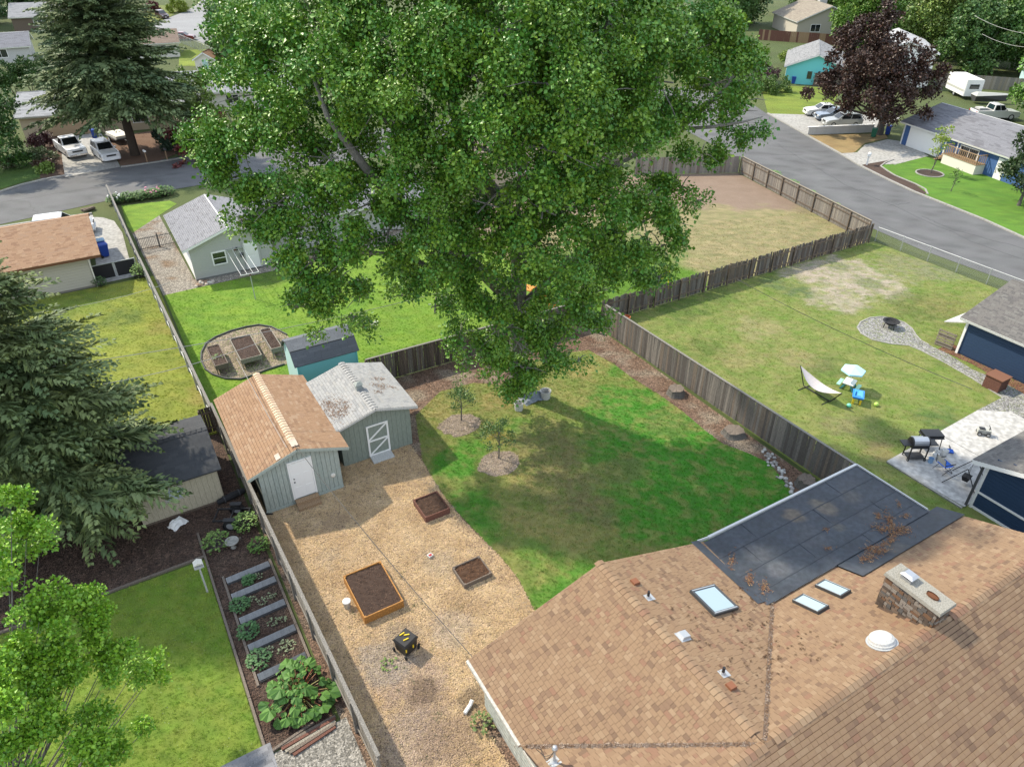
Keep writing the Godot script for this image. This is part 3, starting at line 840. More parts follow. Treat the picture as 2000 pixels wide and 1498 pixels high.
	var seb := [[Vector2(46.44, -29.8), 4.2, bare, 0.95], [Vector2(44.53, -31.98), 2.2, bare, 0.7], [Vector2(47.23, -27.32), 2.4, bare, 0.8], [Vector2(42.95, -27.46), 2.4, bare, 0.8], [Vector2(52.4, -28.43), 3.0, Color(0.24, 0.235, 0.13), 0.8], [Vector2(41.43, -29.77), 1.4, Color(0.11, 0.16, 0.06), 0.9], [Vector2(40.81, -31.59), 1.2, Color(0.11, 0.16, 0.06), 0.8], [Vector2(47.65, -31.23), 1.0, Color(0.12, 0.17, 0.06), 0.6], [Vector2(46.95, -27.97), 1.3, Color(0.13, 0.17, 0.06), 0.7], [Vector2(53.9, -26.46), 2.0, Color(0.2, 0.22, 0.12), 0.7],
		[Vector2(32.23, -32.42), 2.4, Color(0.09, 0.15, 0.025), 0.8], [Vector2(35.78, -32.15), 2.0, Color(0.09, 0.15, 0.025), 0.6], [Vector2(30.17, -27.21), 1.6, Color(0.10, 0.15, 0.025), 0.6], [Vector2(35.06, -21.88), 1.6, Color(0.09, 0.13, 0.03), 0.6], [Vector2(46.85, -23.81), 2.8, Color(0.11, 0.14, 0.03), 0.7], [Vector2(35.91, -15.06), 1.6, Color(0.07, 0.14, 0.03), 0.8],
		[Vector2(34.91, -27.47), 2.0, Color(0.32, 0.27, 0.14), 0.6], [Vector2(34.17, -23.43), 1.6, Color(0.32, 0.26, 0.13), 0.6], [Vector2(31.2, -25.18), 1.8, Color(0.31, 0.25, 0.12), 0.5], [Vector2(30.64, -15.12), 1.0, Color(0.34, 0.22, 0.12), 0.5], [Vector2(30.66, -17.62), 1.4, Color(0.24, 0.2, 0.11), 0.5], [Vector2(48.37, -22.91), 2.0, Color(0.23, 0.21, 0.07), 0.6]]
	var sec := func(x, z): return lawn_color(x, z, Color(0.135, 0.22, 0.03), Color(0.26, 0.26, 0.085), seb, 0.45)
	sheet("lawn", rect(26.1, -33.1, 54.2, -9.0), 0.012, 0.3, sec, "grass")
	scatter("lawn_grass", "thin brownish grass of the yard with the fire pit", "grass", rect(26.2, -33.0, 54.0, -9.5), 45.0, tuft_mesh, "grassblade", 0.008, 0.05, 0.09, sec, 0.9, [rect(30, -14.7, 39, -9)])
	var grey := func(x: float, z: float) -> Color: return mixc(Color(0.36, 0.355, 0.345), Color(0.44, 0.43, 0.42), n2(x, z, 1.5))
	var path := [Vector2(40.56, -24.14), Vector2(41.42, -24.53), Vector2(42.45, -24.59), Vector2(43.23, -24.3), Vector2(43.72, -23.76), Vector2(43.82, -22.95), Vector2(43.54, -22.23), Vector2(42.97, -21.55), Vector2(42.59, -20.93), Vector2(42.54, -20.37), Vector2(42.57, -19.19), Vector2(42.1, -17.27), Vector2(42.31, -15.85), Vector2(42.24, -14.77), Vector2(40.81, -13.84), Vector2(39.98, -14.21), Vector2(40.73, -14.58), Vector2(41.13, -16.67), Vector2(41.41, -18.61), Vector2(41.48, -20.18), Vector2(41.37, -20.98), Vector2(40.56, -21.68), Vector2(40.03, -22.59), Vector2(40.09, -23.47)]
	sheet("gravel_path", pl(path), 0.02, 0.35, grey, "gravel")
	sheet("gravel_path", pl([Vector2(40.78, -14.67), Vector2(42.36, -14.7), Vector2(42.53, -12.83), Vector2(38.22, -12.13), Vector2(38.28, -14.65)]), 0.024, 0.5, grey, "gravel")
	sheet("mulch_bed", pl([Vector2(42.54, -19.78), Vector2(43.96, -19.67), Vector2(43.3, -14.64), Vector2(42.07, -13.97), Vector2(42.28, -15.24), Vector2(42.66, -17.61)]), 0.026, 0.4, func(x, z): return mixc(Color(0.22, 0.09, 0.05), Color(0.30, 0.16, 0.1), n2(x, z, 1.5)), "chipground")
	# --- streets
	var asp := func(x: float, z: float) -> Color:
		var k := 0.88 + 0.2 * n2(x, z, 0.25) + 0.12 * n2(x, z, 1.5)
		k *= 1.0 - 0.22 * smoothstep(0.70, 0.8, n2(x + 31.0, z, 0.6)) + 0.12 * smoothstep(0.72, 0.8, n2(x, z + 55.0, 0.22))
		var w := Color(0.165, 0.167, 0.172)
		return Color(w.r * k, w.g * k, w.b * k)
	var aspl := func(x: float, z: float) -> Color:
		var k := 0.9 + 0.2 * n2(x, z, 0.2)
		return Color(0.36 * k, 0.365 * k, 0.38 * k)
	sheet("street", pl([Vector2(-80, -73.5), Vector2(-8, -74.2), Vector2(1, -76.2), Vector2(12, -76.6), Vector2(60, -77.5), Vector2(66, -72.0), Vector2(62, -56), Vector2(57.5, -42), Vector2(56, -30), Vector2(56.3, -10), Vector2(57, 20), Vector2(66, 20), Vector2(65, -10), Vector2(66.2, -27.0), Vector2(66.67, -31.08), Vector2(67.44, -35.17), Vector2(68.18, -39.06), Vector2(69.44, -43.07), Vector2(70.9, -47.23), Vector2(72.85, -51.41), Vector2(75.89, -58.67), Vector2(80.18, -68.74), Vector2(82.45, -73.29), Vector2(84, -88), Vector2(12, -88.0), Vector2(2.9, -87.3), Vector2(-3.5, -87.6), Vector2(-8, -84.5), Vector2(-80, -84)]), 0.022, 0.8, asp, "asphalt")
	sheet("street", pl([Vector2(34.28, -182.77), Vector2(27.42, -168.58), Vector2(27.05, -170.33), Vector2(26.15, -182.27), Vector2(23.83, -190.74), Vector2(21.02, -198.05), Vector2(23.13, -206.89), Vector2(27.96, -217.38), Vector2(33.6, -228.98), Vector2(39.83, -245.12), Vector2(45.69, -264.66), Vector2(55.24, -259.03)]), 0.022, 3.0, aspl, "asphalt")
	for q in [[Vector2(60.8, -12), Vector2(61.2, -29), Vector2(64.5, -44), Vector2(70.5, -59), Vector2(76, -73)], [Vector2(56.9, -28), Vector2(59.2, -40), Vector2(60.6, -47)], [Vector2(-30, -79.6), Vector2(-5, -80.8), Vector2(14, -82), Vector2(50, -82.6)], [Vector2(62.8, -38), Vector2(65.2, -37.4)], [Vector2(66.0, -55.0), Vector2(69.4, -53.2)], [Vector2(-6.0, -80), Vector2(-5.2, -75.5)], [Vector2(63.6, -24.0), Vector2(62.4, -31.0), Vector2(63.1, -35.0)]]:
		var cr := []
		for i in q.size() - 1:
			for j in 14:
				var v: Vector2 = q[i].lerp(q[i + 1], j / 14.0)
				cr.append(v + Vector2(nf.get_noise_2d(v.x, v.y * 1.3), nf.get_noise_2d(v.y, v.x * 1.1)) * 0.22)
		strip(self, "crack_seal", cr, 0.07, 0.02, 0.006, "charcoal").set_meta("kind", "structure")
	strip(self, "kerb", [Vector2(65.43, -26.67), Vector2(66.79, -31.16), Vector2(67.57, -35.25), Vector2(68.32, -39.15), Vector2(69.58, -43.17), Vector2(71.06, -47.35), Vector2(73.02, -51.54), Vector2(76.08, -58.83), Vector2(80.4, -68.95)], 0.25, 0.0, 0.13, "kerb").set_meta("kind", "structure")
	strip(self, "kerb", [Vector2(-8.92, -83.44), Vector2(-6.33, -85.45), Vector2(-3.6, -86.47), Vector2(-2.43, -86.57)], 0.25, 0.0, 0.13, "kerb").set_meta("kind", "structure")
	strip(self, "kerb", [Vector2(2.94, -86.84), Vector2(6.19, -86.85), Vector2(9.36, -86.97)], 0.25, 0.0, 0.13, "kerb").set_meta("kind", "structure")
	strip(self, "kerb", [Vector2(-8.42, -73.35), Vector2(-5.73, -73.3), Vector2(-2.13, -73.07), Vector2(-0.98, -73)], 0.25, 0.0, 0.13, "kerb").set_meta("kind", "structure")
	var con := func(x: float, z: float) -> Color:
		var k := 0.88 + 0.24 * n2(x, z, 0.8)
		return Color(0.44 * k, 0.43 * k, 0.405 * k)
	sheet("sidewalk", pl([Vector2(-8.42, -73.21), Vector2(-0.93, -72.66), Vector2(-0.92, -71.77), Vector2(-8.41, -72.12)]), 0.03, 0.8, con, "concrete")
	sheet("driveway", pl([Vector2(-1.05, -72.14), Vector2(-0.2, -71.49), Vector2(0.57, -70.02), Vector2(0.87, -66.66), Vector2(0.72, -61.13), Vector2(0.71, -59.1), Vector2(1, -56.78), Vector2(-1.86, -56.63)]), 0.026, 0.8, con, "concrete")
	sheet("driveway", pl([Vector2(-1.93, -103.16), Vector2(2.4, -103.89), Vector2(2.73, -96.56), Vector2(2.87, -87.1), Vector2(-2.41, -86.16), Vector2(-2.31, -93.62)]), 0.03, 0.8, con, "concrete")
	sheet("driveway", pl([Vector2(73.02, -51.54), Vector2(71.31, -47.42), Vector2(72.71, -47.02), Vector2(74.68, -45.64), Vector2(80.75, -45.83), Vector2(83.63, -50.67), Vector2(83.01, -52.6), Vector2(78.54, -52.4), Vector2(75.09, -50.79)]), 0.03, 0.8, con, "concrete")
	sheet("driveway", pl([Vector2(80.4, -68.95), Vector2(78.27, -63.55), Vector2(76.99, -60.8), Vector2(76.38, -58.93), Vector2(85.18, -55.97), Vector2(93.74, -58.48), Vector2(93.22, -62.74), Vector2(84.67, -65.77)]), 0.03, 1.0, con, "concrete")
	sheet("dry_grass_patch", pl([Vector2(76.96, -60.53), Vector2(76.13, -58.8), Vector2(73.25, -51.87), Vector2(73.84, -50.82), Vector2(75.29, -51.14), Vector2(79.11, -52.83), Vector2(83.41, -52.89), Vector2(84.79, -54.25), Vector2(77.27, -58.68)]), 0.028, 0.8, func(x, z): return lawn_color(x, z, Color(0.30, 0.20, 0.085), Color(0.36, 0.27, 0.12), [], 0.4), "grass")
	var vivid := func(x, z): return lawn_color(x, z, Color(0.085, 0.22, 0.014), Color(0.13, 0.26, 0.02), [], 0.4)
	sheet("lawn", pl([Vector2(73.26, -46.48), Vector2(75.25, -45.74), Vector2(80.33, -45.85), Vector2(80.11, -43.3), Vector2(80.05, -38.77), Vector2(80.15, -31.31), Vector2(64.12, -23.21), Vector2(65.82, -27.22), Vector2(67.04, -31.3), Vector2(67.83, -35.42), Vector2(68.37, -37.74), Vector2(70.56, -40.53), Vector2(71.38, -43.28)]), 0.03, 0.6, vivid, "grass")
	sheet("mulch_bed", pl([Vector2(71.61, -47.45), Vector2(76.07, -47.01), Vector2(72.88, -46.07), Vector2(71.23, -43.18), Vector2(70.6, -40.5), Vector2(69.06, -38.19), Vector2(68.19, -38.36), Vector2(68.5, -39.22), Vector2(69.77, -43.25), Vector2(71.28, -47.01)]), 0.034, 0.6, func(x, z): return mixc(Color(0.10, 0.06, 0.045), Color(0.16, 0.1, 0.075), n2(x, z, 1.5)), "dirt")
	strip(self, "lawn_edging", [Vector2(76.16, -46.95), Vector2(74.39, -46.68), Vector2(72.83, -46.1), Vector2(71.91, -44.57), Vector2(71.23, -43.18), Vector2(70.6, -40.5), Vector2(70, -39.04), Vector2(68.82, -37.99)], 0.15, 0.02, 0.08, "kerb").set_meta("kind", "structure")
	sheet("lawn", pl([Vector2(80.62, -69.15), Vector2(81.87, -66.76), Vector2(87.49, -64.77), Vector2(99.91, -73.08), Vector2(102.35, -75.03), Vector2(96.79, -80.06), Vector2(90.01, -78.9)]), 0.026, 1.2, func(x, z): return lawn_color(x, z, Color(0.15, 0.23, 0.02), Color(0.22, 0.27, 0.03), [], 0.2), "grass")
	sheet("lawn", pl([Vector2(21.46, -163.36), Vector2(25.97, -162.11), Vector2(25.7, -149.1), Vector2(22.28, -142.91), Vector2(18.47, -146.28)]), 0.02, 1.5, func(x, z): return lawn_color(x, z, Color(0.16, 0.24, 0.02), Color(0.22, 0.27, 0.03), [], 0.2), "grass")
	sheet("lawn", pl([Vector2(25.57, -253.52), Vector2(35.75, -241.57), Vector2(28.13, -218.46), Vector2(23.05, -207.99), Vector2(20.73, -199.19), Vector2(19.29, -205.01)]), 0.02, 2.0, func(x, z): return lawn_color(x, z, Color(0.13, 0.2, 0.02), Color(0.2, 0.2, 0.05), [], 0.2), "grass")
	sheet("lawn", pl([Vector2(-8.59, -94.69), Vector2(-7.15, -96.92), Vector2(-4.59, -96.56), Vector2(-4.57, -87.63), Vector2(-8.51, -84.93)]), 0.02, 1.0, func(x, z): return lawn_color(x, z, Color(0.06, 0.14, 0.02), Color(0.09, 0.17, 0.02), [], 0.2), "grass")
	sheet("mulch_bed", pl([Vector2(-4.43, -102.04), Vector2(-2.15, -105.46), Vector2(-2.1, -95.78), Vector2(-2.41, -86.16), Vector2(-4.59, -87.06), Vector2(-4.73, -95.05)]), 0.024, 1.0, func(x, z): return mixc(Color(0.16, 0.09, 0.06), Color(0.24, 0.15, 0.1), n2(x, z, 0.6)), "dirt")
	sheet("mulch_bed", pl([Vector2(2.66, -100.46), Vector2(10.04, -101.67), Vector2(8.94, -89.28), Vector2(6.19, -86.85), Vector2(2.96, -87.04), Vector2(2.76, -96.29)]), 0.024, 1.0, func(x, z): return mixc(Color(0.26, 0.14, 0.08), Color(0.33, 0.2, 0.13), n2(x, z, 0.6)), "dirt")


func plane_grid(parent: Node, called: String, o: Vector3, du: Vector3, dv: Vector3, nu: int, nv: int, cf: Callable, m) -> MeshInstance3D:
	var st := SurfaceTool.new()
	st.begin(Mesh.PRIMITIVE_TRIANGLES)
	var n := dv.cross(du).normalized()
	if n.y < 0.0: n = -n
	for i in nu:
		for j in nv:
			for k in [Vector2(0, 0), Vector2(1, 0), Vector2(1, 1), Vector2(0, 0), Vector2(1, 1), Vector2(0, 1)]:
				var p: Vector3 = o + du * ((i + k.x) / nu) + dv * ((j + k.y) / nv)
				st.set_normal(n); st.set_color(cf.call(p.x, p.z)); st.add_vertex(p)
	return part(parent, called, st, m, true)

func slab(st: SurfaceTool, pts: Array, t: float, col := WHITE):   # a plate under a sloped outline
	var n: Vector3 = (pts[1] - pts[0]).cross(pts[2] - pts[0]).normalized()
	if n.y < 0.0: n = -n
	for i in range(1, pts.size() - 1):
		tri(st, pts[0], pts[i], pts[i + 1], col)
		tri(st, pts[0] - n * t, pts[i + 1] - n * t, pts[i] - n * t, col)
	for i in pts.size():
		var j := (i + 1) % pts.size()
		quad(st, pts[i], pts[j], pts[j] - n * t, pts[i] - n * t, col)

func cap_shape(pitch: float) -> ArrayMesh:   # one bent ridge tab, ridge along z, overlapping its neighbour
	var st := st0()
	for s in [-1.0, 1.0]:
		var lo := []; var hi := []
		for k in [[0.0, -0.095], [1.0, -0.095], [1.0, 0.093], [0.0, 0.093]]:
			var x: float = k[0] * 0.17 * s
			var p := Vector3(x, -absf(x) * pitch + (0.02 if k[1] > 0.0 else 0.008), k[1])
			hi.append(p); lo.append(p - Vector3(0, 0.012, 0))
		hexa(st, lo, hi)
	st.generate_normals()
	return st.commit()

func ridge_caps(parent: Node, a: Vector3, b: Vector3, mesh: Mesh, step: float, mats: Array):
	var d := (b - a).normalized()
	var x := 0.0
	var bs := Basis(Vector3.UP.cross(d).normalized(), Vector3.UP, d)
	bs = Basis(d.cross(Vector3.UP).normalized() * -1.0, d.cross(Vector3.UP).normalized().cross(d), d)
	if bs.y.y < 0.0: bs = Basis(bs.x, -bs.y, bs.z)
	var tone := 0
	while x < (b - a).length():
		var o := MeshInstance3D.new()
		o.mesh = mesh
		if rng.randf() < 0.75: tone = [0, 2, 4, 7, 2, 0, 1, 5][rng.randi() % 8]
		o.material_override = mats[tone % mats.size()]
		o.name = "ridge_cap"
		parent.add_child(o, true)
		o.transform = Transform3D(bs, a + d * x + Vector3(0, 0.012 + rng.randf() * 0.006, 0))
		x += step

func litter(parent: Node, called: String, spots: Array, hf: Callable, per: float, cols: Array, size := 0.07) -> Node:
	var xfs := []; var cl := []
	for s in spots:
		for i in int(s[1] * s[2] * per) + 6:
			var p: Vector2 = Vector2(rng.randfn() * s[1], rng.randfn() * s[2]).rotated(s[3]) * 0.62 + s[0]
			xfs.append(Transform3D(rand_basis(size * rng.randf_range(0.5, 1.3), 0.75), Vector3(p.x, hf.call(p.x, p.y) + rng.randf() * 0.015, p.y)))
			var k := rng.randf_range(0.6, 1.3)
			var c: Color = cols[rng.randi() % cols.size()]
			cl.append(Color(c.r * k, c.g * k, c.b * k))
	var o := mm(parent, called, chip_mesh[0], xfs, cl, "chip")
	o.set_meta("kind", "stuff")
	return o

func skylight(h: Node, o: Vector3, u: Vector3, v: Vector3, lu: float, lv: float, fw: float):
	var b := facing(u, v)
	var st := st0()
	var c := o + u * lu * 0.5 + v * lv * 0.5 + b.y * 0.06
	for s in [-1.0, 1.0]:
		box(st, c + u * s * (lu - fw) * 0.5, Vector3(fw, 0.14, lv), WHITE, b)
		box(st, c + v * s * (lv - fw) * 0.5, Vector3(lu - fw * 2.0, 0.136, fw), WHITE, b)
	var f := part(h, "skylight", st, "alu_dark")
	st = st0()
	box(st, c + b.y * 0.045, Vector3(lu - fw * 2.0 + 0.01, 0.02, lv - fw * 2.0 + 0.01), WHITE, b)
	part(f, "glass", st, "skylight_glass")
	st = st0()
	for s in [-1.0, 1.0]:
		box(st, c + u * s * (lu * 0.5 - fw * 0.55) + b.y * 0.075, Vector3(fw * 0.35, 0.012, lv - fw), WHITE, b)
	part(f, "frame_trim", st, "galv")

func main_house():
	var h := thing("brown_shingle_house", "house with tan-brown shingle roof, stone chimney and flat black rear roof", "house", Vector3.ZERO)
	var EV := 2.6; var HR := 4.25
	var xw := 6.15; var xr := 11.3; var xe := 16.45; var zn := -13.25; var zr := -5.8; var ze := -9.85; var zs := -0.6; var xE := 25.85
	var hs := HR - 0.355 * (zs - zr)
	# walls
	var st := st0()
	box(st, Vector3(11.3, 1.27, -11.0), Vector3(9.5, 2.54, 3.8))
	box(st, Vector3(15.9, 1.27, -5.3), Vector3(18.7, 2.54, 8.4))
	box(st, Vector3(20.5, 1.27, -11.0), Vector3(9.0, 2.5, 3.6))
	prism(st, pl([Vector2(-4.75, 0), Vector2(4.75, 0), Vector2(0, 1.5)]), -0.06, 0.0, Transform3D(Basis.IDENTITY, Vector3(11.3, 2.54, -12.84)))
	for x in [6.6, 25.2]:
		st.set_color(WHITE)
		prism(st, pl([Vector2(-3.9, 0), Vector2(4.2, 0), Vector2(0, 1.55)]), -0.05, 0.0, Transform3D(Basis(Vector3.BACK, Vector3.UP, Vector3.RIGHT), Vector3(x, 2.54, -5.8)))
	part(h, "wall", st, "sage_house")
	# siding boards on the west wall
	for k in 11:
		piece(h, "siding_board", Vector3(6.525, 0.32 + k * 0.205, -7.0), Vector3(0.035, 0.198, 11.76), "sage_house", Basis(Vector3.BACK, 0.05))
	# roof deck
	st = st0()
	var J := Vector3(xr, HR, zr)
	var dn := Vector3(0, -0.012, 0)
	for q in [[Vector3(xw, EV, zn), Vector3(xw, EV, ze), J, Vector3(xr, HR, zn)], [Vector3(xe, EV, zn), Vector3(xe, EV, ze), J, Vector3(xr, HR, zn)],
			[Vector3(xw, EV, ze), J, Vector3(xw, HR, zr)], [Vector3(xe, EV, ze), Vector3(xE, EV, ze), Vector3(xE, HR, zr), J],
			[Vector3(xw, hs, zs), Vector3(xE, hs, zs), Vector3(xE, HR, zr), Vector3(xw, HR, zr)]]:
		var w := []
		for p in q: w.append(p + dn)
		slab(st, w, 0.09)
	part(h, "roof_deck", st, "roof_deck")
	# shingles
	var tabs := []
	var chim := func(p: Vector3, t: int) -> int:
		if absf(p.x - 19.0) < 0.42 and p.z > -7.65 and p.z < -5.8: return -1
		if p.z > -5.6 and absf(p.x - 19.38 - 0.05 * sin(p.z * 3.0)) < 0.17: return [3, 6, 6, 3, 1][rng.randi() % 5]
		if t == 6 and rng.randf() < 0.35: return 4
		if n2(p.x, p.z, 0.5) > 0.72 and rng.randf() < 0.4: return 1
		return t
	var vw := Vector3(xr - xw, HR - EV, 0)
	var lw := vw.length()
	lay_tabs(tabs, Vector3(xw, EV, zn), Vector3(0, 0, 1), vw / lw, pl([Vector2(0, 0), Vector2(ze - zn, 0), Vector2(zr - zn, lw), Vector2(0, lw)]), 0.142, 0.2, 8, 0.014, chim)
	lay_tabs(tabs, Vector3(xe, EV, zn), Vector3(0, 0, 1), Vector3(-vw.x, vw.y, 0) / lw, pl([Vector2(0, 0), Vector2(ze - zn, 0), Vector2(zr - zn, lw), Vector2(0, lw)]), 0.142, 0.2, 8, 0.014, chim)
	var vn := Vector3(0, HR - EV, zr - ze)
	var ln := vn.length()
	var v8 := (ze + 8.8) / (ze - zr) * ln
	lay_tabs(tabs, Vector3(xw, EV, ze), Vector3(1, 0, 0), vn / ln, pl([Vector2(0, 0), Vector2(xr - xw, ln), Vector2(0, ln)]), 0.142, 0.2, 8, 0.014, chim)
	lay_tabs(tabs, Vector3(xw, EV, ze), Vector3(1, 0, 0), vn / ln, pl([Vector2(xe - xw, 0), Vector2(13.6, 0), Vector2(13.6, v8), Vector2(xE - xw, v8), Vector2(xE - xw, ln), Vector2(xr - xw, ln)]), 0.142, 0.2, 8, 0.014, chim)
	var vs := Vector3(0, HR - hs, zr - zs)
	var ls := vs.length()
	lay_tabs(tabs, Vector3(xw, hs, zs), Vector3(1, 0, 0), vs / ls, pl([Vector2(0, 0), Vector2(xE - xw, 0), Vector2(xE - xw, ls), Vector2(0, ls)]), 0.15, 0.22, 8, 0.03, chim, 0.9)
	set_tabs(h, "shingle", tabs, roof_mats, "shingle_v", ROOF, 300)
	var cs := cap_shape(0.32)
	ridge_caps(h, Vector3(xr, HR + 0.02, zn), Vector3(xr, HR + 0.02, zr - 0.25), cs, 0.2, roof_mats)
	ridge_caps(h, Vector3(18.5, HR + 0.03, zr), Vector3(xr + 0.2, HR + 0.03, zr), cap_shape(0.37), 0.2, roof_mats)
	ridge_caps(h, Vector3(xE, HR + 0.03, zr), Vector3(19.55, HR + 0.03, zr), cap_shape(0.37), 0.2, roof_mats)
	ridge_caps(h, Vector3(xr - 0.1, HR + 0.03, zr), Vector3(xw, HR + 0.03, zr), cap_shape(0.37), 0.2, roof_mats)
	# valleys: a bare metal strip with litter
	st = st0()
	for e in [Vector3(xw, EV, ze), Vector3(xe, EV, ze)]:
		var d: Vector3 = (J - e).normalized()
		box(st, (J + e) * 0.5 + Vector3(0, 0.03, 0), Vector3(0.13, 0.012, (J - e).length() - 0.3), WHITE, Basis.looking_at(d, Vector3.UP))
	part(h, "valley_flashing", st, mk("flashing", Color(0.24, 0.17, 0.13), 0.7, "speck", Vector3.ONE * 1.5))
	var vsp := []
	for k in 34:
		var t := k / 34.0
		vsp.append([Vector2(lerpf(xw, xr, t), lerpf(ze, zr, t)), 0.16, 0.05, 0.66])
		vsp.append([Vector2(lerpf(xe, xr, t), lerpf(ze, zr, t)), 0.16, 0.05, -0.66])
	var vh := func(x: float, _z: float) -> float: return EV + 0.3204 * (x - xw if x < xr else xe - x) + 0.045
	litter(h, "valley_litter", vsp, vh, 900.0, [Color(0.28, 0.17, 0.1), Color(0.42, 0.33, 0.26), Color(0.17, 0.10, 0.06)], 0.045)
	var dots := []
	for k in 150: dots.append([Vector2(rng.randf_range(12.0, 16.2), rng.randf_range(-11.0, -7.0)), 0.03, 0.03, 0.0])
	litter(h, "roof_litter", dots, func(x, z): return maxf(EV + 0.3204 * (xe - x), EV + 0.4074 * (z - ze)) + 0.03, 0.0, [Color(0.10, 0.055, 0.03)], 0.03)
	# fascia and gutters
	piece(h, "gutter", Vector3(xw - 0.03, EV - 0.06, -11.6), Vector3(0.11, 0.11, 3.3), "offwhite")
	piece(h, "gutter", Vector3(xw - 0.02, EV - 0.06, -5.2), Vector3(0.03, 0.14, 9.1), "offwhite")
	st = st0()
	for s in [-1.0, 1.0]:
		box(st, Vector3(xr + s * (xr - xw) * 0.5, (EV + HR) * 0.5 - 0.09, zn + 0.02), Vector3(lw, 0.17, 0.03), WHITE, Basis(Vector3.BACK, -s * atan2(HR - EV, xr - xw)))
	part(h, "rake_board", st, "offwhite")
	# the flat roof: membrane with lapped seams
	var dust := [[Vector3(21.89, 2.7, -12.16), 0.5, Color(0.16, 0.13, 0.10), 0.8], [Vector3(20.55, 2.7, -12.43), 0.45, Color(0.16, 0.125, 0.09), 0.8], [Vector3(23.39, 2.7, -11.98), 0.5, Color(0.11, 0.10, 0.09), 0.6], [Vector3(21.46, 2.7, -11.07), 0.35, Color(0.12, 0.11, 0.09), 0.6], [Vector3(17.76, 2.7, -10.81), 0.5, Color(0.12, 0.125, 0.135), 0.6], [Vector3(19.98, 2.7, -11.3), 0.8, Color(0.075, 0.08, 0.09), 0.6], [Vector3(22.99, 2.7, -10.83), 0.7, Color(0.075, 0.08, 0.09), 0.6], [Vector3(17.68, 2.7, -11.74), 0.6, Color(0.08, 0.085, 0.095), 0.6], [Vector3(22.09, 2.7, -9.14), 0.5, Color(0.13, 0.115, 0.1), 0.5], [Vector3(23.83, 2.7, -12.45), 0.6, Color(0.07, 0.078, 0.09), 0.6]]
	for q in dust: q[0] = Vector2(q[0].x, q[0].z)
	M["membrane"].vertex_color_use_as_albedo = true
	M["membrane"].albedo_color = Color.WHITE
	var mc := func(x: float, z: float) -> Color:
		var k := 0.8 + 0.4 * n2(x, z, 0.6)
		return paint(x, z, Color(0.046 * k, 0.056 * k, 0.072 * k), dust)
	var fl := plane_grid(h, "flat_roof", Vector3(16.1, 2.66, -13.2), Vector3(9.2, 0, 0), Vector3(0, 0.07, 3.4), 60, 24, mc, "membrane")
	st = st0()
	box(st, Vector3(20.7, 2.56, -11.5), Vector3(9.1, 0.14, 3.36))
	part(fl, "roof_edge", st, "drip_edge")
	plane_grid(h, "membrane_apron", Vector3(19.75, 2.675, ze), Vector3(6.15, 0, 0), Vector3(0, 0.4074 * 1.05, 1.05), 30, 6, mc, "membrane")
	plane_grid(h, "membrane_apron", Vector3(16.2, 2.705, -13.35), Vector3(0, 0.02, 3.4), Vector3(-0.42, 0.135, 0), 12, 3, mc, "membrane")
	st = st0()
	for z in [-12.3, -11.3, -10.4]:
		box(st, Vector3(20.7, 2.668 + (z + 13.2) * 0.0206, z + 0.05 * sin(z)), Vector3(9.0, 0.006, 0.035), WHITE, Basis(Vector3.UP, 0.006))
	for q in [[18.3, -12.75, 0.9], [21.4, -11.8, 1.0], [19.4, -10.85, 0.9], [23.2, -12.7, 0.9], [23.8, -10.9, 1.0], [17.5, -11.8, 1.0], [21.9, -10.1, 0.6]]:
		box(st, Vector3(q[0], 2.668 + (q[1] + 13.2) * 0.0206, q[1]), Vector3(0.03, 0.006, q[2]), WHITE)
	part(fl, "seam", st, "membrane_seam")
	st = st0()
	for q in [[Vector3(16.15, 2.7, -13.36), Vector3(16.66, 2.7, -13.3)], [Vector3(16.66, 2.7, -13.3), Vector3(25.3, 2.7, -13.26)], [Vector3(25.33, 2.7, -13.26), Vector3(25.33, 2.76, -9.9)]]:
		var d: Vector3 = q[1] - q[0]
		box(st, (q[0] + q[1]) * 0.5 - Vector3(0, 0.05, 0), Vector3(0.09 if absf(d.x) > 1.0 else 0.04, 0.14, d.length()), WHITE, Basis.looking_at(d.normalized(), Vector3.UP))
	part(fl, "drip_edge", st, "drip_edge")
	var fh := func(_x: float, z: float) -> float: return (2.68 + (z + 13.2) * 0.0206) if z < ze else 2.72 + 0.4074 * (z - ze)
	var sp := [[Vector3(23.44, 2.7, -10.23), 0.55, 0.2, -0.9], [Vector3(23.38, 2.7, -9.62), 0.4, 0.22, -0.7], [Vector3(22.81, 2.7, -10.11), 0.35, 0.25, 0.5], [Vector3(23.26, 2.7, -10.67), 0.25, 0.12, -0.9], [Vector3(22.18, 2.7, -9.54), 0.4, 0.15, 0.0], [Vector3(21.45, 2.7, -9.67), 0.3, 0.2, 0.3], [Vector3(20.81, 2.7, -9.36), 0.38, 0.22, 0.2], [Vector3(21.47, 2.7, -9.35), 0.35, 0.2, 0.4], [Vector3(24.23, 2.7, -10.1), 0.2, 0.1, 0.0], [Vector3(20.18, 2.7, -10.51), 0.16, 0.1, 0.3], [Vector3(20.89, 2.7, -11.21), 0.1, 0.08, 0.0], [Vector3(16.53, 2.7, -11.91), 0.4, 0.1, -0.75], [Vector3(16.5, 2.7, -10.99), 0.3, 0.14, -0.7], [Vector3(16.58, 2.7, -10.4), 0.32, 0.16, -0.8], [Vector3(24.62, 2.7, -10.72), 0.2, 0.06, -0.8], [Vector3(22.79, 2.7, -9.65), 0.4, 0.12, -0.5]]
	for q in sp: q[0] = Vector2(q[0].x, q[0].z)
	litter(h, "needle_litter", sp, fh, 1500.0, [Color(0.30, 0.13, 0.05), Color(0.22, 0.10, 0.05), Color(0.42, 0.26, 0.13), Color(0.34, 0.15, 0.05)], 0.04)
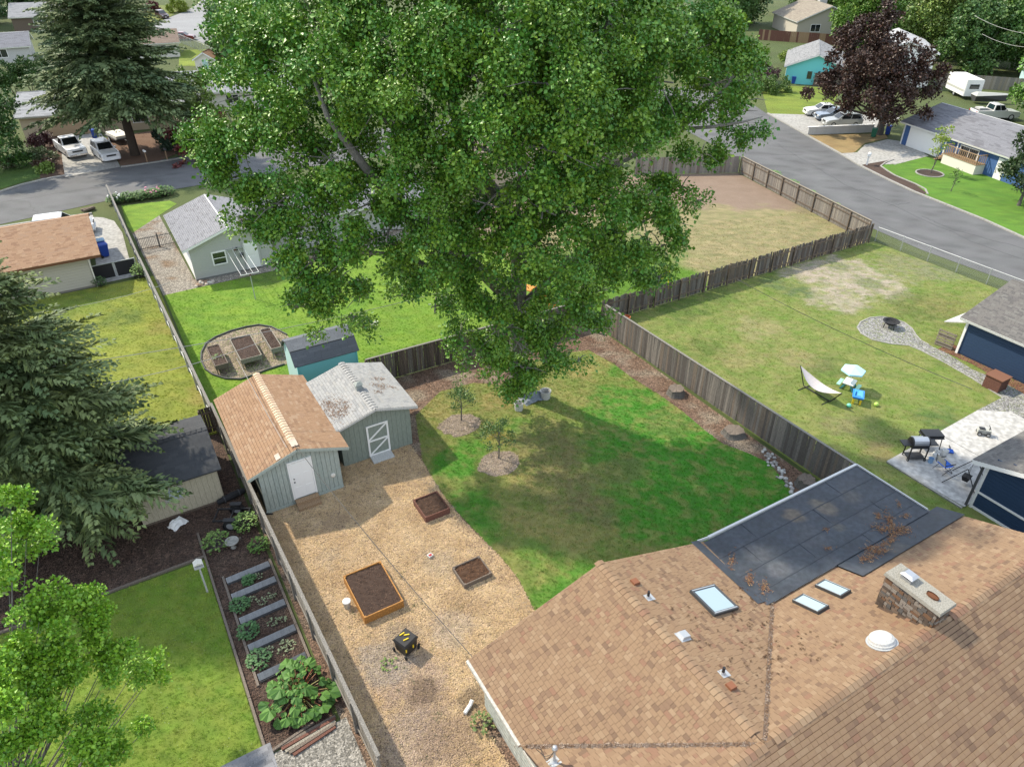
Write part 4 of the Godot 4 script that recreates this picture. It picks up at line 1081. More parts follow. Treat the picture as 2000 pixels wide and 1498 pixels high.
	# skylights
	skylight(h, Vector3(14.76, 3.14, -11.15), Vector3(0, 0, 1), Vector3(-vw.x, vw.y, 0) / lw, 1.19, 1.24, 0.1)
	skylight(h, Vector3(16.9, 2.78, -9.4), Vector3(1, 0, 0), vn / ln, 0.56, 1.07, 0.06)
	skylight(h, Vector3(18.15, 2.755, -9.47), Vector3(1, 0, 0), vn / ln, 0.54, 1.07, 0.06)
	# roof vents
	for p in [Vector3(11.91, 4.05, -12.08), Vector3(11.86, 4.07, -7.59)]:
		st = st0()
		hexa(st, [p + Vector3(-0.13, 0.0, -0.13), p + Vector3(0.15, -0.08, -0.13), p + Vector3(0.15, -0.08, 0.13), p + Vector3(-0.13, 0.0, 0.13)], [p + Vector3(-0.1, 0.13, -0.11), p + Vector3(0.13, 0.1, -0.11), p + Vector3(0.13, 0.1, 0.11), p + Vector3(-0.1, 0.13, 0.11)])
		part(h, "box_vent", st, "copper_vent")
	for p in [Vector3(11.89, 4.06, -11.36), Vector3(12.01, 4.02, -8.05)]:
		st = st0()
		tube(st, [p - Vector3(0, 0.1, 0), p + Vector3(0, 0.32, 0)], [0.045, 0.045], 10)
		var v := part(h, "vent_pipe", st, "black")
		st = st0()
		lathe(st, [Vector2(0.1, 0.02), Vector2(0.075, 0.06), Vector2(0.048, 0.12)], 10, p)
		box(st, p + Vector3(0.06, -0.0, 0), Vector3(0.34, 0.012, 0.28), WHITE, Basis(Vector3.BACK, -0.31))
		part(v, "flashing", st, "galv")
	st = st0()
	var bv := Vector3(11.84, 4.08, -9.62)
	var eb := Basis(Vector3.BACK, -0.31)
	box(st, bv + Vector3(0, 0.015, 0), Vector3(0.42, 0.012, 0.38), WHITE, eb)
	var lo := []; var hi := []
	for k in [Vector2(-1, -1), Vector2(1, -1), Vector2(1, 1), Vector2(-1, 1)]:
		lo.append(bv + eb * Vector3(k.x * 0.17, 0.02, k.y * 0.15)); hi.append(bv + eb * Vector3(k.x * 0.15 + 0.02, 0.13, k.y * 0.13))
	hexa(st, lo, hi)
	part(h, "exhaust_hood", st, "galv")
	st = st0()
	var nb := facing(Vector3(1, 0, 0), vn / ln)
	lathe(st, [Vector2(0.40, 0.03), Vector2(0.40, 0.1), Vector2(0.38, 0.12), Vector2(0.36, 0.2), Vector2(0.28, 0.27), Vector2(0.15, 0.3), Vector2(0, 0.31)], 28, Vector3(17.04, 4.03, -6.34), WHITE, nb)
	var dome := part(h, "round_vent", st, "white_worn")
	st = st0()
	lathe(st, [Vector2(0.46, 0.02), Vector2(0.46, 0.045), Vector2(0.36, 0.05)], 28, Vector3(17.04, 4.03, -6.34), WHITE, nb)
	part(dome, "base_flange", st, "galv")
	# chimney
	var cc := Vector3(19.0, 0, -6.72)
	st = st0()
	box(st, cc + Vector3(0, 4.1, 0), Vector3(0.66, 1.7, 1.78))
	var ch := part(h, "chimney", st, mk("mortar", Color(0.10, 0.085, 0.07), 0.95))
	var sm := []
	for q in [Color(0.17, 0.13, 0.10), Color(0.11, 0.08, 0.06), Color(0.24, 0.17, 0.12), Color(0.30, 0.26, 0.22), Color(0.14, 0.13, 0.12), Color(0.2, 0.11, 0.06)]: sm.append(mk("stone_%d" % sm.size(), q, 0.95, "blotch", Vector3.ONE * 2.0))
	for face in 4:
		var L := 0.66 if face % 2 == 0 else 1.78
		var D := 1.78 if face % 2 == 0 else 0.66
		var fb := Basis(Vector3.UP, face * PI * 0.5)
		var y := 3.28
		while y < 4.86:
			var rh := rng.randf_range(0.09, 0.16)
			var x := -L * 0.5
			while x < L * 0.5 - 0.03:
				var ww := minf(rng.randf_range(0.1, 0.3), L * 0.5 - x)
				piece(ch, "stone", cc + fb * Vector3(x + ww * 0.5, y + rh * 0.5, D * 0.5 + rng.randf_range(0.0, 0.025)), Vector3(ww - 0.015, rh - 0.012, 0.06), sm[rng.randi() % 6], fb * Basis(Vector3.BACK, rng.randfn() * 0.05))
				x += ww
			y += rh
	st = st0()
	hexa(st, [cc + Vector3(-0.42, 4.9, -0.98), cc + Vector3(0.42, 4.9, -0.98), cc + Vector3(0.42, 4.9, 0.98), cc + Vector3(-0.42, 4.9, 0.98)], [cc + Vector3(-0.4, 5.02, -0.96), cc + Vector3(0.4, 5.02, -0.96), cc + Vector3(0.4, 5.02, 0.96), cc + Vector3(-0.4, 5.02, 0.96)])
	part(ch, "cap_slab", st, mk("cap_concrete", Color(0.36, 0.345, 0.3), 0.95, "blotch", Vector3.ONE * 1.5, "bumpfine", 0.4))
	st = st0()
	for s in [Vector2(-0.13, -0.13), Vector2(0.13, -0.13), Vector2(0.13, 0.13), Vector2(-0.13, 0.13)]:
		box(st, cc + Vector3(s.x, 5.12, -0.42 + s.y), Vector3(0.03, 0.2, 0.03))
	box(st, cc + Vector3(0, 5.07, -0.42), Vector3(0.34, 0.1, 0.36))
	hexa(st, [cc + Vector3(-0.2, 5.2, -0.64), cc + Vector3(0.2, 5.2, -0.64), cc + Vector3(0.2, 5.2, -0.2), cc + Vector3(-0.2, 5.2, -0.2)], [cc + Vector3(-0.12, 5.28, -0.56), cc + Vector3(0.12, 5.28, -0.56), cc + Vector3(0.12, 5.28, -0.28), cc + Vector3(-0.12, 5.28, -0.28)])
	part(ch, "flue_cowl", st, "steel")
	st = st0()
	for k in 16:
		var a := TAU * k / 16; var e2 := TAU * (k + 1) / 16
		for w in [[0.13, 0.17]]:
			quad(st, cc + Vector3(cos(a) * 0.11, 5.03, 0.42 + sin(a) * 0.2), cc + Vector3(cos(e2) * 0.11, 5.03, 0.42 + sin(e2) * 0.2), cc + Vector3(cos(e2) * 0.11, 5.09, 0.42 + sin(e2) * 0.2), cc + Vector3(cos(a) * 0.11, 5.09, 0.42 + sin(a) * 0.2))
			tri(st, cc + Vector3(0, 5.06, 0.42), cc + Vector3(cos(a) * 0.09, 5.06, 0.42 + sin(a) * 0.18), cc + Vector3(cos(e2) * 0.09, 5.06, 0.42 + sin(e2) * 0.18))
	part(ch, "flue_rim", st, "rust")
	st = st0()
	box(st, cc + Vector3(-0.36, 3.62, -0.1), Vector3(0.24, 0.03, 2.3), WHITE, Basis(Vector3.RIGHT, -0.387))
	box(st, cc + Vector3(0.0, 3.24, -1.0), Vector3(0.96, 0.03, 0.24), WHITE, Basis(Vector3.RIGHT, -0.387))
	part(ch, "flashing", st, "black_matte")
	# electric service mast with its drip loop
	var mp := Vector3(6.57, 3.01, -8.83)
	st = st0()
	tube(st, [mp - Vector3(0, 0.3, 0), mp + Vector3(0, 0.62, 0)], [0.035, 0.035], 10)
	var mast := part(h, "service_mast", st, "galv")
	st = st0()
	lathe(st, [Vector2(0.045, 0.58), Vector2(0.085, 0.66), Vector2(0.09, 0.74), Vector2(0.05, 0.8), Vector2(0, 0.81)], 12, mp)
	part(mast, "weatherhead", st, "steel")
	st = st0()
	for q in 3:
		var lp := []
		for k in 14:
			var t := k / 13.0
			lp.append(mp + Vector3(-0.05 - 0.34 * t + 0.06 * sin(t * 9.0 + q), 0.68 - 0.5 * sin(t * PI) * (0.6 + 0.25 * q) + 0.05 * t, 0.05 * sin(t * 6.0) - 0.25 * t))
		var rr := []
		rr.resize(14); rr.fill(0.008)
		tube(st, lp, rr, 5)
	part(mast, "drip_loop", st, "wire")
	st = st0()
	lathe(st, [Vector2(0.12, 0.03), Vector2(0.1, 0.05), Vector2(0.04, 0.12)], 10, mp)
	box(st, mp + Vector3(0, 0.02, 0), Vector3(0.34, 0.012, 0.34), WHITE, nb)
	part(mast, "flashing", st, "galv")

func wire(called: String, label: String, a: Vector3, b: Vector3, sag: float, r: float, m: String, group := ""):
	var st := st0()
	var pts := []; var rr := []
	for k in 25:
		var t := k / 24.0
		pts.append(a.lerp(b, t) - Vector3(0, sag * 4.0 * t * (1.0 - t), 0)); rr.append(r)
	tube(st, pts, rr, 5)
	tag(part(self, called, st, m), label, "wire", group)


func gable_roof(h: Node, x0: float, x1: float, z0: float, z1: float, ev: float, hr: float, t := 0.09, m = "roof_deck", along_z := true):
	var st := st0()
	if along_z:
		var xm := (x0 + x1) * 0.5
		slab(st, [Vector3(x0, ev, z0), Vector3(x0, ev, z1), Vector3(xm, hr, z1), Vector3(xm, hr, z0)], t)
		slab(st, [Vector3(x1, ev, z0), Vector3(x1, ev, z1), Vector3(xm, hr, z1), Vector3(xm, hr, z0)], t)
	else:
		var zm := (z0 + z1) * 0.5
		slab(st, [Vector3(x0, ev, z0), Vector3(x1, ev, z0), Vector3(x1, hr, zm), Vector3(x0, hr, zm)], t)
		slab(st, [Vector3(x0, ev, z1), Vector3(x1, ev, z1), Vector3(x1, hr, zm), Vector3(x0, hr, zm)], t)
	return part(h, "roof", st, m)

func gable_tabs(tabs: Array, x0: float, x1: float, z0: float, z1: float, ev: float, hr: float, expo: float, w: float, n: int, along_z := true, thick := 0.014, special = null):
	if along_z:
		var v := Vector3((x1 - x0) * 0.5, hr - ev, 0)
		var l := v.length()
		var p := rect(0, 0, z1 - z0, l)
		lay_tabs(tabs, Vector3(x0, ev + 0.01, z0), Vector3.BACK, v / l, p, expo, w, n, thick, special)
		lay_tabs(tabs, Vector3(x1, ev + 0.01, z0), Vector3.BACK, Vector3(-v.x, v.y, 0) / l, p, expo, w, n, thick, special)
	else:
		var v := Vector3(0, hr - ev, (z1 - z0) * 0.5)
		var l := v.length()
		var p := rect(0, 0, x1 - x0, l)
		lay_tabs(tabs, Vector3(x0, ev + 0.01, z0), Vector3.RIGHT, v / l, p, expo, w, n, thick, special)
		lay_tabs(tabs, Vector3(x0, ev + 0.01, z1), Vector3.RIGHT, Vector3(0, v.y, -v.z) / l, p, expo, w, n, thick, special)

func gable_walls(h: Node, x0: float, x1: float, z0: float, z1: float, ht: float, pk: float, m, along_z := true):
	var st := st0()
	box(st, Vector3((x0 + x1) * 0.5, ht * 0.5, (z0 + z1) * 0.5), Vector3(x1 - x0, ht, z1 - z0))
	if along_z:
		prism(st, pl([Vector2((x0 - x1) * 0.5, 0), Vector2((x1 - x0) * 0.5, 0), Vector2(0, pk - ht)]), z0 + 0.002, z1 - 0.002, Transform3D(Basis.IDENTITY, Vector3((x0 + x1) * 0.5, ht, 0)))
	else:
		prism(st, pl([Vector2((z0 - z1) * 0.5, 0), Vector2((z1 - z0) * 0.5, 0), Vector2(0, pk - ht)]), x0 + 0.002, x1 - 0.002, Transform3D(Basis(Vector3.BACK, Vector3.UP, Vector3.RIGHT), Vector3(0, ht, (z0 + z1) * 0.5)))
	return part(h, "wall", st, m)

func tones(base: Array, key: String) -> Array:
	var r := []
	for i in base.size(): r.append(mk("%s%d" % [key, i], base[i], 0.93, "fine", Vector3.ONE * 2.0, "bumpfine", 0.3))
	return r

func raised_bed(label: String, c: Vector2, sx: float, sz: float, h: float, m, fill: Color, turn := 0.0, legs := 0.0):
	var o := thing("raised_garden_bed", label, "garden bed", Vector3(c.x, 0, c.y), turn)
	var n := 2
	for k in n:
		var y := legs + h * (k + 0.5) / n
		for s in [-1.0, 1.0]:
			piece(o, "board", Vector3(s * (sx * 0.5 - 0.02), y, 0), Vector3(0.04, h / n - 0.006, sz), m)
			piece(o, "board", Vector3(0, y, s * (sz * 0.5 - 0.02)), Vector3(sx - 0.084, h / n - 0.006, 0.04), m)
	for a in [-1.0, 1.0]:
		for b in [-1.0, 1.0]:
			piece(o, "corner_post" if legs == 0.0 else "leg", Vector3(a * (sx * 0.5 - 0.07), (h + legs) * 0.5 - 0.01, b * (sz * 0.5 - 0.07)), Vector3(0.06, h + legs - 0.02, 0.06), m)
	var st := st0()
	var nx := 10; var nzv := 12
	var f := func(i: int, j: int) -> Vector3:
		var x := (float(i) / nx - 0.5) * (sx - 0.08); var z := (float(j) / nzv - 0.5) * (sz - 0.08)
		return Vector3(x, legs + h - 0.07 + 0.05 * nf.get_noise_2d((x + c.x) * 4.0, (z + c.y) * 4.0), z)
	for i in nx:
		for j in nzv:
			quad(st, f.call(i, j), f.call(i + 1, j), f.call(i + 1, j + 1), f.call(i, j + 1), fill)
	part(o, "soil", st, mk("soil_%s" % o.name, WHITE, 0.98, "speck", Vector3.ONE * 0.9, "bumpy", 1.0, true))
	var xfs := []; var cl := []
	for i in int(sx * sz * 130.0):
		xfs.append(Transform3D(rand_basis(rng.randf_range(0.025, 0.06), 0.4), Vector3(rng.randf_range(-0.47, 0.47) * sx, legs + h - 0.065, rng.randf_range(-0.47, 0.47) * sz)))
		var k := rng.randf_range(0.5, 2.2)
		cl.append(Color(fill.r * k, fill.g * k, fill.b * k))
	mm(o, "clods", chip_mesh[0], xfs, cl, "chip").set_meta("kind", "stuff")
	return o

func stump(label: String, c: Vector2, r: float, h: float, seed_: float):
	var o := thing("tree_stump", label, "stump", Vector3(c.x, 0, c.y))
	var st := st0(); var tp := st0()
	var n := 18
	var R := func(k: int, y: float) -> Vector3:
		var a := TAU * k / n
		var q := r * (1.0 + 0.28 * nz.get_noise_2d(cos(a) * 2.0 + seed_, sin(a) * 2.0) + 0.3 * (1.0 - y) * (1.0 - y))
		return Vector3(cos(a) * q, y * h * (1.0 + 0.22 * nz.get_noise_2d(cos(a) * 3.0, sin(a) * 3.0 + seed_)), sin(a) * q)
	for k in n:
		for j in 3:
			quad(st, R.call(k, j / 3.0), R.call((k + 1) % n, j / 3.0), R.call((k + 1) % n, (j + 1) / 3.0), R.call(k, (j + 1) / 3.0))
		tri(tp, Vector3(0, h * 0.97, 0), R.call(k, 1.0), R.call((k + 1) % n, 1.0))
	part(o, "bark", st, "bark")
	part(o, "cut_face", tp, "wood_grey")

func bucket(label: String, c: Vector3, r: float, h: float, m, cat := "bucket", lid := ""):
	var o := thing("bucket", label, cat, c)
	var st := st0()
	lathe(st, [Vector2(0, 0.0), Vector2(r * 0.86, 0.0), Vector2(r * 0.97, h * 0.93), Vector2(r * 1.06, h * 0.94), Vector2(r * 1.06, h), Vector2(r * 0.95, h), Vector2(r * 0.84, h * 0.3), Vector2(0, h * 0.3)] if lid == "" else [Vector2(0, 0.0), Vector2(r * 0.86, 0.0), Vector2(r, h)], 18)
	part(o, "pail", st, m)
	st = st0()
	if lid:
		lathe(st, [Vector2(r * 1.05, h - 0.04), Vector2(r * 1.08, h), Vector2(r * 0.95, h + 0.02), Vector2(0, h + 0.02)], 18)
		part(o, "lid", st, lid)
	else:
		var pts := []; var rr := []
		for k in 11:
			var a := PI * k / 10.0
			pts.append(Vector3(cos(a) * r, h * 0.93 + sin(a) * r * 0.25, sin(a) * r * 0.9)); rr.append(0.006)
		tube(st, pts, rr, 5)
		part(o, "handle", st, "galv")

func rock(label: String, at: Vector3, s: Vector3, m, group := "", called := "rock"):
	var st := st0()
	var n := 9
	var sd := rng.randf() * 100.0
	var f := func(i: int, j: int) -> Vector3:
		var a := TAU * (j % n) / n; var t := PI * i / 6.0
		var d := Vector3(sin(t) * cos(a), cos(t), sin(t) * sin(a))
		return d * s * 0.5 * (1.0 + 0.35 * nz.get_noise_3d(d.x + sd, d.y, d.z))
	for i in 6:
		for j in n: quad(st, f.call(i, j), f.call(i, j + 1), f.call(i + 1, j + 1), f.call(i + 1, j))
	var o := part(self, called, st, m)
	o.position = at + Vector3(0, s.y * 0.25, 0)
	o.rotation.y = rng.randf() * TAU
	tag(o, label, "rock", group)

func plant(called: String, label: String, at: Vector3, r: float, h: float, n: int, leaf: float, c0: Color, c1: Color, group := "", m := "leaf_matte", category := "plant"):
	var o := thing(called, label, category, at, rng.randf() * 360.0, group)
	var st := st0(); var sm := st0()
	for i in n:
		var a := rng.randf() * TAU
		var q := r * sqrt(rng.randf())
		var p := Vector3(cos(a) * q, h * (0.35 + 0.65 * rng.randf()) * (1.0 - 0.45 * q / r), sin(a) * q)
		var l := leaf * rng.randf_range(0.7, 1.2)
		var d := Vector3(cos(a) + rng.randfn() * 0.5, rng.randf_range(-0.3, 0.5), sin(a) + rng.randfn() * 0.5).normalized()
		var s := d.cross(Vector3.UP).normalized() * l * 0.38
		var c := mixc(c0, c1, rng.randf())
		var mid := p + d * l * 0.5 + Vector3(0, l * 0.12, 0)
		tri(st, p, mid + s, mid, c); tri(st, p, mid, mid - s, c)
		tri(st, mid + s, p + d * l, mid, c); tri(st, mid, p + d * l, mid - s, c)
		if i % 4 == 0: tube(sm, [Vector3(p.x * 0.2, 0, p.z * 0.2), p], [0.012 * r / 0.3, 0.006], 4)
	part(o, "stems", sm, "bark")
	part(o, "leaves", st, m)
	return o

func young_tree(label: String, at: Vector3, h: float):
	var o := thing("young_fruit_tree", label, "tree", at)
	var st := st0()
	var lobes := []
	tube(st, [Vector3.ZERO, Vector3(0.03, h * 0.5, 0.02), Vector3(0, h * 0.95, 0)], [0.04, 0.03, 0.01], 7)
	for k in 8:
		var a := k * 2.4
		var y := h * (0.38 + 0.07 * k)
		var e := Vector3(cos(a) * 0.5 * (1.2 - 0.06 * k), y + 0.28, sin(a) * 0.5 * (1.2 - 0.06 * k))
		tube(st, [Vector3(0, y * 0.9, 0), e], [0.018, 0.006], 5)
		lobes.append([at + e, 0.36])
	lobes.append([at + Vector3(0, h, 0), 0.35])
	part(o, "trunk", st, "bark")
	leafy(o, "crown", lobes, leaf_clump(12, 0.45, 77), 9.0, 0.2, Color(0.05, 0.115, 0.03), Color(0.11, 0.2, 0.05), "leaf", at)

func own_yard():
	# ---- garden shed with the brown roof
	var o := thing("garden_shed", "pale sage wooden shed with brown shingle roof and white door", "shed")
	gable_walls(o, 2.57, 6.17, -32.7, -26.32, 2.28, 3.02, "sage_groove")
	for k in 18:
		var xx := 2.57 + (k + 0.5) * 0.2
		var top := 2.36 + (1.8 - absf(xx - 4.37)) * 0.36
		piece(o, "siding_board", Vector3(xx, top * 0.5 + 0.02, -26.305), Vector3(0.184, top, 0.03), "sage" if k % 5 != 3 else mk("sage_b", Color(0.36, 0.42, 0.385), 0.85, "softstreak", Vector3(1.2, 0.2, 1.2)))
	for k in 31: piece(o, "siding_board", Vector3(6.185, 1.15, -26.42 - k * 0.2), Vector3(0.03, 2.2, 0.188), "sage")
	piece(o, "base_board", Vector3(4.37, 0.09, -26.285), Vector3(3.66, 0.14, 0.03), "sage")
	var rf: Node = gable_roof(o, 2.1, 6.66, -33.1, -26.05, 2.4, 3.2)
	var tabs := []
	var warm := [Color(0.46, 0.285, 0.17), Color(0.42, 0.255, 0.15), Color(0.49, 0.32, 0.2), Color(0.38, 0.225, 0.135), Color(0.45, 0.28, 0.175), Color(0.51, 0.345, 0.22)]
	var wm := tones(warm, "shedtab")
	gable_tabs(tabs, 2.1, 6.66, -33.1, -26.05, 2.4, 3.2, 0.142, 0.26, 6)
	set_tabs(o, "shingle", tabs, wm, "shingle_v", warm, 260)
	ridge_caps(o, Vector3(4.38, 3.23, -33.1), Vector3(4.38, 3.23, -26.6), cap_shape(0.35), 0.22, [mk("pale_cap", Color(0.55, 0.42, 0.3), 0.9), mk("pale_cap2", Color(0.5, 0.36, 0.25), 0.9)])
	piece(o, "ridge_patch", Vector3(4.38, 3.25, -26.55), Vector3(0.3, 0.02, 0.55), mk("patch", Color(0.5, 0.42, 0.35), 0.9))
	piece(o, "roof_patch", Vector3(3.55, 2.96, -26.3), Vector3(0.22, 0.015, 0.4), M["patch"], Basis(Vector3.BACK, 0.337))
	var st := st0()
	for s in [-1.0, 1.0]: box(st, Vector3(4.38 + s * 1.14, 2.74, -26.04), Vector3(2.4, 0.14, 0.025), WHITE, Basis(Vector3.BACK, -s * 0.338))
	part(o, "rake_board", st, "sage")
	st = st0()
	box(st, Vector3(4.4, 1.36, -26.27), Vector3(0.96, 2.0, 0.045))
	var d := part(o, "door", st, "white")
	for q in [[-0.22, 0.72, 0.3, 0.42], [0.22, 0.72, 0.3, 0.42], [-0.22, 0.05, 0.3, 0.62], [0.22, 0.05, 0.3, 0.62], [-0.22, -0.62, 0.3, 0.5], [0.22, -0.62, 0.3, 0.5]]:
		st = st0()
		box(st, Vector3(4.4 + q[0], 1.36 + q[1], -26.245), Vector3(q[2], q[3], 0.012))
		part(d, "panel", st, "white")
	st = st0()
	lathe(st, [Vector2(0.03, 0), Vector2(0.035, 0.04), Vector2(0, 0.06)], 10, Vector3(4.03, 1.32, -26.24), WHITE, Basis(Vector3.RIGHT, PI / 2))
	lathe(st, [Vector2(0.03, 0), Vector2(0.03, 0.025), Vector2(0, 0.03)], 10, Vector3(4.03, 1.5, -26.24), WHITE, Basis(Vector3.RIGHT, PI / 2))
	part(d, "handle", st, "black")
	st = st0()
	for q in [[-0.52, 1.36, 0.07, 2.06], [0.52, 1.36, 0.07, 2.06]]: box(st, Vector3(4.4 + q[0], q[1], -26.265), Vector3(q[2], q[3], 0.05))
	box(st, Vector3(4.4, 2.42, -26.265), Vector3(1.11, 0.07, 0.05))
	part(o, "door_frame", st, "white")
	for k in 2:
		piece(o, "step_tread", Vector3(4.4, 0.3 - k * 0.15, -26.08 + k * 0.27), Vector3(1.06, 0.04, 0.3), "wood_tan")
		piece(o, "step_riser", Vector3(4.4, 0.2 - k * 0.15, -25.95 + k * 0.27), Vector3(1.04, 0.15, 0.03), "wood_tan")
	st = st0()
	lathe(st, [Vector2(0.11, 0), Vector2(0.11, 0.05), Vector2(0.06, 0.08), Vector2(0, 0.08)], 14, Vector3(5.78, 0.95, -26.29), WHITE, Basis(Vector3.RIGHT, PI / 2))
	part(o, "round_vent", st, "siding_cream")
	# ---- the barn-doored shed
	o = thing("barn_shed", "grey-green shed with pale grey shingles and white braced barn door", "shed")
	gable_walls(o, 6.72, 10.36, -31.9, -27.72, 2.3, 2.86, "sage_groove")
	for k in 15:
		var xx := 6.72 + (k + 0.5) * 0.2427
		var top := 2.34 + (1.82 - absf(xx - 8.54)) * 0.27
		piece(o, "siding_board", Vector3(xx, top * 0.5 + 0.02, -27.705), Vector3(0.233, top, 0.03), "sage_dark")
	for k in 17: piece(o, "siding_board", Vector3(10.375, 1.17, -27.85 - k * 0.2427), Vector3(0.03, 2.28, 0.233), "sage_dark")
	gable_roof(o, 6.4, 10.72, -32.2, -27.42, 2.4, 3.02)
	tabs = []
	var pale := [Color(0.49, 0.495, 0.50), Color(0.45, 0.455, 0.47), Color(0.53, 0.53, 0.53), Color(0.40, 0.41, 0.42), Color(0.49, 0.485, 0.475)]
	gable_tabs(tabs, 6.4, 10.72, -32.2, -27.42, 2.4, 3.02, 0.142, 0.3, 5)
	set_tabs(o, "shingle", tabs, tones(pale, "paletab"), "shingle_v", pale, 220)
	ridge_caps(o, Vector3(8.56, 3.04, -32.2), Vector3(8.56, 3.04, -27.45), cap_shape(0.27), 0.24, tones(pale, "palecap"))
	st = st0()
	box(st, Vector3(8.5, 3.14, -29.5), Vector3(0.3, 0.34, 0.3))
	hexa(st, [Vector3(8.3, 3.3, -29.7), Vector3(8.7, 3.3, -29.7), Vector3(8.7, 3.3, -29.3), Vector3(8.3, 3.3, -29.3)], [Vector3(8.45, 3.42, -29.55), Vector3(8.55, 3.42, -29.55), Vector3(8.55, 3.42, -29.45), Vector3(8.45, 3.42, -29.45)])
	part(o, "roof_vent", st, mk("vent_grey", Color(0.25, 0.28, 0.27), 0.7))
	st = st0()
	for s in [-1.0, 1.0]: box(st, Vector3(8.56 + s * 1.08, 2.66, -27.4), Vector3(2.24, 0.12, 0.025), WHITE, Basis(Vector3.BACK, -s * 0.28))
	part(o, "rake_board", st, "white_worn")
	st = st0()
	box(st, Vector3(8.6, 1.06, -27.675), Vector3(1.12, 1.82, 0.03))
	d = part(o, "barn_door", st, "sage_dark")
	for q in [[8.08, 1.06, 0.09, 1.84, 0.0], [9.12, 1.06, 0.09, 1.84, 0.0], [8.6, 1.94, 0.95, 0.09, 0.0], [8.6, 0.18, 0.95, 0.09, 0.0], [8.6, 1.05, 0.95, 0.09, 0.0], [8.6, 1.5, 1.22, 0.08, 0.66], [8.6, 0.61, 1.22, 0.08, 0.66]]:
		piece(d, "brace_board", Vector3(q[0], q[1], -27.645), Vector3(q[2], q[3], 0.03 if q[4] == 0.0 else 0.024), "white", Basis(Vector3.BACK, q[4]))
	st = st0()
	hexa(st, [Vector3(8.05, 0, -27.66), Vector3(9.15, 0, -27.66), Vector3(9.15, 0, -27.12), Vector3(8.05, 0, -27.12)], [Vector3(8.05, 0.17, -27.66), Vector3(9.15, 0.17, -27.66), Vector3(9.15, 0.08, -27.12), Vector3(8.05, 0.08, -27.12)])
	part(o, "ramp", st, "white_worn")
	var bh := func(x: float, _z: float) -> float: return 3.02 - absf(x - 8.56) * 0.287 + 0.03
	litter(o, "needle_litter", [[Vector2(7.0, -28.9), 0.55, 0.75, 0.2], [Vector2(6.85, -29.6), 0.35, 0.5, 0.0], [Vector2(7.3, -28.5), 0.3, 0.35, 0.4], [Vector2(9.6, -29.6), 0.4, 0.22, 0.5], [Vector2(9.9, -30.3), 0.3, 0.18, 0.3], [Vector2(9.3, -29.0), 0.2, 0.2, 0.0], [Vector2(10.2, -29.4), 0.35, 0.1, 0.9]], bh, 800.0, [Color(0.30, 0.15, 0.07), Color(0.2, 0.12, 0.08), Color(0.38, 0.24, 0.15)], 0.045)
	# ---- raised beds
	raised_bed("small square raised bed of red-brown boards beside the lawn edge", Vector2(9.15, -22.78), 1.22, 1.35, 0.36, "wood_red", Color(0.12, 0.065, 0.04))
	raised_bed("large raised bed with new orange cedar boards and dark soil", Vector2(5.04, -19.5), 1.62, 2.4, 0.42, "wood_cedar", Color(0.115, 0.07, 0.05))
	raised_bed("low greyed raised bed of thin boards nearest the brown roof", Vector2(8.95, -18.45), 1.28, 1.1, 0.26, "wood_grey", Color(0.15, 0.075, 0.04))
	bucket("white lidded bucket beside the cedar raised bed", Vector3(3.93, 0.02, -19.45), 0.15, 0.36, "galv", "bucket", "white")
	bucket("white bucket on the lawn under the big tree's low boughs", Vector3(16.63, 0.01, -27.5), 0.26, 0.46, "white_worn")
	bucket("white tub leaning by the blue tarp near the big trunk", Vector3(18.5, 0.01, -27.7), 0.3, 0.5, "white_worn")
	# tarp heap
	st = st0()
	for i in 8:
		for j in 6:
			var f := func(a: int, b: int) -> Vector3:
				var x := (a / 8.0 - 0.5) * 1.5; var z := (b / 6.0 - 0.5) * 0.9
				return Vector3(x, maxf(0.02, 0.38 * (1.0 - pow(absf(x) / 0.8, 2.0)) * (1.0 - pow(absf(z) / 0.5, 2.0)) + 0.12 * nf.get_noise_2d(x * 5.0, z * 5.0)), z)
			quad(st, f.call(i, j), f.call(i + 1, j), f.call(i + 1, j + 1), f.call(i, j + 1))
	var tp := part(self, "tarp_heap", st, mk("tarp", Color(0.16, 0.19, 0.23), 0.7))
	tp.position = Vector3(17.9, 0.0, -28.0)
	tag(tp, "crumpled blue-grey tarp heaped by the big trunk", "tarp")
	# compost bin
	o = thing("compost_bin", "black square compost bin with yellow handled tools on it", "bin", Vector3(5.15, 0, -16.45), 22)
	st = st0()
	hexa(st, [Vector3(-0.26, 0.12, -0.26), Vector3(0.26, 0.12, -0.26), Vector3(0.26, 0.12, 0.26), Vector3(-0.26, 0.12, 0.26)], [Vector3(-0.32, 0.68, -0.3), Vector3(0.32, 0.68, -0.3), Vector3(0.32, 0.68, 0.3), Vector3(-0.32, 0.68, 0.3)])
	part(o, "body", st, "black")
	st = st0()
	hexa(st, [Vector3(-0.35, 0.68, -0.33), Vector3(0.35, 0.68, -0.33), Vector3(0.35, 0.68, 0.33), Vector3(-0.35, 0.68, 0.33)], [Vector3(-0.3, 0.76, -0.28), Vector3(0.3, 0.76, -0.28), Vector3(0.3, 0.76, 0.28), Vector3(-0.3, 0.76, 0.28)])
	part(o, "lid", st, "black")
	for q in [Vector2(-0.3, -0.28), Vector2(0.3, -0.28), Vector2(0.3, 0.28), Vector2(-0.3, 0.28)]: piece(o, "leg", Vector3(q.x * 1.1, 0.12, q.y * 1.1), Vector3(0.07, 0.3, 0.07), "black_matte", Basis(Vector3.BACK, -q.x * 0.6))
	for q in [[-0.06, 0.1, 0.4], [0.1, -0.02, 0.7], [0.02, -0.18, 0.2]]: piece(o, "tool_handle", Vector3(q[0], 0.785, q[1]), Vector3(0.2, 0.035, 0.035), "yellow", Basis(Vector3.UP, -q[2]))
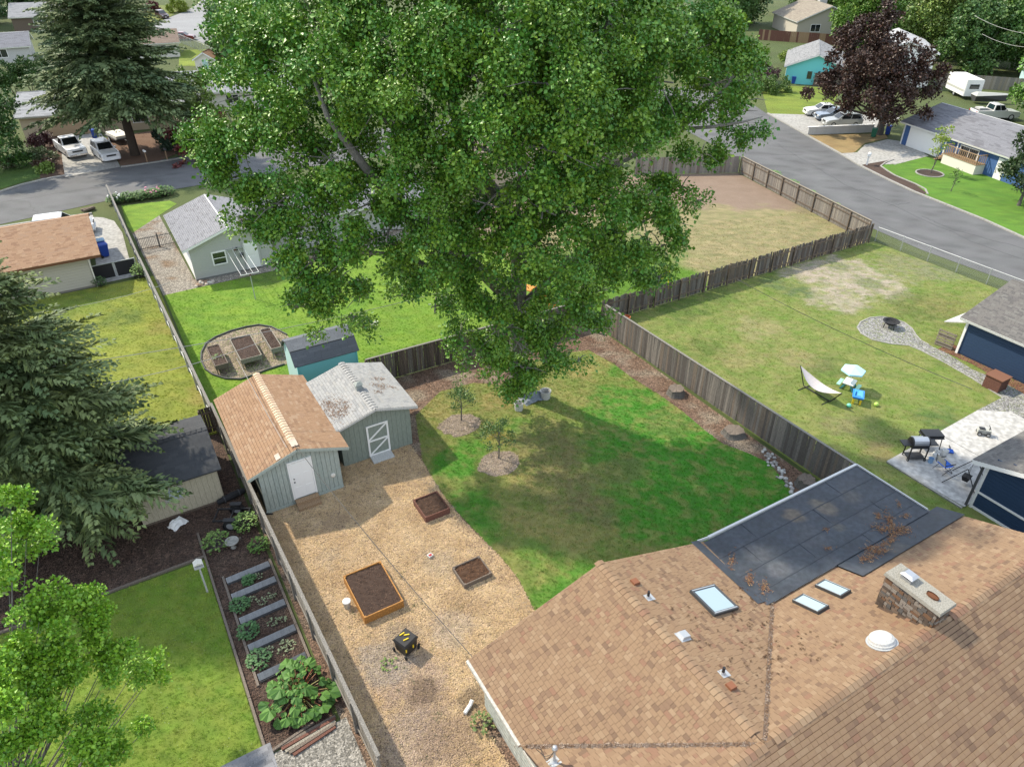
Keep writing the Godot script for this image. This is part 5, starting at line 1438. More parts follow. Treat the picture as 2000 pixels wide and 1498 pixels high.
	for q in [[-0.3, 0.5], [0.05, 0.42]]: piece(o, "latch", Vector3(q[0] + 0.02, q[1], 0.305), Vector3(0.05, 0.14, 0.03), "yellow")
	# odd things on the chips
	o = thing("seed_packet_box", "small red and white carton lying on the wood chips", "box", Vector3(7.86, 0.03, -20.2), 15)
	piece(o, "carton", Vector3(0, 0.05, 0), Vector3(0.22, 0.1, 0.2), "white_worn")
	piece(o, "red_panel", Vector3(0, 0.103, 0.02), Vector3(0.14, 0.008, 0.1), "red")
	o = thing("downspout_elbow", "short white downspout elbow lying by the house wall", "pipe", Vector3(6.05, 0.02, -13.2), 30)
	st = st0()
	tube(st, [Vector3(-0.25, 0.08, 0), Vector3(0.1, 0.09, 0), Vector3(0.22, 0.2, 0)], [0.07, 0.07, 0.07], 8)
	part(o, "pipe", st, "white")
	plant("weed_clump", "leggy green weed growing against the house's west wall", Vector3(6.15, 0, -12.4), 0.35, 0.5, 60, 0.14, Color(0.07, 0.12, 0.03), Color(0.16, 0.2, 0.06))
	plant("weed_clump", "low weed patch on the chips behind the compost bin", Vector3(4.35, 0, -16.2), 0.3, 0.15, 40, 0.1, Color(0.09, 0.16, 0.03), Color(0.18, 0.25, 0.06))
	# hydrant by the back fence
	o = thing("standpipe", "white standpipe by the back fence corner", "pipe", Vector3(25.2, 0, -32.6))
	st = st0()
	tube(st, [Vector3(0, 0, 0), Vector3(0, 0.95, 0)], [0.1, 0.1], 12)
	part(o, "pipe", st, "white")
	st = st0()
	lathe(st, [Vector2(0.13, 0.95), Vector2(0.13, 1.02), Vector2(0.05, 1.07), Vector2(0, 1.07)], 12)
	part(o, "cap", st, "white")
	young_tree("young fruit tree in the mulch ring closer to the back fence", Vector3(13.45, 0.02, -28.2), 2.0)
	young_tree("young fruit tree in the mulch ring in mid lawn", Vector3(13.6, 0.02, -24.4), 2.1)
	stump("grey cut stump by the tall fence, closest to the back corner", Vector2(25.1, -24.3), 0.42, 0.4, 3.0)
	stump("broad pale stump between two others along the tall fence", Vector2(25.2, -19.9), 0.5, 0.3, 13.0)
	stump("dark rooty stump beside the flat black roof", Vector2(25.2, -15.2), 0.4, 0.45, 23.0)
	for k in 46:
		var t := k / 45.0
		var p := Vector2(25.5, -17.9).lerp(Vector2(25.0, -16.9), minf(t * 2.0, 1.0)).lerp(Vector2(24.3, -15.1), maxf(t * 2.0 - 1.0, 0.0)) + Vector2(rng.randfn(), rng.randfn()) * 0.14
		var s := rng.randf_range(0.1, 0.24)
		rock("pale rounded rock in the loose row beside the mulch bed", Vector3(p.x, 0.02, p.y), Vector3(s, s * 0.7, s * 0.9), mk("rock%d" % (k % 4), [Color(0.40, 0.39, 0.37), Color(0.30, 0.29, 0.28), Color(0.46, 0.45, 0.43), Color(0.24, 0.22, 0.2)][k % 4], 0.9), "rock border by the lawn", "border_rock")
	# ---- fences
	var grey := ["fence0", "fence1", "fence2", "fence4", "fence5"]
	var light := ["fencel0", "fencel1", "fencel2", "fencel3"]
	fence("board_fence", "weathered pale grey board fence beside the wood-chip yard", Vector2(2.02, -33.9), Vector2(2.56, -12.2), 1.75, light, "", {"side": -1.0, "cap": true, "capmat": "wood_cap", "rail": "fencel1"})
	fence("board_fence", "dark weathered fence along the back of the patchy lawn", Vector2(10.4, -33.95), Vector2(26.0, -33.7), 1.7, ["fenced0", "fenced1", "fenced2", "fenced3", "fence1"], "", {"side": 1.0, "cap": true, "uneven": 0.02})
	fence("board_fence", "tall grey fence with a top board beside the mulch bed", Vector2(25.95, -32.3), Vector2(26.35, -8.6), 1.85, ["fence0", "fence1", "fence2", "fence4", "fence1", "fence3"], "", {"side": 1.0, "cap": true, "capmat": "wood_cap", "w": 0.145})
	wire("service_wire", "dark electric cable strung from the sage shed to the house mast", Vector3(4.38, 3.3, -26.3), Vector3(6.9, 2.77, -9.44), 0.45, 0.014, "wire")
	wire("service_wire", "thin cable running back along the sage shed's brown roof", Vector3(4.0, 3.36, -26.2), Vector3(3.75, 3.9, -34.0), 0.1, 0.012, "wire_grey")


func siding(parent: Node, a: Vector2, b: Vector2, y0: float, y1: float, expo: float, m) -> MeshInstance3D:
	var st := st0()
	var d := Vector3(b.x - a.x, 0, b.y - a.y)
	var L := d.length()
	d /= L
	var bs := Basis(d, Vector3.UP, d.cross(Vector3.UP))
	var y := y0
	while y < y1 - 0.02:
		var e := minf(expo, y1 - y)
		box(st, Vector3(a.x, 0, a.y) + d * L * 0.5 + Vector3(0, y + e * 0.5, 0) + bs.z * 0.014, Vector3(L, e * 0.93, 0.014), WHITE, bs * Basis(Vector3.RIGHT, -0.1))
		y += expo
	return part(parent, "siding", st, m)

# a window on a wall: at its middle, n points out
func window(parent: Node, c: Vector3, n: Vector3, w: float, h: float, trim = "white", bars := 1, glass = "window_glass"):
	var b := Basis(Vector3.UP.cross(n).normalized(), Vector3.UP, n)
	var st := st0()
	for s in [-1.0, 1.0]:
		box(st, c + b.x * s * (w * 0.5), Vector3(0.09, h + 0.09, 0.06), WHITE, b)
		box(st, c + Vector3(0, s * h * 0.5, 0), Vector3(w - 0.088, 0.09, 0.056), WHITE, b)
	for k in bars:
		if w > h: box(st, c + b.x * w * ((k + 1.0) / (bars + 1.0) - 0.5), Vector3(0.05, h - 0.08, 0.05), WHITE, b)
		else: box(st, c + Vector3(0, h * ((k + 1.0) / (bars + 1.0) - 0.5), 0), Vector3(w - 0.088, 0.05, 0.05), WHITE, b)
	var f := part(parent, "window", st, trim)
	st = st0()
	box(st, c + n * 0.004, Vector3(w - 0.08, h - 0.08, 0.02), WHITE, b)
	part(f, "pane", st, glass)
	return f

func house(called: String, label: String, at: Vector3, turn: float, sx: float, sz: float, wh: float, rh: float, along_z: bool, wall, roofc: Array, opt := {}) -> Node3D:
	var o := thing(called, label, opt.get("cat", "house"), at, turn)
	var ov: float = opt.get("over", 0.45)
	var x1 := sx * 0.5; var z1 := sz * 0.5
	gable_walls(o, -x1, x1, -z1, z1, wh, rh - 0.1, wall, along_z)
	if opt.has("siding"):
		siding(o, Vector2(-x1, z1), Vector2(x1, z1), 0.15, wh - 0.02, opt.siding, wall)
		siding(o, Vector2(-x1, -z1), Vector2(-x1, z1), 0.15, wh - 0.02, opt.siding, wall)
	var run := (x1 if along_z else z1)
	var pitch := (rh - wh) / run
	var rx0 := -x1 - ov; var rx1 := x1 + ov; var rz0 := -z1 - ov; var rz1 := z1 + ov
	gable_roof(o, rx0, rx1, rz0, rz1, wh - pitch * ov + 0.02, rh + 0.02, opt.get("thick", 0.18), opt.get("fascia", "white"), along_z)
	var tabs := []
	gable_tabs(tabs, rx0, rx1, rz0, rz1, wh - pitch * ov + 0.02, rh + 0.02, opt.get("expo", 0.2), opt.get("tab", 0.8), roofc.size(), along_z, 0.014)
	set_tabs(o, "shingle", tabs, [], "shingle_v", roofc, 0)
	for w in opt.get("windows", []):
		var n: Vector3 = {"s": Vector3.BACK, "n": Vector3.FORWARD, "e": Vector3.RIGHT, "w": Vector3.LEFT}[w[0]]
		var off: float = (z1 if w[0] in "sn" else x1) + 0.02
		window(o, n * off + (Vector3.RIGHT if w[0] in "sn" else Vector3.BACK) * w[1] + Vector3(0, w[2], 0), n, w[3], w[4], opt.get("trim", "white"), 1)
	for w in opt.get("doors", []):
		var n: Vector3 = {"s": Vector3.BACK, "n": Vector3.FORWARD, "e": Vector3.RIGHT, "w": Vector3.LEFT}[w[0]]
		var off: float = (z1 if w[0] in "sn" else x1) + 0.02
		var b := Basis(Vector3.UP.cross(n).normalized(), Vector3.UP, n)
		var c: Vector3 = n * off + (Vector3.RIGHT if w[0] in "sn" else Vector3.BACK) * w[1] + Vector3(0, w[3] * 0.5 + 0.03, 0)
		var st := st0()
		box(st, c, Vector3(w[2], w[3], 0.06), WHITE, b)
		var d := part(o, "garage_door" if w[2] > 2.0 else "door", st, w[4])
		for k in (4 if w[2] > 2.0 else 2):
			st = st0()
			var nn := 4.0 if w[2] > 2.0 else 2.0
			box(st, c + n * 0.034 + Vector3(0, w[3] * ((k + 0.5) / nn - 0.5), 0), Vector3(w[2] - 0.14, w[3] / nn - 0.07, 0.02), WHITE, b)
			part(d, "panel", st, w[4])
	return o

func greys(a: float, b := 1.0) -> Array:
	var r := []
	for k in [1.0, 0.86, 1.12, 0.76, 1.05]: r.append(Color(a * k, a * k * 1.01, a * k * 1.04 * b))
	return r

func wheelie_bin(label: String, at: Vector3, turn: float, m, lidm, group := ""):
	var o := thing("wheelie_bin", label, "bin", at, turn, group)
	var st := st0()
	hexa(st, [Vector3(-0.22, 0.06, -0.24), Vector3(0.22, 0.06, -0.24), Vector3(0.22, 0.06, 0.24), Vector3(-0.22, 0.06, 0.24)], [Vector3(-0.3, 0.98, -0.32), Vector3(0.3, 0.98, -0.32), Vector3(0.3, 0.98, 0.34), Vector3(-0.3, 0.98, 0.34)])
	part(o, "body", st, m)
	st = st0()
	hexa(st, [Vector3(-0.32, 0.99, -0.36), Vector3(0.32, 0.99, -0.36), Vector3(0.32, 0.99, 0.38), Vector3(-0.32, 0.99, 0.38)], [Vector3(-0.27, 1.08, -0.3), Vector3(0.27, 1.08, -0.3), Vector3(0.27, 1.06, 0.34), Vector3(-0.27, 1.06, 0.34)])
	part(o, "lid", st, lidm)
	for s in [-1.0, 1.0]:
		st = st0()
		lathe(st, [Vector2(0, -0.03), Vector2(0.11, -0.03), Vector2(0.11, 0.03), Vector2(0, 0.03)], 14, Vector3(s * 0.26, 0.11, -0.27), WHITE, Basis(Vector3.BACK, PI / 2))
		part(o, "wheel", st, "rubber")
	piece(o, "handle", Vector3(0, 1.0, -0.4), Vector3(0.5, 0.035, 0.035), lidm)

func wheel(o: Node, at: Vector3, r: float, w: float):
	var st := st0()
	lathe(st, [Vector2(r * 0.62, -w * 0.5), Vector2(r * 0.93, -w * 0.5), Vector2(r, -w * 0.3), Vector2(r, w * 0.3), Vector2(r * 0.93, w * 0.5), Vector2(r * 0.62, w * 0.5)], 20, at, WHITE, Basis(Vector3.BACK, PI / 2))
	var t := part(o, "wheel", st, "rubber")
	st = st0()
	lathe(st, [Vector2(0, -w * 0.42), Vector2(r * 0.62, -w * 0.46), Vector2(r * 0.62, w * 0.46), Vector2(0, w * 0.42)], 14, at, WHITE, Basis(Vector3.BACK, PI / 2))
	part(t, "rim", st, "galv")

func west_side():
	# tan shed under the spruce
	var o := thing("panel_shed", "cream plywood shed with dark grey shingles beside the spruce", "shed")
	gable_walls(o, -2.38, 1.1, -32.4, -28.3, 1.95, 2.68, "gap_cream", false)
	for k in 15: piece(o, "siding_board", Vector3(-2.38 + (k + 0.5) * 0.232, 1.0, -28.285), Vector3(0.222, 1.86, 0.03), "cream_panel")
	for k in 17: piece(o, "siding_board", Vector3(1.115, 1.0, -28.42 - k * 0.24), Vector3(0.03, 1.86, 0.228), "cream_panel")
	piece(o, "skid", Vector3(-0.64, 0.05, -28.26), Vector3(3.5, 0.1, 0.08), "wood_rail")
	gable_roof(o, -2.62, 1.32, -32.75, -27.98, 2.0, 2.8, 0.07, "charcoal", false)
	var tabs := []
	var dk := [Color(0.075, 0.08, 0.088), Color(0.065, 0.07, 0.078), Color(0.088, 0.092, 0.1), Color(0.07, 0.074, 0.082)]
	gable_tabs(tabs, -2.62, 1.32, -32.75, -27.98, 2.0, 2.8, 0.142, 0.32, 4, false)
	set_tabs(o, "shingle", tabs, tones(dk, "darktab"), "shingle_v", dk, 200)
	ridge_caps(o, Vector3(-2.62, 2.82, -30.36), Vector3(1.32, 2.82, -30.36), cap_shape(0.33), 0.24, tones(dk, "darkcap"))
	window(o, Vector3(-0.85, 1.3, -28.26), Vector3.BACK, 0.7, 0.7, "offwhite", 0, mk("pale_glass", Color(0.4, 0.46, 0.5), 0.15))
	# small trailer
	o = thing("utility_trailer", "small black utility trailer parked in the shrubs by the cream shed", "trailer", Vector3(1.15, 0, -26.6), 62)
	for s in [-1.0, 1.0]:
		piece(o, "frame_rail", Vector3(s * 0.38, 0.42, 0), Vector3(0.06, 0.07, 1.5), "black")
		wheel(o, Vector3(s * 0.52, 0.27, 0.05), 0.27, 0.16)
		var st := st0()
		lathe(st, [Vector2(0.3, -0.11), Vector2(0.33, -0.11), Vector2(0.33, 0.11), Vector2(0.3, 0.11)], 9, Vector3(s * 0.52, 0.27, 0.05), WHITE, Basis(Vector3.BACK, PI / 2))
		box(st, Vector3(s * 0.52, 0.6, 0.05), Vector3(0.22, 0.03, 0.5))
		part(o, "mudguard", st, "black")
	for z in [-0.7, 0.0, 0.7]: piece(o, "crossbar", Vector3(0, 0.42, z), Vector3(0.7, 0.06, 0.05), "black")
	piece(o, "tongue", Vector3(0, 0.4, 1.25), Vector3(0.06, 0.06, 1.1), "black")
	o = thing("black_tarp_roll", "rolled black sheeting lying at the cream shed's corner", "tarp", Vector3(1.45, 0, -28.2), 12)
	var st2 := st0()
	tube(st2, [Vector3(-0.7, 0.16, 0), Vector3(0.0, 0.2, 0.05), Vector3(0.6, 0.15, 0)], [0.12, 0.17, 0.12], 9)
	part(o, "roll", st2, "black_matte")
	st2 = st0()
	for s in [-0.4, 0.3]: tube(st2, [Vector3(s, 0.18, 0.03), Vector3(s + 0.04, 0.18, 0.03)], [0.185, 0.185], 9)
	part(o, "strap", st2, "charcoal")
	# white sack
	var sk := st0()
	for i in 9:
		for j in 7:
			var f := func(a: int, b: int) -> Vector3:
				var x := (a / 9.0 - 0.5) * 0.75; var z := (b / 7.0 - 0.5) * 0.55
				return Vector3(x + 0.05 * nf.get_noise_2d(z * 9.0, x), maxf(0.01, 0.3 * sqrt(maxf(0.0, 1.0 - pow(x / 0.38, 2.0) - pow(z / 0.3, 2.0))) + 0.07 * nf.get_noise_2d(x * 8.0, z * 8.0)), z)
			quad(sk, f.call(i, j), f.call(i + 1, j), f.call(i + 1, j + 1), f.call(i, j + 1))
	var sack := part(self, "plastic_sack", sk, "white")
	sack.position = Vector3(-1.05, 0.02, -27.65); sack.rotation.y = 0.5
	tag(sack, "crumpled white plastic sack on dark mulch by the cream shed", "sack")
	# bird house on a pole
	o = thing("bird_feeder", "white tray bird feeder on a white post at the lawn corner", "bird feeder", Vector3(-0.68, 0, -23.05))
	piece(o, "post", Vector3(0, 0.74, 0), Vector3(0.07, 1.48, 0.07), "white_worn")
	piece(o, "tray", Vector3(0, 1.5, 0), Vector3(0.36, 0.06, 0.26), "white_worn")
	st2 = st0()
	prism(st2, pl([Vector2(-0.17, 0), Vector2(0.17, 0), Vector2(0, 0.1)]), -0.15, 0.15, Transform3D(Basis.IDENTITY, Vector3(0, 1.68, 0)))
	part(o, "roof", st2, "siding_cream")
	for s in [-0.15, 0.15]: piece(o, "upright", Vector3(s, 1.6, 0), Vector3(0.03, 0.16, 0.1), "white_worn")
	# bird bath
	o = thing("bird_bath", "round grey concrete bird bath among the shrubs", "bird bath", Vector3(0.78, 0, -25.0))
	st2 = st0()
	lathe(st2, [Vector2(0.13, 0), Vector2(0.07, 0.08), Vector2(0.07, 0.25), Vector2(0.16, 0.32), Vector2(0.29, 0.37), Vector2(0.29, 0.41), Vector2(0.24, 0.41), Vector2(0.2, 0.38), Vector2(0, 0.37)], 24)
	part(o, "basin", st2, "kerb")
	# timber edging
	for q in [["weathered timber edging between dark mulch and the shaded lawn", Vector2(-9.0, -24.97), Vector2(-0.38, -25.05)], ["long timber edging between the shaded lawn and garden rows", Vector2(-0.4, -26.6), Vector2(-0.36, -15.1)], ["short timber edging across the bed beside the bird bath", Vector2(-0.3, -25.25), Vector2(1.2, -25.35)], ["timber edging along the vegetable rows beside the board fence", Vector2(1.93, -23.5), Vector2(1.93, -17.7)], ["timber edging on the plants' end of the vegetable rows", Vector2(0.02, -23.5), Vector2(0.02, -17.7)], ["timber edging closing the rhubarb end of the bed", Vector2(-0.3, -15.1), Vector2(1.3, -15.4)]]:
		o = thing("timber_edging", q[0], "edging", Vector3(q[1].x, 0, q[1].y))
		var d: Vector2 = q[2] - q[1]
		var n := int(d.length() / 2.4) + 1
		for k in n:
			var m: Vector2 = d * (k + 0.5) / n
			piece(o, "timber", Vector3(m.x, 0.05, m.y), Vector3(d.length() / n - 0.02, 0.1, 0.09), "wood_grey", Basis(Vector3.UP, -d.angle()))
	# corrugated rows of the vegetable bed
	for q in [[-23.15, "nearest the bird bath"], [-22.2, "second from the bird bath"], [-20.85, "third from the bird bath"], [-19.45, "second from the rhubarb"], [-18.03, "next to the rhubarb"]]:
		o = thing("corrugated_edging", "corrugated metal strip across the vegetable bed, " + q[1], "edging", Vector3(0.98, 0, q[0]), 2)
		var st := st0()
		for k in 16:
			var a := k / 16.0; var b := (k + 1) / 16.0
			var f := func(t: float) -> Vector3: return Vector3(0, 0.12 + 0.03 * cos(t * TAU * 4.0) - 0.03 * t, (t - 0.5) * 0.3)
			for s in [[-0.88, 0.88]]:
				quad(st, f.call(a) + Vector3(s[0], 0, 0), f.call(a) + Vector3(s[1], 0, 0), f.call(b) + Vector3(s[1], 0, 0), f.call(b) + Vector3(s[0], 0, 0))
		part(o, "sheet", st, mk("corrugated", Color(0.40, 0.41, 0.42), 0.7, "blotch", Vector3.ONE))
		piece(o, "batten", Vector3(0, 0.045, 0.17), Vector3(1.76, 0.09, 0.03), "charcoal")
		piece(o, "batten", Vector3(0, 0.045, -0.17), Vector3(1.76, 0.09, 0.03), "charcoal")
	var veg := Color(0.04, 0.11, 0.035); var veg2 := Color(0.09, 0.19, 0.06)
	var k2 := 0
	for q in [[0.3, -21.6, 0.34, "bird bath's third strip"], [0.28, -20.2, 0.36, "middle strips"], [0.3, -18.75, 0.38, "rhubarb's strip"], [0.9, -22.7, 0.2, "first and second strips"]]:
		plant("potato_plant", "bushy dark green vegetable plant beside the " + q[3], Vector3(q[0], 0, q[1]), q[2], 0.42, 150, 0.13, veg, veg2)
	for q in [[1.3, -22.75], [1.5, -21.5], [1.1, -21.4], [1.55, -20.1], [1.2, -20.2], [1.5, -18.8], [1.15, -18.7], [1.35, -19.0], [0.75, -21.7], [0.7, -19.0]]:
		plant("seedling", "pale small seedling in the dark soil between the metal strips", Vector3(q[0], 0, q[1]), 0.16, 0.18, 22, 0.09, Color(0.16, 0.2, 0.1), Color(0.26, 0.3, 0.17), "vegetable seedlings")
	plant("leafy_shrub", "tall light green shrub against the board fence by the trailer", Vector3(1.55, 0, -25.9), 0.5, 0.95, 260, 0.13, Color(0.07, 0.15, 0.03), Color(0.17, 0.27, 0.06), "", "leaf_matte", "shrub")
	plant("leafy_shrub", "loose light green shrub beside the bird bath", Vector3(0.2, 0, -25.4), 0.55, 0.8, 200, 0.13, Color(0.08, 0.16, 0.03), Color(0.18, 0.27, 0.06), "", "leaf_matte", "shrub")
	plant("leafy_shrub", "small round shrub between bird bath and board fence", Vector3(1.75, 0, -24.4), 0.42, 0.5, 160, 0.12, Color(0.06, 0.14, 0.02), Color(0.13, 0.24, 0.04), "", "leaf_matte", "shrub")
	# rhubarb
	o = thing("rhubarb_plant", "huge rhubarb with broad crinkled leaves beside the board fence", "plant", Vector3(1.15, 0, -16.65))
	var sl := st0(); var ss := st0()
	for i in 95:
		var a := rng.randf() * TAU
		var q := 1.15 * pow(rng.randf(), 0.6)
		var tip := Vector3(cos(a) * q * 0.92, 0.72 * (1.0 - pow(q / 1.45, 2.0)) + rng.randf() * 0.3 - 0.1, sin(a) * q)
		if tip.x > 1.15: tip.x = 1.15
		var l := rng.randf_range(0.16, 0.5)
		var d := Vector3(cos(a) + rng.randfn() * 0.3, rng.randf_range(-0.6, 0.35), sin(a) + rng.randfn() * 0.6).normalized()
		var s := d.cross(Vector3.UP).normalized()
		var up := s.cross(d)
		var c := mixc(Color(0.04, 0.115, 0.018), Color(0.085, 0.19, 0.03), rng.randf())
		tube(ss, [Vector3(cos(a) * 0.1, 0.02, sin(a) * 0.1), tip * 0.6 + Vector3(0, 0.08, 0), tip], [0.025, 0.02, 0.014], 5, mixc(Color(0.25, 0.05, 0.03), Color(0.3, 0.28, 0.1), rng.randf()))
		var rim := []
		for k in 11:
			var t := -2.5 + 5.0 * k / 10.0
			rim.append(tip + d * l * (0.42 + 0.55 * cos(t)) + s * l * 0.55 * sin(t) + up * l * (0.12 * cos(k * 2.6) - 0.14))
		for k in 10: tri(sl, tip + d * l * 0.2 + up * l * 0.05, rim[k], rim[k + 1], c)
	part(o, "stalks", ss, mk("stalk", WHITE, 0.6, "", Vector3.ONE, "", 0.0, true))
	part(o, "leaves", sl, "leaf_matte")
	# lumber lying beside the gravel
	var lm := ["wood_grey", "wood_red", "wood_old", "wood_grey", "wood_red"]
	for k in 5:
		o = thing("lumber_board", "%s board in the lumber lying beside the gravel, %s" % [["greyed", "reddish thick", "pale", "short greyed", "reddish narrow"][k], ["against the bed", "over the gravel", "next to the bed edge", "under the others", "lowest on the gravel"][k]], "lumber", Vector3(1.0 + k * 0.03, 0.05, -15.2 + k * 0.11), 3 + k * 1.5)
		piece(o, "plank", Vector3(0, 0.02 * (k % 2), 0), Vector3(2.0 - k * 0.12, 0.05, 0.1), lm[k])
	# low grey roofed shed in the corner
	o = thing("garden_hut", "hut with grey shingle roof beside the gravel strip", "shed")
	gable_walls(o, -5.6, -0.6, -13.5, -9.0, 2.1, 3.0, "siding_tan", false)
	gable_roof(o, -6.0, -0.15, -13.85, -8.65, 2.4, 3.3, 0.08, "galv", false)
	tabs = []
	var gc := greys(0.27, 1.04)
	gable_tabs(tabs, -6.0, -0.15, -13.85, -8.65, 2.4, 3.3, 0.142, 0.3, 5, false)
	set_tabs(o, "shingle", tabs, tones(gc, "hut"), "shingle_v", gc, 60)
	# slatted fence to the north
	fence("slat_fence", "long grey slatted fence dividing the two bright lawns", Vector2(1.98, -34.0), Vector2(1.35, -56.5), 1.45, ["fencel0", "fencel1", "fence2", "fence5"], "", {"side": 1.0, "cap": true, "capmat": "wood_cap", "w": 0.11, "lean": 0.004, "rail": "galv"})
	fence("slat_fence", "grey slatted fence beside the curved concrete drive", Vector2(1.35, -56.6), Vector2(0.95, -77.0), 1.2, ["fencel0", "fencel1", "fence2"], "", {"side": 1.0, "cap": true, "capmat": "wood_cap", "w": 0.18, "lean": 0.004, "rail": "galv"})
	fence("board_fence", "dark short fence between the cream shed and the bright lawn", Vector2(1.3, -33.9), Vector2(1.98, -33.9), 1.6, ["fenced0", "fenced2"], "", {"side": -1.0})
	# garage with a tan roof
	o = thing("garage", "long garage with tan shingle roof and pale lapped siding", "garage")
	gable_walls(o, -13.0, -2.0, -64.8, -56.35, 2.55, 3.8, "gap_tan", false)
	siding(o, Vector2(-13.0, -56.35), Vector2(-2.0, -56.35), 0.15, 2.5, 0.2, "siding_tan")
	siding(o, Vector2(-2.0, -56.35), Vector2(-2.0, -64.8), 0.15, 2.5, 0.2, "siding_tan")
	gable_roof(o, -14.0, -1.05, -65.4, -55.75, 2.5, 3.92, 0.2, "trim_brown", false)
	tabs = []
	var tanr := [Color(0.46, 0.28, 0.165), Color(0.41, 0.24, 0.14), Color(0.5, 0.32, 0.195), Color(0.36, 0.2, 0.12), Color(0.44, 0.28, 0.18)]
	gable_tabs(tabs, -14.0, -1.05, -65.4, -55.75, 2.5, 3.92, 0.142, 0.3, 5, false)
	set_tabs(o, "shingle", tabs, [], "shingle_v", tanr, 0)
	piece(o, "downspout", Vector3(-1.9, 1.2, -56.3), Vector3(0.08, 2.4, 0.08), "siding_cream")
	wheelie_bin("blue wheelie bin in front, beside the tan roofed garage", Vector3(-0.85, 0.03, -61.9), 100, "blue_plastic", "blue_plastic")
	wheelie_bin("blue wheelie bin with pale lid behind the other by the garage", Vector3(-0.95, 0.03, -63.0), 95, "blue_plastic", mk("pale_blue", Color(0.25, 0.4, 0.55), 0.5))
	for q in [[-1.92, -57.25, 0.42, "left black mesh panel, against the garage wall", 0], [-0.42, -57.3, 0.92, "black mesh panel against the slatted fence", 1]]:
		o = thing("privacy_gate", ["black privacy screened gate panel fixed to the garage wall", "black privacy screened gate panel fixed to the slatted fence"][q[4]], "gate", Vector3(q[0], 0, q[1]), 3)
		piece(o, "screen", Vector3(0.7, 0.62, 0), Vector3(1.32, 1.1, 0.02), "black_matte")
		for x in [0.0, 1.4]: piece(o, "post", Vector3(x, 0.62, 0), Vector3(0.06, 1.24, 0.06), "galv")
		piece(o, "rail", Vector3(0.7, 1.2, 0), Vector3(1.34, 0.05, 0.05), "galv")
		piece(o, "rail", Vector3(0.7, 0.06, 0), Vector3(1.34, 0.05, 0.05), "galv")
	plant("leafy_shrub", "bright green vine shrub beside the black screened gate", Vector3(1.05, 0, -56.5), 0.55, 1.2, 300, 0.16, Color(0.06, 0.14, 0.02), Color(0.14, 0.25, 0.04), "", "leaf_matte", "shrub")
	plant("leafy_shrub", "dark shrub at the corner of the tan roofed garage", Vector3(-1.7, 0, -56.2), 0.45, 0.9, 200, 0.15, Color(0.03, 0.08, 0.02), Color(0.07, 0.13, 0.03), "", "leaf_matte", "shrub")
	o = thing("log_ring", "small ring of weathered logs on the roadside gravel", "logs", Vector3(1.0, 0, -73.2) - Vector3(2.2, 0, 0.8))
	for k in 4: piece(o, "log", Vector3((k % 2) * 0.1, 0.15 + 0.12 * int(k / 2), -0.3 + 0.2 * k), Vector3(1.1, 0.16, 0.16), "wood_rail", Basis(Vector3.UP, 0.2 * k))
	# overhead lines over the lawns
	wire("overhead_wire", "thin overhead line crossing both bright lawns, the longest of three", Vector3(-3.46, 7.96, -29.8), Vector3(14.91, 6.59, -30.55), 0.35, 0.013, "wire_grey")
	wire("overhead_wire", "thin overhead line crossing the lawn beside the tan roofed garage", Vector3(-4.32, 6.92, -37.75), Vector3(2.1, 5.24, -41.95), 0.2, 0.013, "wire_grey")
	wire("overhead_wire", "thin overhead line passing above the oval planter patio", Vector3(-1.95, 7.13, -28.93), Vector3(4.84, 6.33, -30.62), 0.2, 0.013, "wire_grey")

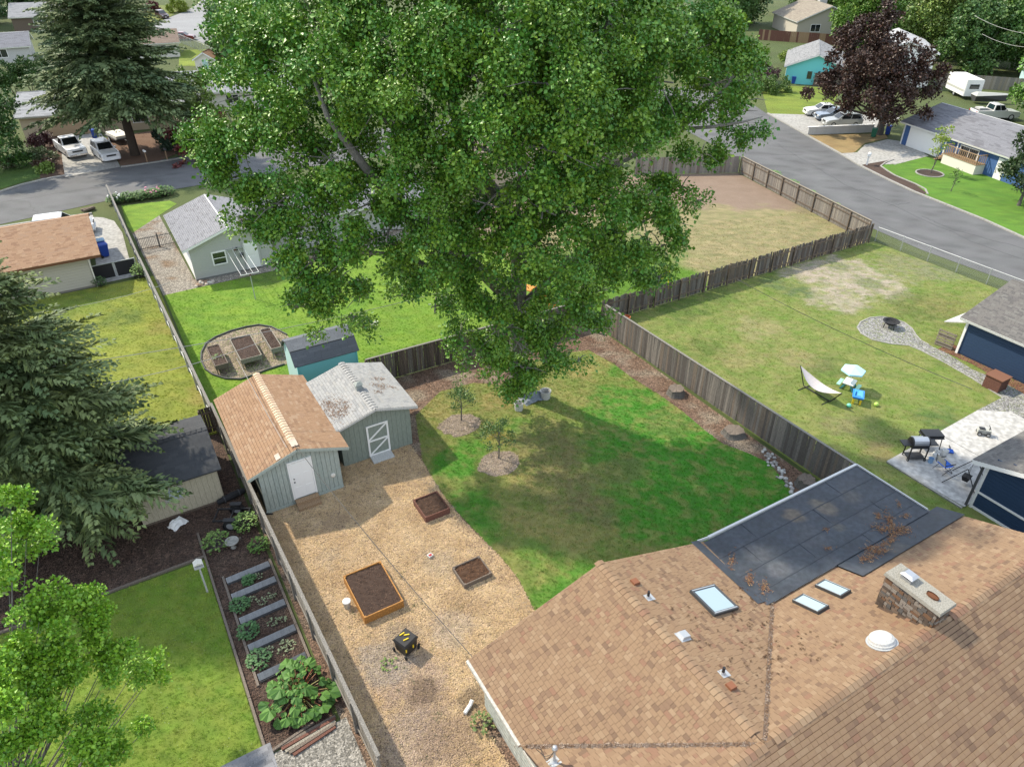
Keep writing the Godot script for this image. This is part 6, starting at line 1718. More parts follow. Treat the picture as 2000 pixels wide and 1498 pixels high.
func north_side():
	# teal shed with a gambrel roof
	var o := thing("teal_shed", "teal painted shed with dark gambrel roof beside the planter patio", "shed")
	var st := st0()
	var prof := pl([Vector2(-1.32, 0.0), Vector2(1.32, 0.0), Vector2(1.32, 2.12), Vector2(0.78, 2.72), Vector2(0, 2.97), Vector2(-0.78, 2.72), Vector2(-1.32, 2.12)])
	prism(st, prof, 6.78, 10.12, Transform3D(Basis(Vector3.FORWARD, Vector3.UP, Vector3.RIGHT), Vector3(0, 0, -35.95)))
	part(o, "wall", st, "teal")
	st = st0()
	prism(st, prof, 6.74, 6.77, Transform3D(Basis(Vector3.FORWARD, Vector3.UP, Vector3.RIGHT), Vector3(0, 0, -35.95)))
	part(o, "gable_sunlit", st, "teal_pale")  # same teal wall, its colour lightened on this side as if sunlit
	var tabs := []
	var dk := [Color(0.20, 0.22, 0.25), Color(0.18, 0.197, 0.225), Color(0.225, 0.245, 0.275), Color(0.19, 0.207, 0.235)]
	st = st0()
	for s in [-1.0, 1.0]:
		for q in [[Vector2(1.4, 2.08), Vector2(0.78, 2.75)], [Vector2(0.78, 2.75), Vector2(0.0, 3.02)]]:
			var a := Vector3(6.6, q[0].y, -35.95 + s * q[0].x); var b := Vector3(6.6, q[1].y, -35.95 + s * q[1].x)
			slab(st, [a, a + Vector3(3.7, 0, 0), b + Vector3(3.7, 0, 0), b], 0.05)
			lay_tabs(tabs, a + Vector3(0, 0.015, 0), Vector3.RIGHT, (b - a).normalized(), rect(0, 0, 3.7, (b - a).length()), 0.142, 0.5, 4)
	part(o, "roof", st, "charcoal")
	set_tabs(o, "shingle", tabs, tones(dk, "tealtab"), "shingle_v", dk, 60)
	piece(o, "corner_trim", Vector3(10.13, 1.05, -34.61), Vector3(0.07, 2.1, 0.07), "teal_house")
	piece(o, "corner_trim", Vector3(6.76, 1.05, -34.61), Vector3(0.07, 2.1, 0.07), "teal_house")
	# planter tables on the oval patio
	raised_bed("narrow standing planter box at the round end of the patio", Vector2(3.45, -40.7), 0.75, 2.55, 0.3, "wood_grey", Color(0.15, 0.10, 0.075), 0.0, 0.4)
	raised_bed("wide standing planter box in the middle of the patio", Vector2(5.15, -40.8), 1.25, 2.9, 0.3, "wood_old", Color(0.13, 0.085, 0.065), 0.0, 0.4)
	raised_bed("narrow standing planter box beside the teal shed", Vector2(6.75, -41.1), 0.66, 2.8, 0.3, "wood_old", Color(0.12, 0.075, 0.055), 0.0, 0.4)
	var pts := []
	for p in [Vector2(2.58, -41.7), Vector2(2.78, -42.62), Vector2(3.25, -43.65), Vector2(3.92, -44.16), Vector2(4.95, -44.49), Vector2(5.94, -44.54), Vector2(6.74, -44.39), Vector2(7.39, -43.68), Vector2(7.97, -42.16)]: pts.append(p)
	strip(self, "patio_edging", pts, 0.07, 0.0, 0.12, "charcoal").set_meta("kind", "structure")
	strip(self, "patio_edging", [Vector2(2.58, -41.7), Vector2(2.59, -40.54), Vector2(2.86, -39.66), Vector2(3.41, -38.82), Vector2(4.17, -38.31), Vector2(4.77, -38.34), Vector2(5.72, -38.56), Vector2(6.82, -38.65)], 0.07, 0.0, 0.12, "charcoal").set_meta("kind", "structure")
	plant("seedling", "sparse green seedlings in the narrow planter at the patio's round end", Vector3(3.45, 0.64, -40.4), 0.3, 0.2, 30, 0.1, Color(0.12, 0.2, 0.06), Color(0.2, 0.28, 0.1))
	# clothes line
	for q in [[7.5, -48.4, "metal clothes-line post standing in mid lawn"], [7.6, -53.4, "metal clothes-line post beside the grey house wall"]]:
		o = thing("clothes_line_post", q[2], "clothes line", Vector3(q[0], 0, q[1]))
		st = st0()
		tube(st, [Vector3(0, 0, 0), Vector3(0, 1.95, 0)], [0.035, 0.03], 10)
		part(o, "post", st, "galv")
		piece(o, "crossarm", Vector3(0, 1.95, 0), Vector3(1.3, 0.05, 0.05), "galv")
		piece(o, "collar", Vector3(0, 1.88, 0), Vector3(0.1, 0.12, 0.1), "rust")
	for k in 4: wire("clothes_line", "white clothes line stretched between the two metal posts", Vector3(6.92 + k * 0.4, 1.98, -48.4), Vector3(7.0 + k * 0.4, 1.98, -53.4), 0.06, 0.012, "white", "clothes lines")
	# iron gate
	o = thing("iron_gate", "dark metal picket gate across the gravel drive", "gate", Vector3(1.65, 0, -61.7), 3)
	for k in 24: piece(o, "picket", Vector3(0.06 + k * 0.125, 0.55, 0), Vector3(0.025, 1.1, 0.025), "charcoal")
	for y in [0.15, 0.98]: piece(o, "rail", Vector3(1.5, y, 0), Vector3(3.0, 0.045, 0.035), "charcoal")
	for x in [-0.05, 1.5, 3.05]: piece(o, "post", Vector3(x, 0.62, 0), Vector3(0.07, 1.24, 0.07), "charcoal")
	# the grey house
	o = thing("grey_sided_house", "house with blue-grey shingles and pale grey siding behind the big tree", "house")
	gable_walls(o, 4.5, 10.3, -61.2, -53.55, 2.6, 3.6, "gap_grey")
	siding(o, Vector2(4.5, -53.55), Vector2(10.3, -53.55), 0.15, 2.6, 0.15, "siding_grey")
	siding(o, Vector2(4.5, -61.2), Vector2(4.5, -53.55), 0.15, 2.6, 0.15, "white")
	st = st0()
	prism(st, pl([Vector2(-2.9, 0), Vector2(2.9, 0), Vector2(0, 1.0)]), 0.0, 0.02, Transform3D(Basis.IDENTITY, Vector3(7.4, 2.6, -53.55)))
	part(o, "gable_siding", st, "siding_grey")
	gable_roof(o, 4.0, 10.8, -61.6, -53.2, 2.55, 3.72, 0.16, "white")
	tabs = []
	var gb := greys(0.30, 1.06)
	gable_tabs(tabs, 4.0, 10.8, -61.6, -53.2, 2.55, 3.72, 0.142, 0.34, 5)
	st = st0()
	box(st, Vector3(17.2, 1.3, -58.5), Vector3(13.8, 2.6, 6.0))
	part(o, "wall", st, "siding_grey")
	siding(o, Vector2(10.3, -55.5), Vector2(24.0, -55.5), 0.15, 2.6, 0.15, "siding_grey")
	gable_roof(o, 10.0, 24.6, -62.0, -55.0, 2.55, 3.75, 0.16, "white", false)
	gable_tabs(tabs, 10.0, 24.6, -62.0, -55.0, 2.57, 3.77, 0.142, 0.34, 5, false)
	set_tabs(o, "shingle", tabs, [], "shingle_v", gb, 0)
	window(o, Vector3(6.42, 1.45, -53.5), Vector3.BACK, 0.95, 0.95, "white", 1)
	window(o, Vector3(12.6, 1.45, -55.44), Vector3.BACK, 1.0, 1.0, "white", 1)
	window(o, Vector3(17.6, 1.45, -55.44), Vector3.BACK, 1.5, 1.1, "white", 1)
	st = st0()
	box(st, Vector3(8.75, 1.2, -53.5), Vector3(0.95, 2.05, 0.05))
	var d := part(o, "door", st, "white")
	for k in 2: piece(d, "panel", Vector3(8.75, 0.72 + k * 0.95, -53.47), Vector3(0.62, 0.75, 0.015), "white")
	st = st0()
	for s in [-0.53, 0.53]: box(st, Vector3(8.75 + s, 1.2, -53.49), Vector3(0.1, 2.15, 0.06))
	part(o, "door_frame", st, "white_worn")
	piece(o, "wall_lamp", Vector3(7.75, 1.9, -53.45), Vector3(0.14, 0.22, 0.12), "charcoal")
	piece(o, "meter_box", Vector3(8.0, 1.35, -53.45), Vector3(0.2, 0.3, 0.12), "charcoal")
	for k in 11:
		rock("weathered stone in the pile at the grey house's corner", Vector3(4.2 + rng.randf() * 1.3, 0.02, -53.2 + rng.randf() * 0.7), Vector3(rng.randf_range(0.2, 0.45), rng.randf_range(0.15, 0.3), rng.randf_range(0.2, 0.4)), mk("rockb%d" % (k % 3), [Color(0.45, 0.4, 0.34), Color(0.3, 0.2, 0.14), Color(0.5, 0.47, 0.42)][k % 3], 0.9), "stones by the grey house", "stone")
	# roadside shrubs
	var i := 0
	for q in [[Vector2(1.22, -74.81), 0.7, "white"], [Vector2(2.3, -74.99), 0.75, ""], [Vector2(3.35, -74.87), 0.8, ""], [Vector2(4.52, -74.85), 0.85, "pink"], [Vector2(5.56, -75.08), 0.9, ""]]:
		var s = plant("flowering_shrub", ["peony shrub with white blooms at the slatted fence end", "round green peony shrub beside the white-bloomed one", "round green peony shrub in the middle of the roadside row", "peony shrub carrying pink blooms in the roadside row", "dense green shrub closing the roadside row by the drive"][i], Vector3(q[0].x, 0, q[0].y), q[1], 1.0, 420, 0.2, Color(0.035, 0.10, 0.02), Color(0.08, 0.17, 0.03), "", "leaf_matte", "shrub")
		if q[2]:
			st = st0()
			for k in 14:
				var a := rng.randf() * TAU
				lathe(st, [Vector2(0, -0.06), Vector2(0.09, 0), Vector2(0.06, 0.07), Vector2(0, 0.08)], 7, Vector3(cos(a) * q[1] * 0.7, 0.6 + rng.randf() * 0.35, sin(a) * q[1] * 0.7))
			part(s, "blooms", st, "flower_" + q[2])
		i += 1
	plant("flower_pot", "single white flowering plant alone on the bright lawn", Vector3(13.4, 0, -40.6), 0.2, 0.3, 40, 0.12, Color(0.6, 0.6, 0.55), Color(0.75, 0.74, 0.7))


func inset(st: SurfaceTool, a: Vector3, b: Vector3, c: Vector3, d: Vector3, u0: float, u1: float, v0: float, v1: float, off: float):
	var n := (b - a).cross(d - a).normalized() * off
	if n.dot((a + b + c + d) * 0.25 - Vector3(0, 1.0, -0.4)) < 0.0: n = -n
	var f := func(u: float, v: float) -> Vector3: return a.lerp(b, u).lerp(d.lerp(c, u), v) + n
	quad(st, f.call(u0, v0), f.call(u1, v0), f.call(u1, v1), f.call(u0, v1))

# a car whose front looks along its local +z
func car(label: String, at: Vector3, turn: float, kind: String, paint: String, group := "") -> Node3D:
	var o := thing({"pickup": "pickup_truck", "suv": "suv", "sedan": "car", "wagon": "car"}[kind], label, {"pickup": "pickup", "suv": "car", "sedan": "car", "wagon": "car"}[kind], at, turn, group)
	var d: Dictionary = {
		"sedan": {"L": 4.7, "W": 0.9, "hood": 0.92, "belt": 0.95, "deck": 1.0, "roof": 1.45, "zb": [-1.75, 1.0], "zt": [-0.95, 0.25], "r": 0.33},
		"wagon": {"L": 4.6, "W": 0.89, "hood": 0.98, "belt": 1.02, "deck": 1.05, "roof": 1.6, "zb": [-2.2, 0.95], "zt": [-1.9, 0.2], "r": 0.34},
		"suv": {"L": 4.65, "W": 0.93, "hood": 1.05, "belt": 1.1, "deck": 1.1, "roof": 1.72, "zb": [-2.2, 0.95], "zt": [-1.9, 0.15], "r": 0.37},
		"pickup": {"L": 5.7, "W": 0.98, "hood": 1.18, "belt": 1.22, "deck": 1.2, "roof": 1.9, "zb": [-0.75, 1.1], "zt": [-0.6, 0.5], "r": 0.4}}[kind]
	var h: float = d.L * 0.5
	var W: float = d.W
	var g := 0.24 if kind != "pickup" else 0.34
	var xf := Transform3D(Basis(Vector3.BACK, Vector3.UP, Vector3.LEFT), Vector3.ZERO)
	var st := st0()
	prism(st, pl([Vector2(-h, g + 0.12), Vector2(-h + 0.08, g), Vector2(h - 0.1, g), Vector2(h, g + 0.15), Vector2(h - 0.02, d.hood * 0.72), Vector2(h - 0.22, d.hood * 0.9), Vector2(d.zb[1] + 0.1, d.hood + 0.03), Vector2(d.zb[0], d.belt), Vector2(-h + 0.12, d.deck), Vector2(-h, d.deck - 0.15)]), -W, W, xf, WHITE, 0.07)
	part(o, "body", st, paint)
	var b: Array = d.zb; var t: Array = d.zt
	var wl := W - 0.05; var wt := W - 0.2
	var lo := [Vector3(-wl, d.belt - 0.03, b[0]), Vector3(wl, d.belt - 0.03, b[0]), Vector3(wl, d.belt - 0.03, b[1]), Vector3(-wl, d.belt - 0.03, b[1])]
	var hi := [Vector3(-wt, d.roof, t[0]), Vector3(wt, d.roof, t[0]), Vector3(wt, d.roof, t[1]), Vector3(-wt, d.roof, t[1])]
	st = st0()
	hexa(st, lo, hi)
	hexa(st, hi, [hi[0] + Vector3(0.12, 0.05, 0.15), hi[1] + Vector3(-0.12, 0.05, 0.15), hi[2] + Vector3(-0.12, 0.05, -0.15), hi[3] + Vector3(0.12, 0.05, -0.15)])
	part(o, "cabin", st, paint)
	st = st0(); inset(st, lo[2], lo[3], hi[3], hi[2], 0.07, 0.93, 0.08, 0.93, 0.012); part(o, "windscreen", st, "car_glass")
	st = st0(); inset(st, lo[0], lo[1], hi[1], hi[0], 0.09, 0.91, 0.12, 0.92, 0.012); part(o, "rear_window", st, "car_glass")
	for s in [[1, 2], [3, 0]]:
		for u in [[0.07, 0.47], [0.52, 0.93]]:
			st = st0(); inset(st, lo[s[0]], lo[s[1]], hi[s[1]], hi[s[0]], u[0], u[1], 0.1, 0.9, 0.012); part(o, "side_window", st, "car_glass")
	if kind == "pickup":
		st = st0()
		box(st, Vector3(0, d.deck + 0.01, -1.75), Vector3(W * 1.66, 0.02, 1.9))
		part(o, "bed", st, "charcoal")
		piece(o, "bed_load", Vector3(0.1, d.deck + 0.12, -1.9), Vector3(1.1, 0.22, 0.9), "white_worn")
		piece(o, "rack_bar", Vector3(0, d.roof + 0.07, -0.1), Vector3(1.5, 0.05, 0.06), "galv")
	for x in [-1.0, 1.0]:
		for z in [-0.6, 0.62]: wheel(o, Vector3(x * (W - 0.1), d.r, z * h), d.r, 0.22)
		piece(o, "headlight", Vector3(x * (W - 0.26), d.hood * 0.72, h - 0.03), Vector3(0.36, 0.14, 0.12), "lamp_clear")
		piece(o, "taillight", Vector3(x * (W - 0.16), d.deck - 0.2, -h + 0.03), Vector3(0.2, 0.22, 0.1), "lamp_red")
		piece(o, "mirror", Vector3(x * (W + 0.05), d.belt + 0.08, b[1] - 0.35), Vector3(0.18, 0.13, 0.1), paint)
	piece(o, "grille", Vector3(0, d.hood * 0.7, h + 0.004), Vector3(W * 1.05, 0.16, 0.05), "black")
	piece(o, "bumper", Vector3(0, g + 0.12, h + 0.02), Vector3(W * 1.7, 0.18, 0.1), paint if kind != "pickup" else "chrome")
	piece(o, "licence_plate", Vector3(0, g + 0.16, h + 0.08), Vector3(0.32, 0.12, 0.01), "white")
	return o

func pole(o: Node, called: String, a: Vector3, b: Vector3, r: float, m):
	var st := st0()
	tube(st, [a, b], [r, r], 8)
	return part(o, called, st, m)

func chain_link(label: String, a: Vector2, b: Vector2, h: float, group := ""):
	var o := thing("chain_link_fence", label, "fence", Vector3(a.x, 0, a.y), 0, group)
	var d2 := b - a
	var L := d2.length()
	var d := Vector3(d2.x, 0, d2.y) / L
	var np := int(L / 2.6) + 1
	for k in np + 1:
		pole(o, "post", d * (k * L / np), d * (k * L / np) + Vector3(0, h + 0.05, 0), 0.03, "galv")
	pole(o, "top_rail", Vector3(0, h, 0), d * L + Vector3(0, h, 0), 0.022, "galv")
	var st := st0()
	var s := 0.14
	var x := -h
	while x < L:
		for dir in [1.0, -1.0]:
			var x0: float = x if dir > 0.0 else x + h
			var x1: float = x0 + dir * h
			var p := Vector3(0, 0.02, 0) + d * clampf(x0, 0, L); var q := Vector3(0, h, 0) + d * clampf(x1, 0, L)
			if x0 < 0.0: p.y = -x0
			if x0 > L: p.y = x0 - L
			if x1 > L: q.y = h - (x1 - L)
			if x1 < 0.0: q.y = h + x1
			if q.y > p.y: tube(st, [p, q], [0.0035, 0.0035], 3, WHITE, false)
		x += s
	part(o, "wire_mesh", st, "galv").set_meta("kind", "stuff")

func east_side():
	var dk := ["fenced0", "fenced1", "fenced3", "fence1", "fence3", "fence0"]
	fence("picket_fence", "ragged leaning grey-brown fence between the bare yard and fire-pit lawn", Vector2(26.4, -33.25), Vector2(53.6, -33.2), 1.6, dk, "", {"side": -1.0, "uneven": 0.07, "lean": 0.028, "w": 0.15, "post": 0.05, "gone": 0.015})
	fence("board_fence", "grey street-side fence with brown posts round the bare yard", Vector2(53.7, -33.4), Vector2(58.1, -52.0), 1.75, ["fencel0", "fencel1", "fence2", "fencel3", "fence0"], "", {"side": 1.0, "w": 0.15, "cap": true, "capmat": "wood_pale"})
	fence("board_fence", "grey fence closing the far end of the bare yard", Vector2(58.0, -52.2), Vector2(48.5, -57.2), 1.75, ["fencel0", "fencel1", "fence2", "fence4"], "", {"side": -1.0, "w": 0.15})
	chain_link("chain-link fence beside the street along the fire-pit lawn", Vector2(54.4, -33.1), Vector2(54.2, -9.5), 1.2)
	for q in [[Vector2(60.2, -49.5), 0.8], [Vector2(59.3, -46.6), 0.9], [Vector2(58.4, -43.4), 0.7], [Vector2(57.6, -40.2), 0.8]]:
		plant("roadside_shrub", "low green shrub growing outside the street-side fence", Vector3(q[0].x, 0, q[0].y), q[1], 0.7, 160, 0.25, Color(0.06, 0.14, 0.02), Color(0.12, 0.22, 0.03), "shrubs along the street-side fence", "leaf", "shrub")
	# yellow sprinkler tripod and orange slide beyond the fence
	var o := thing("tripod_stand", "yellow metal tripod on the green strip behind the ragged fence", "tripod", Vector3(34.0, 0, -35.4))
	for k in 3: pole(o, "leg", Vector3(0, 1.3, 0), Vector3(cos(k * 2.1) * 0.55, 0, sin(k * 2.1) * 0.55), 0.03, "yellow")
	o = thing("play_slide", "orange plastic slide glimpsed through the big tree's leaves", "slide", Vector3(23.6, 0, -37.2), 30)
	var st := st0()
	for k in 8:
		var f := func(i: int) -> Vector3: return Vector3(0, 1.5 - 1.35 * pow(i / 8.0, 0.8), i * 0.26)
		var a: Vector3 = f.call(k); var b: Vector3 = f.call(k + 1)
		quad(st, a + Vector3(-0.3, 0, 0), a + Vector3(0.3, 0, 0), b + Vector3(0.3, 0, 0), b + Vector3(-0.3, 0, 0))
		for s in [-0.3, 0.3]: quad(st, a + Vector3(s, 0, 0), a + Vector3(s * 1.15, 0.2, 0), b + Vector3(s * 1.15, 0.2, 0), b + Vector3(s, 0, 0))
	part(o, "chute", st, "orange")
	for s in [-0.35, 0.35]: piece(o, "leg", Vector3(s, 0.75, -0.05), Vector3(0.08, 1.5, 0.08), "orange")
	piece(o, "platform", Vector3(0, 1.5, -0.4), Vector3(0.8, 0.06, 0.7), "orange")
	# gravel path edging
	var pts := []
	for p in [Vector2(40.09, -23.47), Vector2(40.56, -24.14), Vector2(41.42, -24.53), Vector2(42.45, -24.59), Vector2(43.23, -24.3), Vector2(43.72, -23.76), Vector2(43.82, -22.95), Vector2(43.54, -22.23), Vector2(42.97, -21.55), Vector2(42.59, -20.93), Vector2(42.54, -20.37)]: pts.append(p)
	strip(self, "path_edging", pts, 0.08, 0.0, 0.05, "kerb").set_meta("kind", "structure")
	strip(self, "path_edging", [Vector2(40.09, -23.47), Vector2(40.03, -22.59), Vector2(40.56, -21.68), Vector2(41.37, -20.98), Vector2(41.48, -20.18), Vector2(41.41, -18.61), Vector2(41.13, -16.67), Vector2(40.68, -14.61)], 0.08, 0.0, 0.05, "kerb").set_meta("kind", "structure")
	# fire pit
	o = thing("fire_pit", "round black steel fire pit on the gravel circle", "fire pit", Vector3(42.45, 0.02, -23.1))
	st = st0()
	lathe(st, [Vector2(0, 0.2), Vector2(0.3, 0.24), Vector2(0.42, 0.42), Vector2(0.52, 0.44), Vector2(0.52, 0.47), Vector2(0.4, 0.46), Vector2(0.28, 0.3), Vector2(0, 0.27)], 24)
	part(o, "bowl", st, "black_matte")
	for k in 4: pole(o, "leg", Vector3(cos(k * PI / 2 + 0.4) * 0.38, 0.4, sin(k * PI / 2 + 0.4) * 0.38), Vector3(cos(k * PI / 2 + 0.4) * 0.45, 0, sin(k * PI / 2 + 0.4) * 0.45), 0.025, "black_matte")
	st = st0()
	for k in 7: tube(st, [Vector3(-0.4, 0.475, -0.36 + k * 0.12), Vector3(0.4, 0.475, -0.36 + k * 0.12)], [0.008, 0.008], 5)
	part(o, "grate", st, "charcoal")
	# hammock on its stand
	o = thing("hammock", "grey fabric hammock slung on a black steel stand", "hammock", Vector3(31.9, 0, -20.2), 0)
	var A := Vector3(0.05, 1.15, -1.45); var B := Vector3(-0.05, 1.0, 1.5)
	st = st0()
	for i in 14:
		for j in 5:
			var f := func(a: int, b: int) -> Vector3:
				var t := a / 14.0; var s := b / 5.0 - 0.5
				return A.lerp(B, t) + Vector3(s * 0.85 * sin(t * PI), -0.62 * sin(t * PI) + s * s * 0.5 * sin(t * PI), 0)
			quad(st, f.call(i, j), f.call(i + 1, j), f.call(i + 1, j + 1), f.call(i, j + 1))
	part(o, "sling", st, "hammock_cloth")
	pole(o, "stand_beam", Vector3(0, 0.1, -0.9), Vector3(0, 0.1, 0.95), 0.035, "black")
	pole(o, "stand_arm", Vector3(0, 0.1, -0.9), A, 0.03, "black")
	pole(o, "stand_arm", Vector3(0, 0.1, 0.95), B, 0.03, "black")
	for z in [-0.8, 0.85]: pole(o, "stand_foot", Vector3(-0.55, 0.03, z), Vector3(0.55, 0.03, z), 0.03, "black")
	# toddler table with a parasol
	o = thing("kids_picnic_table", "toddler picnic table with green benches under a pale blue parasol", "table", Vector3(34.0, 0, -19.7), 20)
	piece(o, "table_top", Vector3(0, 0.46, 0), Vector3(0.75, 0.05, 0.6), "white")
	for s in [-0.5, 0.5]: piece(o, "bench", Vector3(0, 0.26, s), Vector3(0.75, 0.05, 0.2), mk("pale_green", Color(0.3, 0.6, 0.45), 0.5))
	for s in [-0.3, 0.3]:
		piece(o, "leg", Vector3(s, 0.22, 0.25), Vector3(0.06, 0.5, 0.08), mk("toy_teal", Color(0.06, 0.28, 0.32), 0.5), Basis(Vector3.RIGHT, -0.5))
		piece(o, "leg", Vector3(s, 0.22, -0.25), Vector3(0.06, 0.5, 0.08), "toy_teal", Basis(Vector3.RIGHT, 0.5))
	pole(o, "parasol_pole", Vector3(0, 0.4, 0), Vector3(0, 1.45, 0), 0.018, "white")
	st = st0()
	for k in 6:
		var a := TAU * k / 6; var e := TAU * (k + 1) / 6
		tri(st, Vector3(0, 1.5, 0), Vector3(cos(a) * 0.66, 1.26, sin(a) * 0.66), Vector3(cos(e) * 0.66, 1.26, sin(e) * 0.66))
		quad(st, Vector3(cos(a) * 0.66, 1.26, sin(a) * 0.66), Vector3(cos(e) * 0.66, 1.26, sin(e) * 0.66), Vector3(cos(e) * 0.67, 1.17, sin(e) * 0.67), Vector3(cos(a) * 0.67, 1.17, sin(a) * 0.67))
	part(o, "parasol", st, "sky_cloth")
	# water table
	o = thing("water_play_table", "blue water play table on yellow legs", "toy table", Vector3(33.3, 0, -18.6), 35)
	st = st0()
	hexa(st, [Vector3(-0.36, 0.36, -0.24), Vector3(0.36, 0.36, -0.24), Vector3(0.36, 0.36, 0.24), Vector3(-0.36, 0.36, 0.24)], [Vector3(-0.44, 0.52, -0.3), Vector3(0.44, 0.52, -0.3), Vector3(0.44, 0.52, 0.3), Vector3(-0.44, 0.52, 0.3)])
	part(o, "basin", st, "blue_toy")
	st = st0()
	box(st, Vector3(0.0, 0.53, 0), Vector3(0.7, 0.012, 0.44))
	part(o, "water", st, mk("toy_water", Color(0.08, 0.35, 0.6), 0.08))
	for q in [Vector2(-0.3, -0.18), Vector2(0.3, -0.18), Vector2(0.3, 0.18), Vector2(-0.3, 0.18)]: piece(o, "leg", Vector3(q.x, 0.18, q.y), Vector3(0.1, 0.38, 0.1), "yellow")
	pole(o, "water_tower", Vector3(-0.25, 0.5, -0.15), Vector3(-0.25, 0.8, -0.15), 0.05, "blue_toy")
	for q in [["mint green play ball beside the water table", Vector3(32.45, 0, -18.45), "mint_toy"], ["lime green play ball lying alone on the grass", Vector3(33.85, 0, -17.75), "lime_toy"]]:
		st = st0()
		var pr := []
		for k in 13: pr.append(Vector2(sin(PI * k / 12.0) * 0.125, 0.125 - cos(PI * k / 12.0) * 0.125))
		lathe(st, pr, 18)
		var bl := part(self, "play_ball", st, q[2])
		bl.position = q[1]
		tag(bl, q[0], "ball")
	# patio
	var con := func(x: float, z: float) -> Color:
		var k := 0.9 + 0.2 * n2(x, z, 0.9)
		return Color(0.56 * k, 0.55 * k, 0.53 * k)
	sheet("patio", pl([Vector2(30.1, -14.35), Vector2(38.2, -14.6), Vector2(39.6, -13.6), Vector2(39.6, -10.4), Vector2(30.25, -10.45)]), 0.09, 0.5, con, "concrete")
	strip(self, "patio_edge", [Vector2(30.15, -10.5), Vector2(30.1, -14.3), Vector2(38.2, -14.55)], 0.12, -0.02, 0.105, "kerb").set_meta("kind", "structure")
	strip(self, "patio_joint", [Vector2(34.4, -14.4), Vector2(34.4, -10.6)], 0.025, 0.088, 0.006, "charcoal").set_meta("kind", "structure")
	# barbecue
	o = thing("gas_grill", "black gas grill with steel lid standing on the patio edge", "grill", Vector3(31.45, 0.09, -13.85), 150)
	for q in [Vector2(-0.42, -0.25), Vector2(0.42, -0.25), Vector2(0.42, 0.25), Vector2(-0.42, 0.25)]: piece(o, "leg", Vector3(q.x, 0.4, q.y), Vector3(0.05, 0.8, 0.05), "black")
	piece(o, "bottom_shelf", Vector3(0, 0.15, 0), Vector3(0.84, 0.04, 0.5), "black")
	piece(o, "firebox", Vector3(0, 0.86, 0), Vector3(0.84, 0.2, 0.52), "black")
	st = st0()
	var half := []
	for k in 9: half.append(Vector2(cos(PI * k / 8.0) * 0.27, sin(PI * k / 8.0) * 0.3))
	prism(st, pl(half), -0.36, 0.36, Transform3D(Basis(Vector3.BACK, Vector3.UP, Vector3.LEFT), Vector3(0, 0.97, 0)))
	var lid := part(o, "lid", st, "steel")
	st = st0()
	for s in [-1.0, 1.0]: prism(st, pl(half), -0.03, 0.03, Transform3D(Basis(Vector3.BACK, Vector3.UP, Vector3.LEFT), Vector3(s * 0.4, 0.97, 0)))
	part(lid, "end_cap", st, "black")
	pole(lid, "handle", Vector3(-0.3, 1.1, 0.31), Vector3(0.3, 1.1, 0.31), 0.018, "chrome")
	for s in [-0.65, 0.65]: piece(o, "side_table", Vector3(s, 0.95, 0), Vector3(0.42, 0.04, 0.48), "black")
	for k in 4: piece(o, "knob", Vector3(-0.3 + k * 0.2, 0.86, 0.28), Vector3(0.05, 0.05, 0.04), "chrome")
	for s in [-0.42, 0.42]: wheel(o, Vector3(s, 0.09, -0.25), 0.09, 0.05)
	o = thing("griddle_cart", "black flat griddle cart beside the gas grill", "griddle", Vector3(32.75, 0.09, -14.0), 150)
	piece(o, "hood", Vector3(0, 0.9, 0), Vector3(0.95, 0.14, 0.6), "black")
	piece(o, "rim", Vector3(0, 0.8, 0), Vector3(1.0, 0.05, 0.65), "charcoal")
	for q in [Vector2(-0.42, -0.25), Vector2(0.42, -0.25), Vector2(0.42, 0.25), Vector2(-0.42, 0.25)]: pole(o, "leg", Vector3(q.x, 0.8, q.y), Vector3(q.x * 1.15, 0, q.y * 1.15), 0.022, "black")
	piece(o, "shelf", Vector3(0, 0.3, 0), Vector3(0.85, 0.03, 0.45), "black")
	piece(o, "handle", Vector3(0, 0.86, 0.36), Vector3(0.6, 0.03, 0.03), "red")
	o = thing("propane_tank", "white propane cylinder standing beside the grill", "gas cylinder", Vector3(32.35, 0.09, -13.3))
	st = st0()
	lathe(st, [Vector2(0.1, 0), Vector2(0.11, 0.05), Vector2(0.15, 0.1), Vector2(0.16, 0.2), Vector2(0.15, 0.3), Vector2(0.09, 0.37), Vector2(0, 0.38)], 18)
	part(o, "cylinder", st, "white")
	st = st0()
	lathe(st, [Vector2(0.1, 0.36), Vector2(0.1, 0.48), Vector2(0.09, 0.48), Vector2(0.09, 0.37)], 14)
	part(o, "collar", st, "white")
	pole(o, "valve", Vector3(0, 0.37, 0), Vector3(0, 0.45, 0), 0.025, "chrome")
	bucket("white bucket with yellowish rim on the patio by the griddle", Vector3(33.0, 0.09, -13.2), 0.14, 0.3, "white")
	o = thing("dust_pan", "blue dustpan with handle lying on the patio", "dustpan", Vector3(33.5, 0.09, -13.2), 40)
	piece(o, "pan", Vector3(0, 0.04, 0), Vector3(0.32, 0.05, 0.26), "blue_cloth")
	piece(o, "handle", Vector3(0.3, 0.06, 0), Vector3(0.34, 0.03, 0.04), "black")
	bucket("light blue pail on the patio under the grill's side table", Vector3(31.85, 0.09, -13.2), 0.13, 0.26, mk("pail_blue", Color(0.25, 0.4, 0.6), 0.6))
	# folding chair
	o = thing("camp_chair", "blue folding camp chair facing the swing frame on the patio", "chair", Vector3(31.75, 0.09, -12.5), 75)
	st = st0()
	quad(st, Vector3(-0.27, 0.44, -0.24), Vector3(0.27, 0.44, -0.24), Vector3(0.27, 0.4, 0.1), Vector3(-0.27, 0.4, 0.1))
	quad(st, Vector3(-0.27, 0.4, 0.1), Vector3(0.27, 0.4, 0.1), Vector3(0.27, 0.45, 0.26), Vector3(-0.27, 0.45, 0.26))
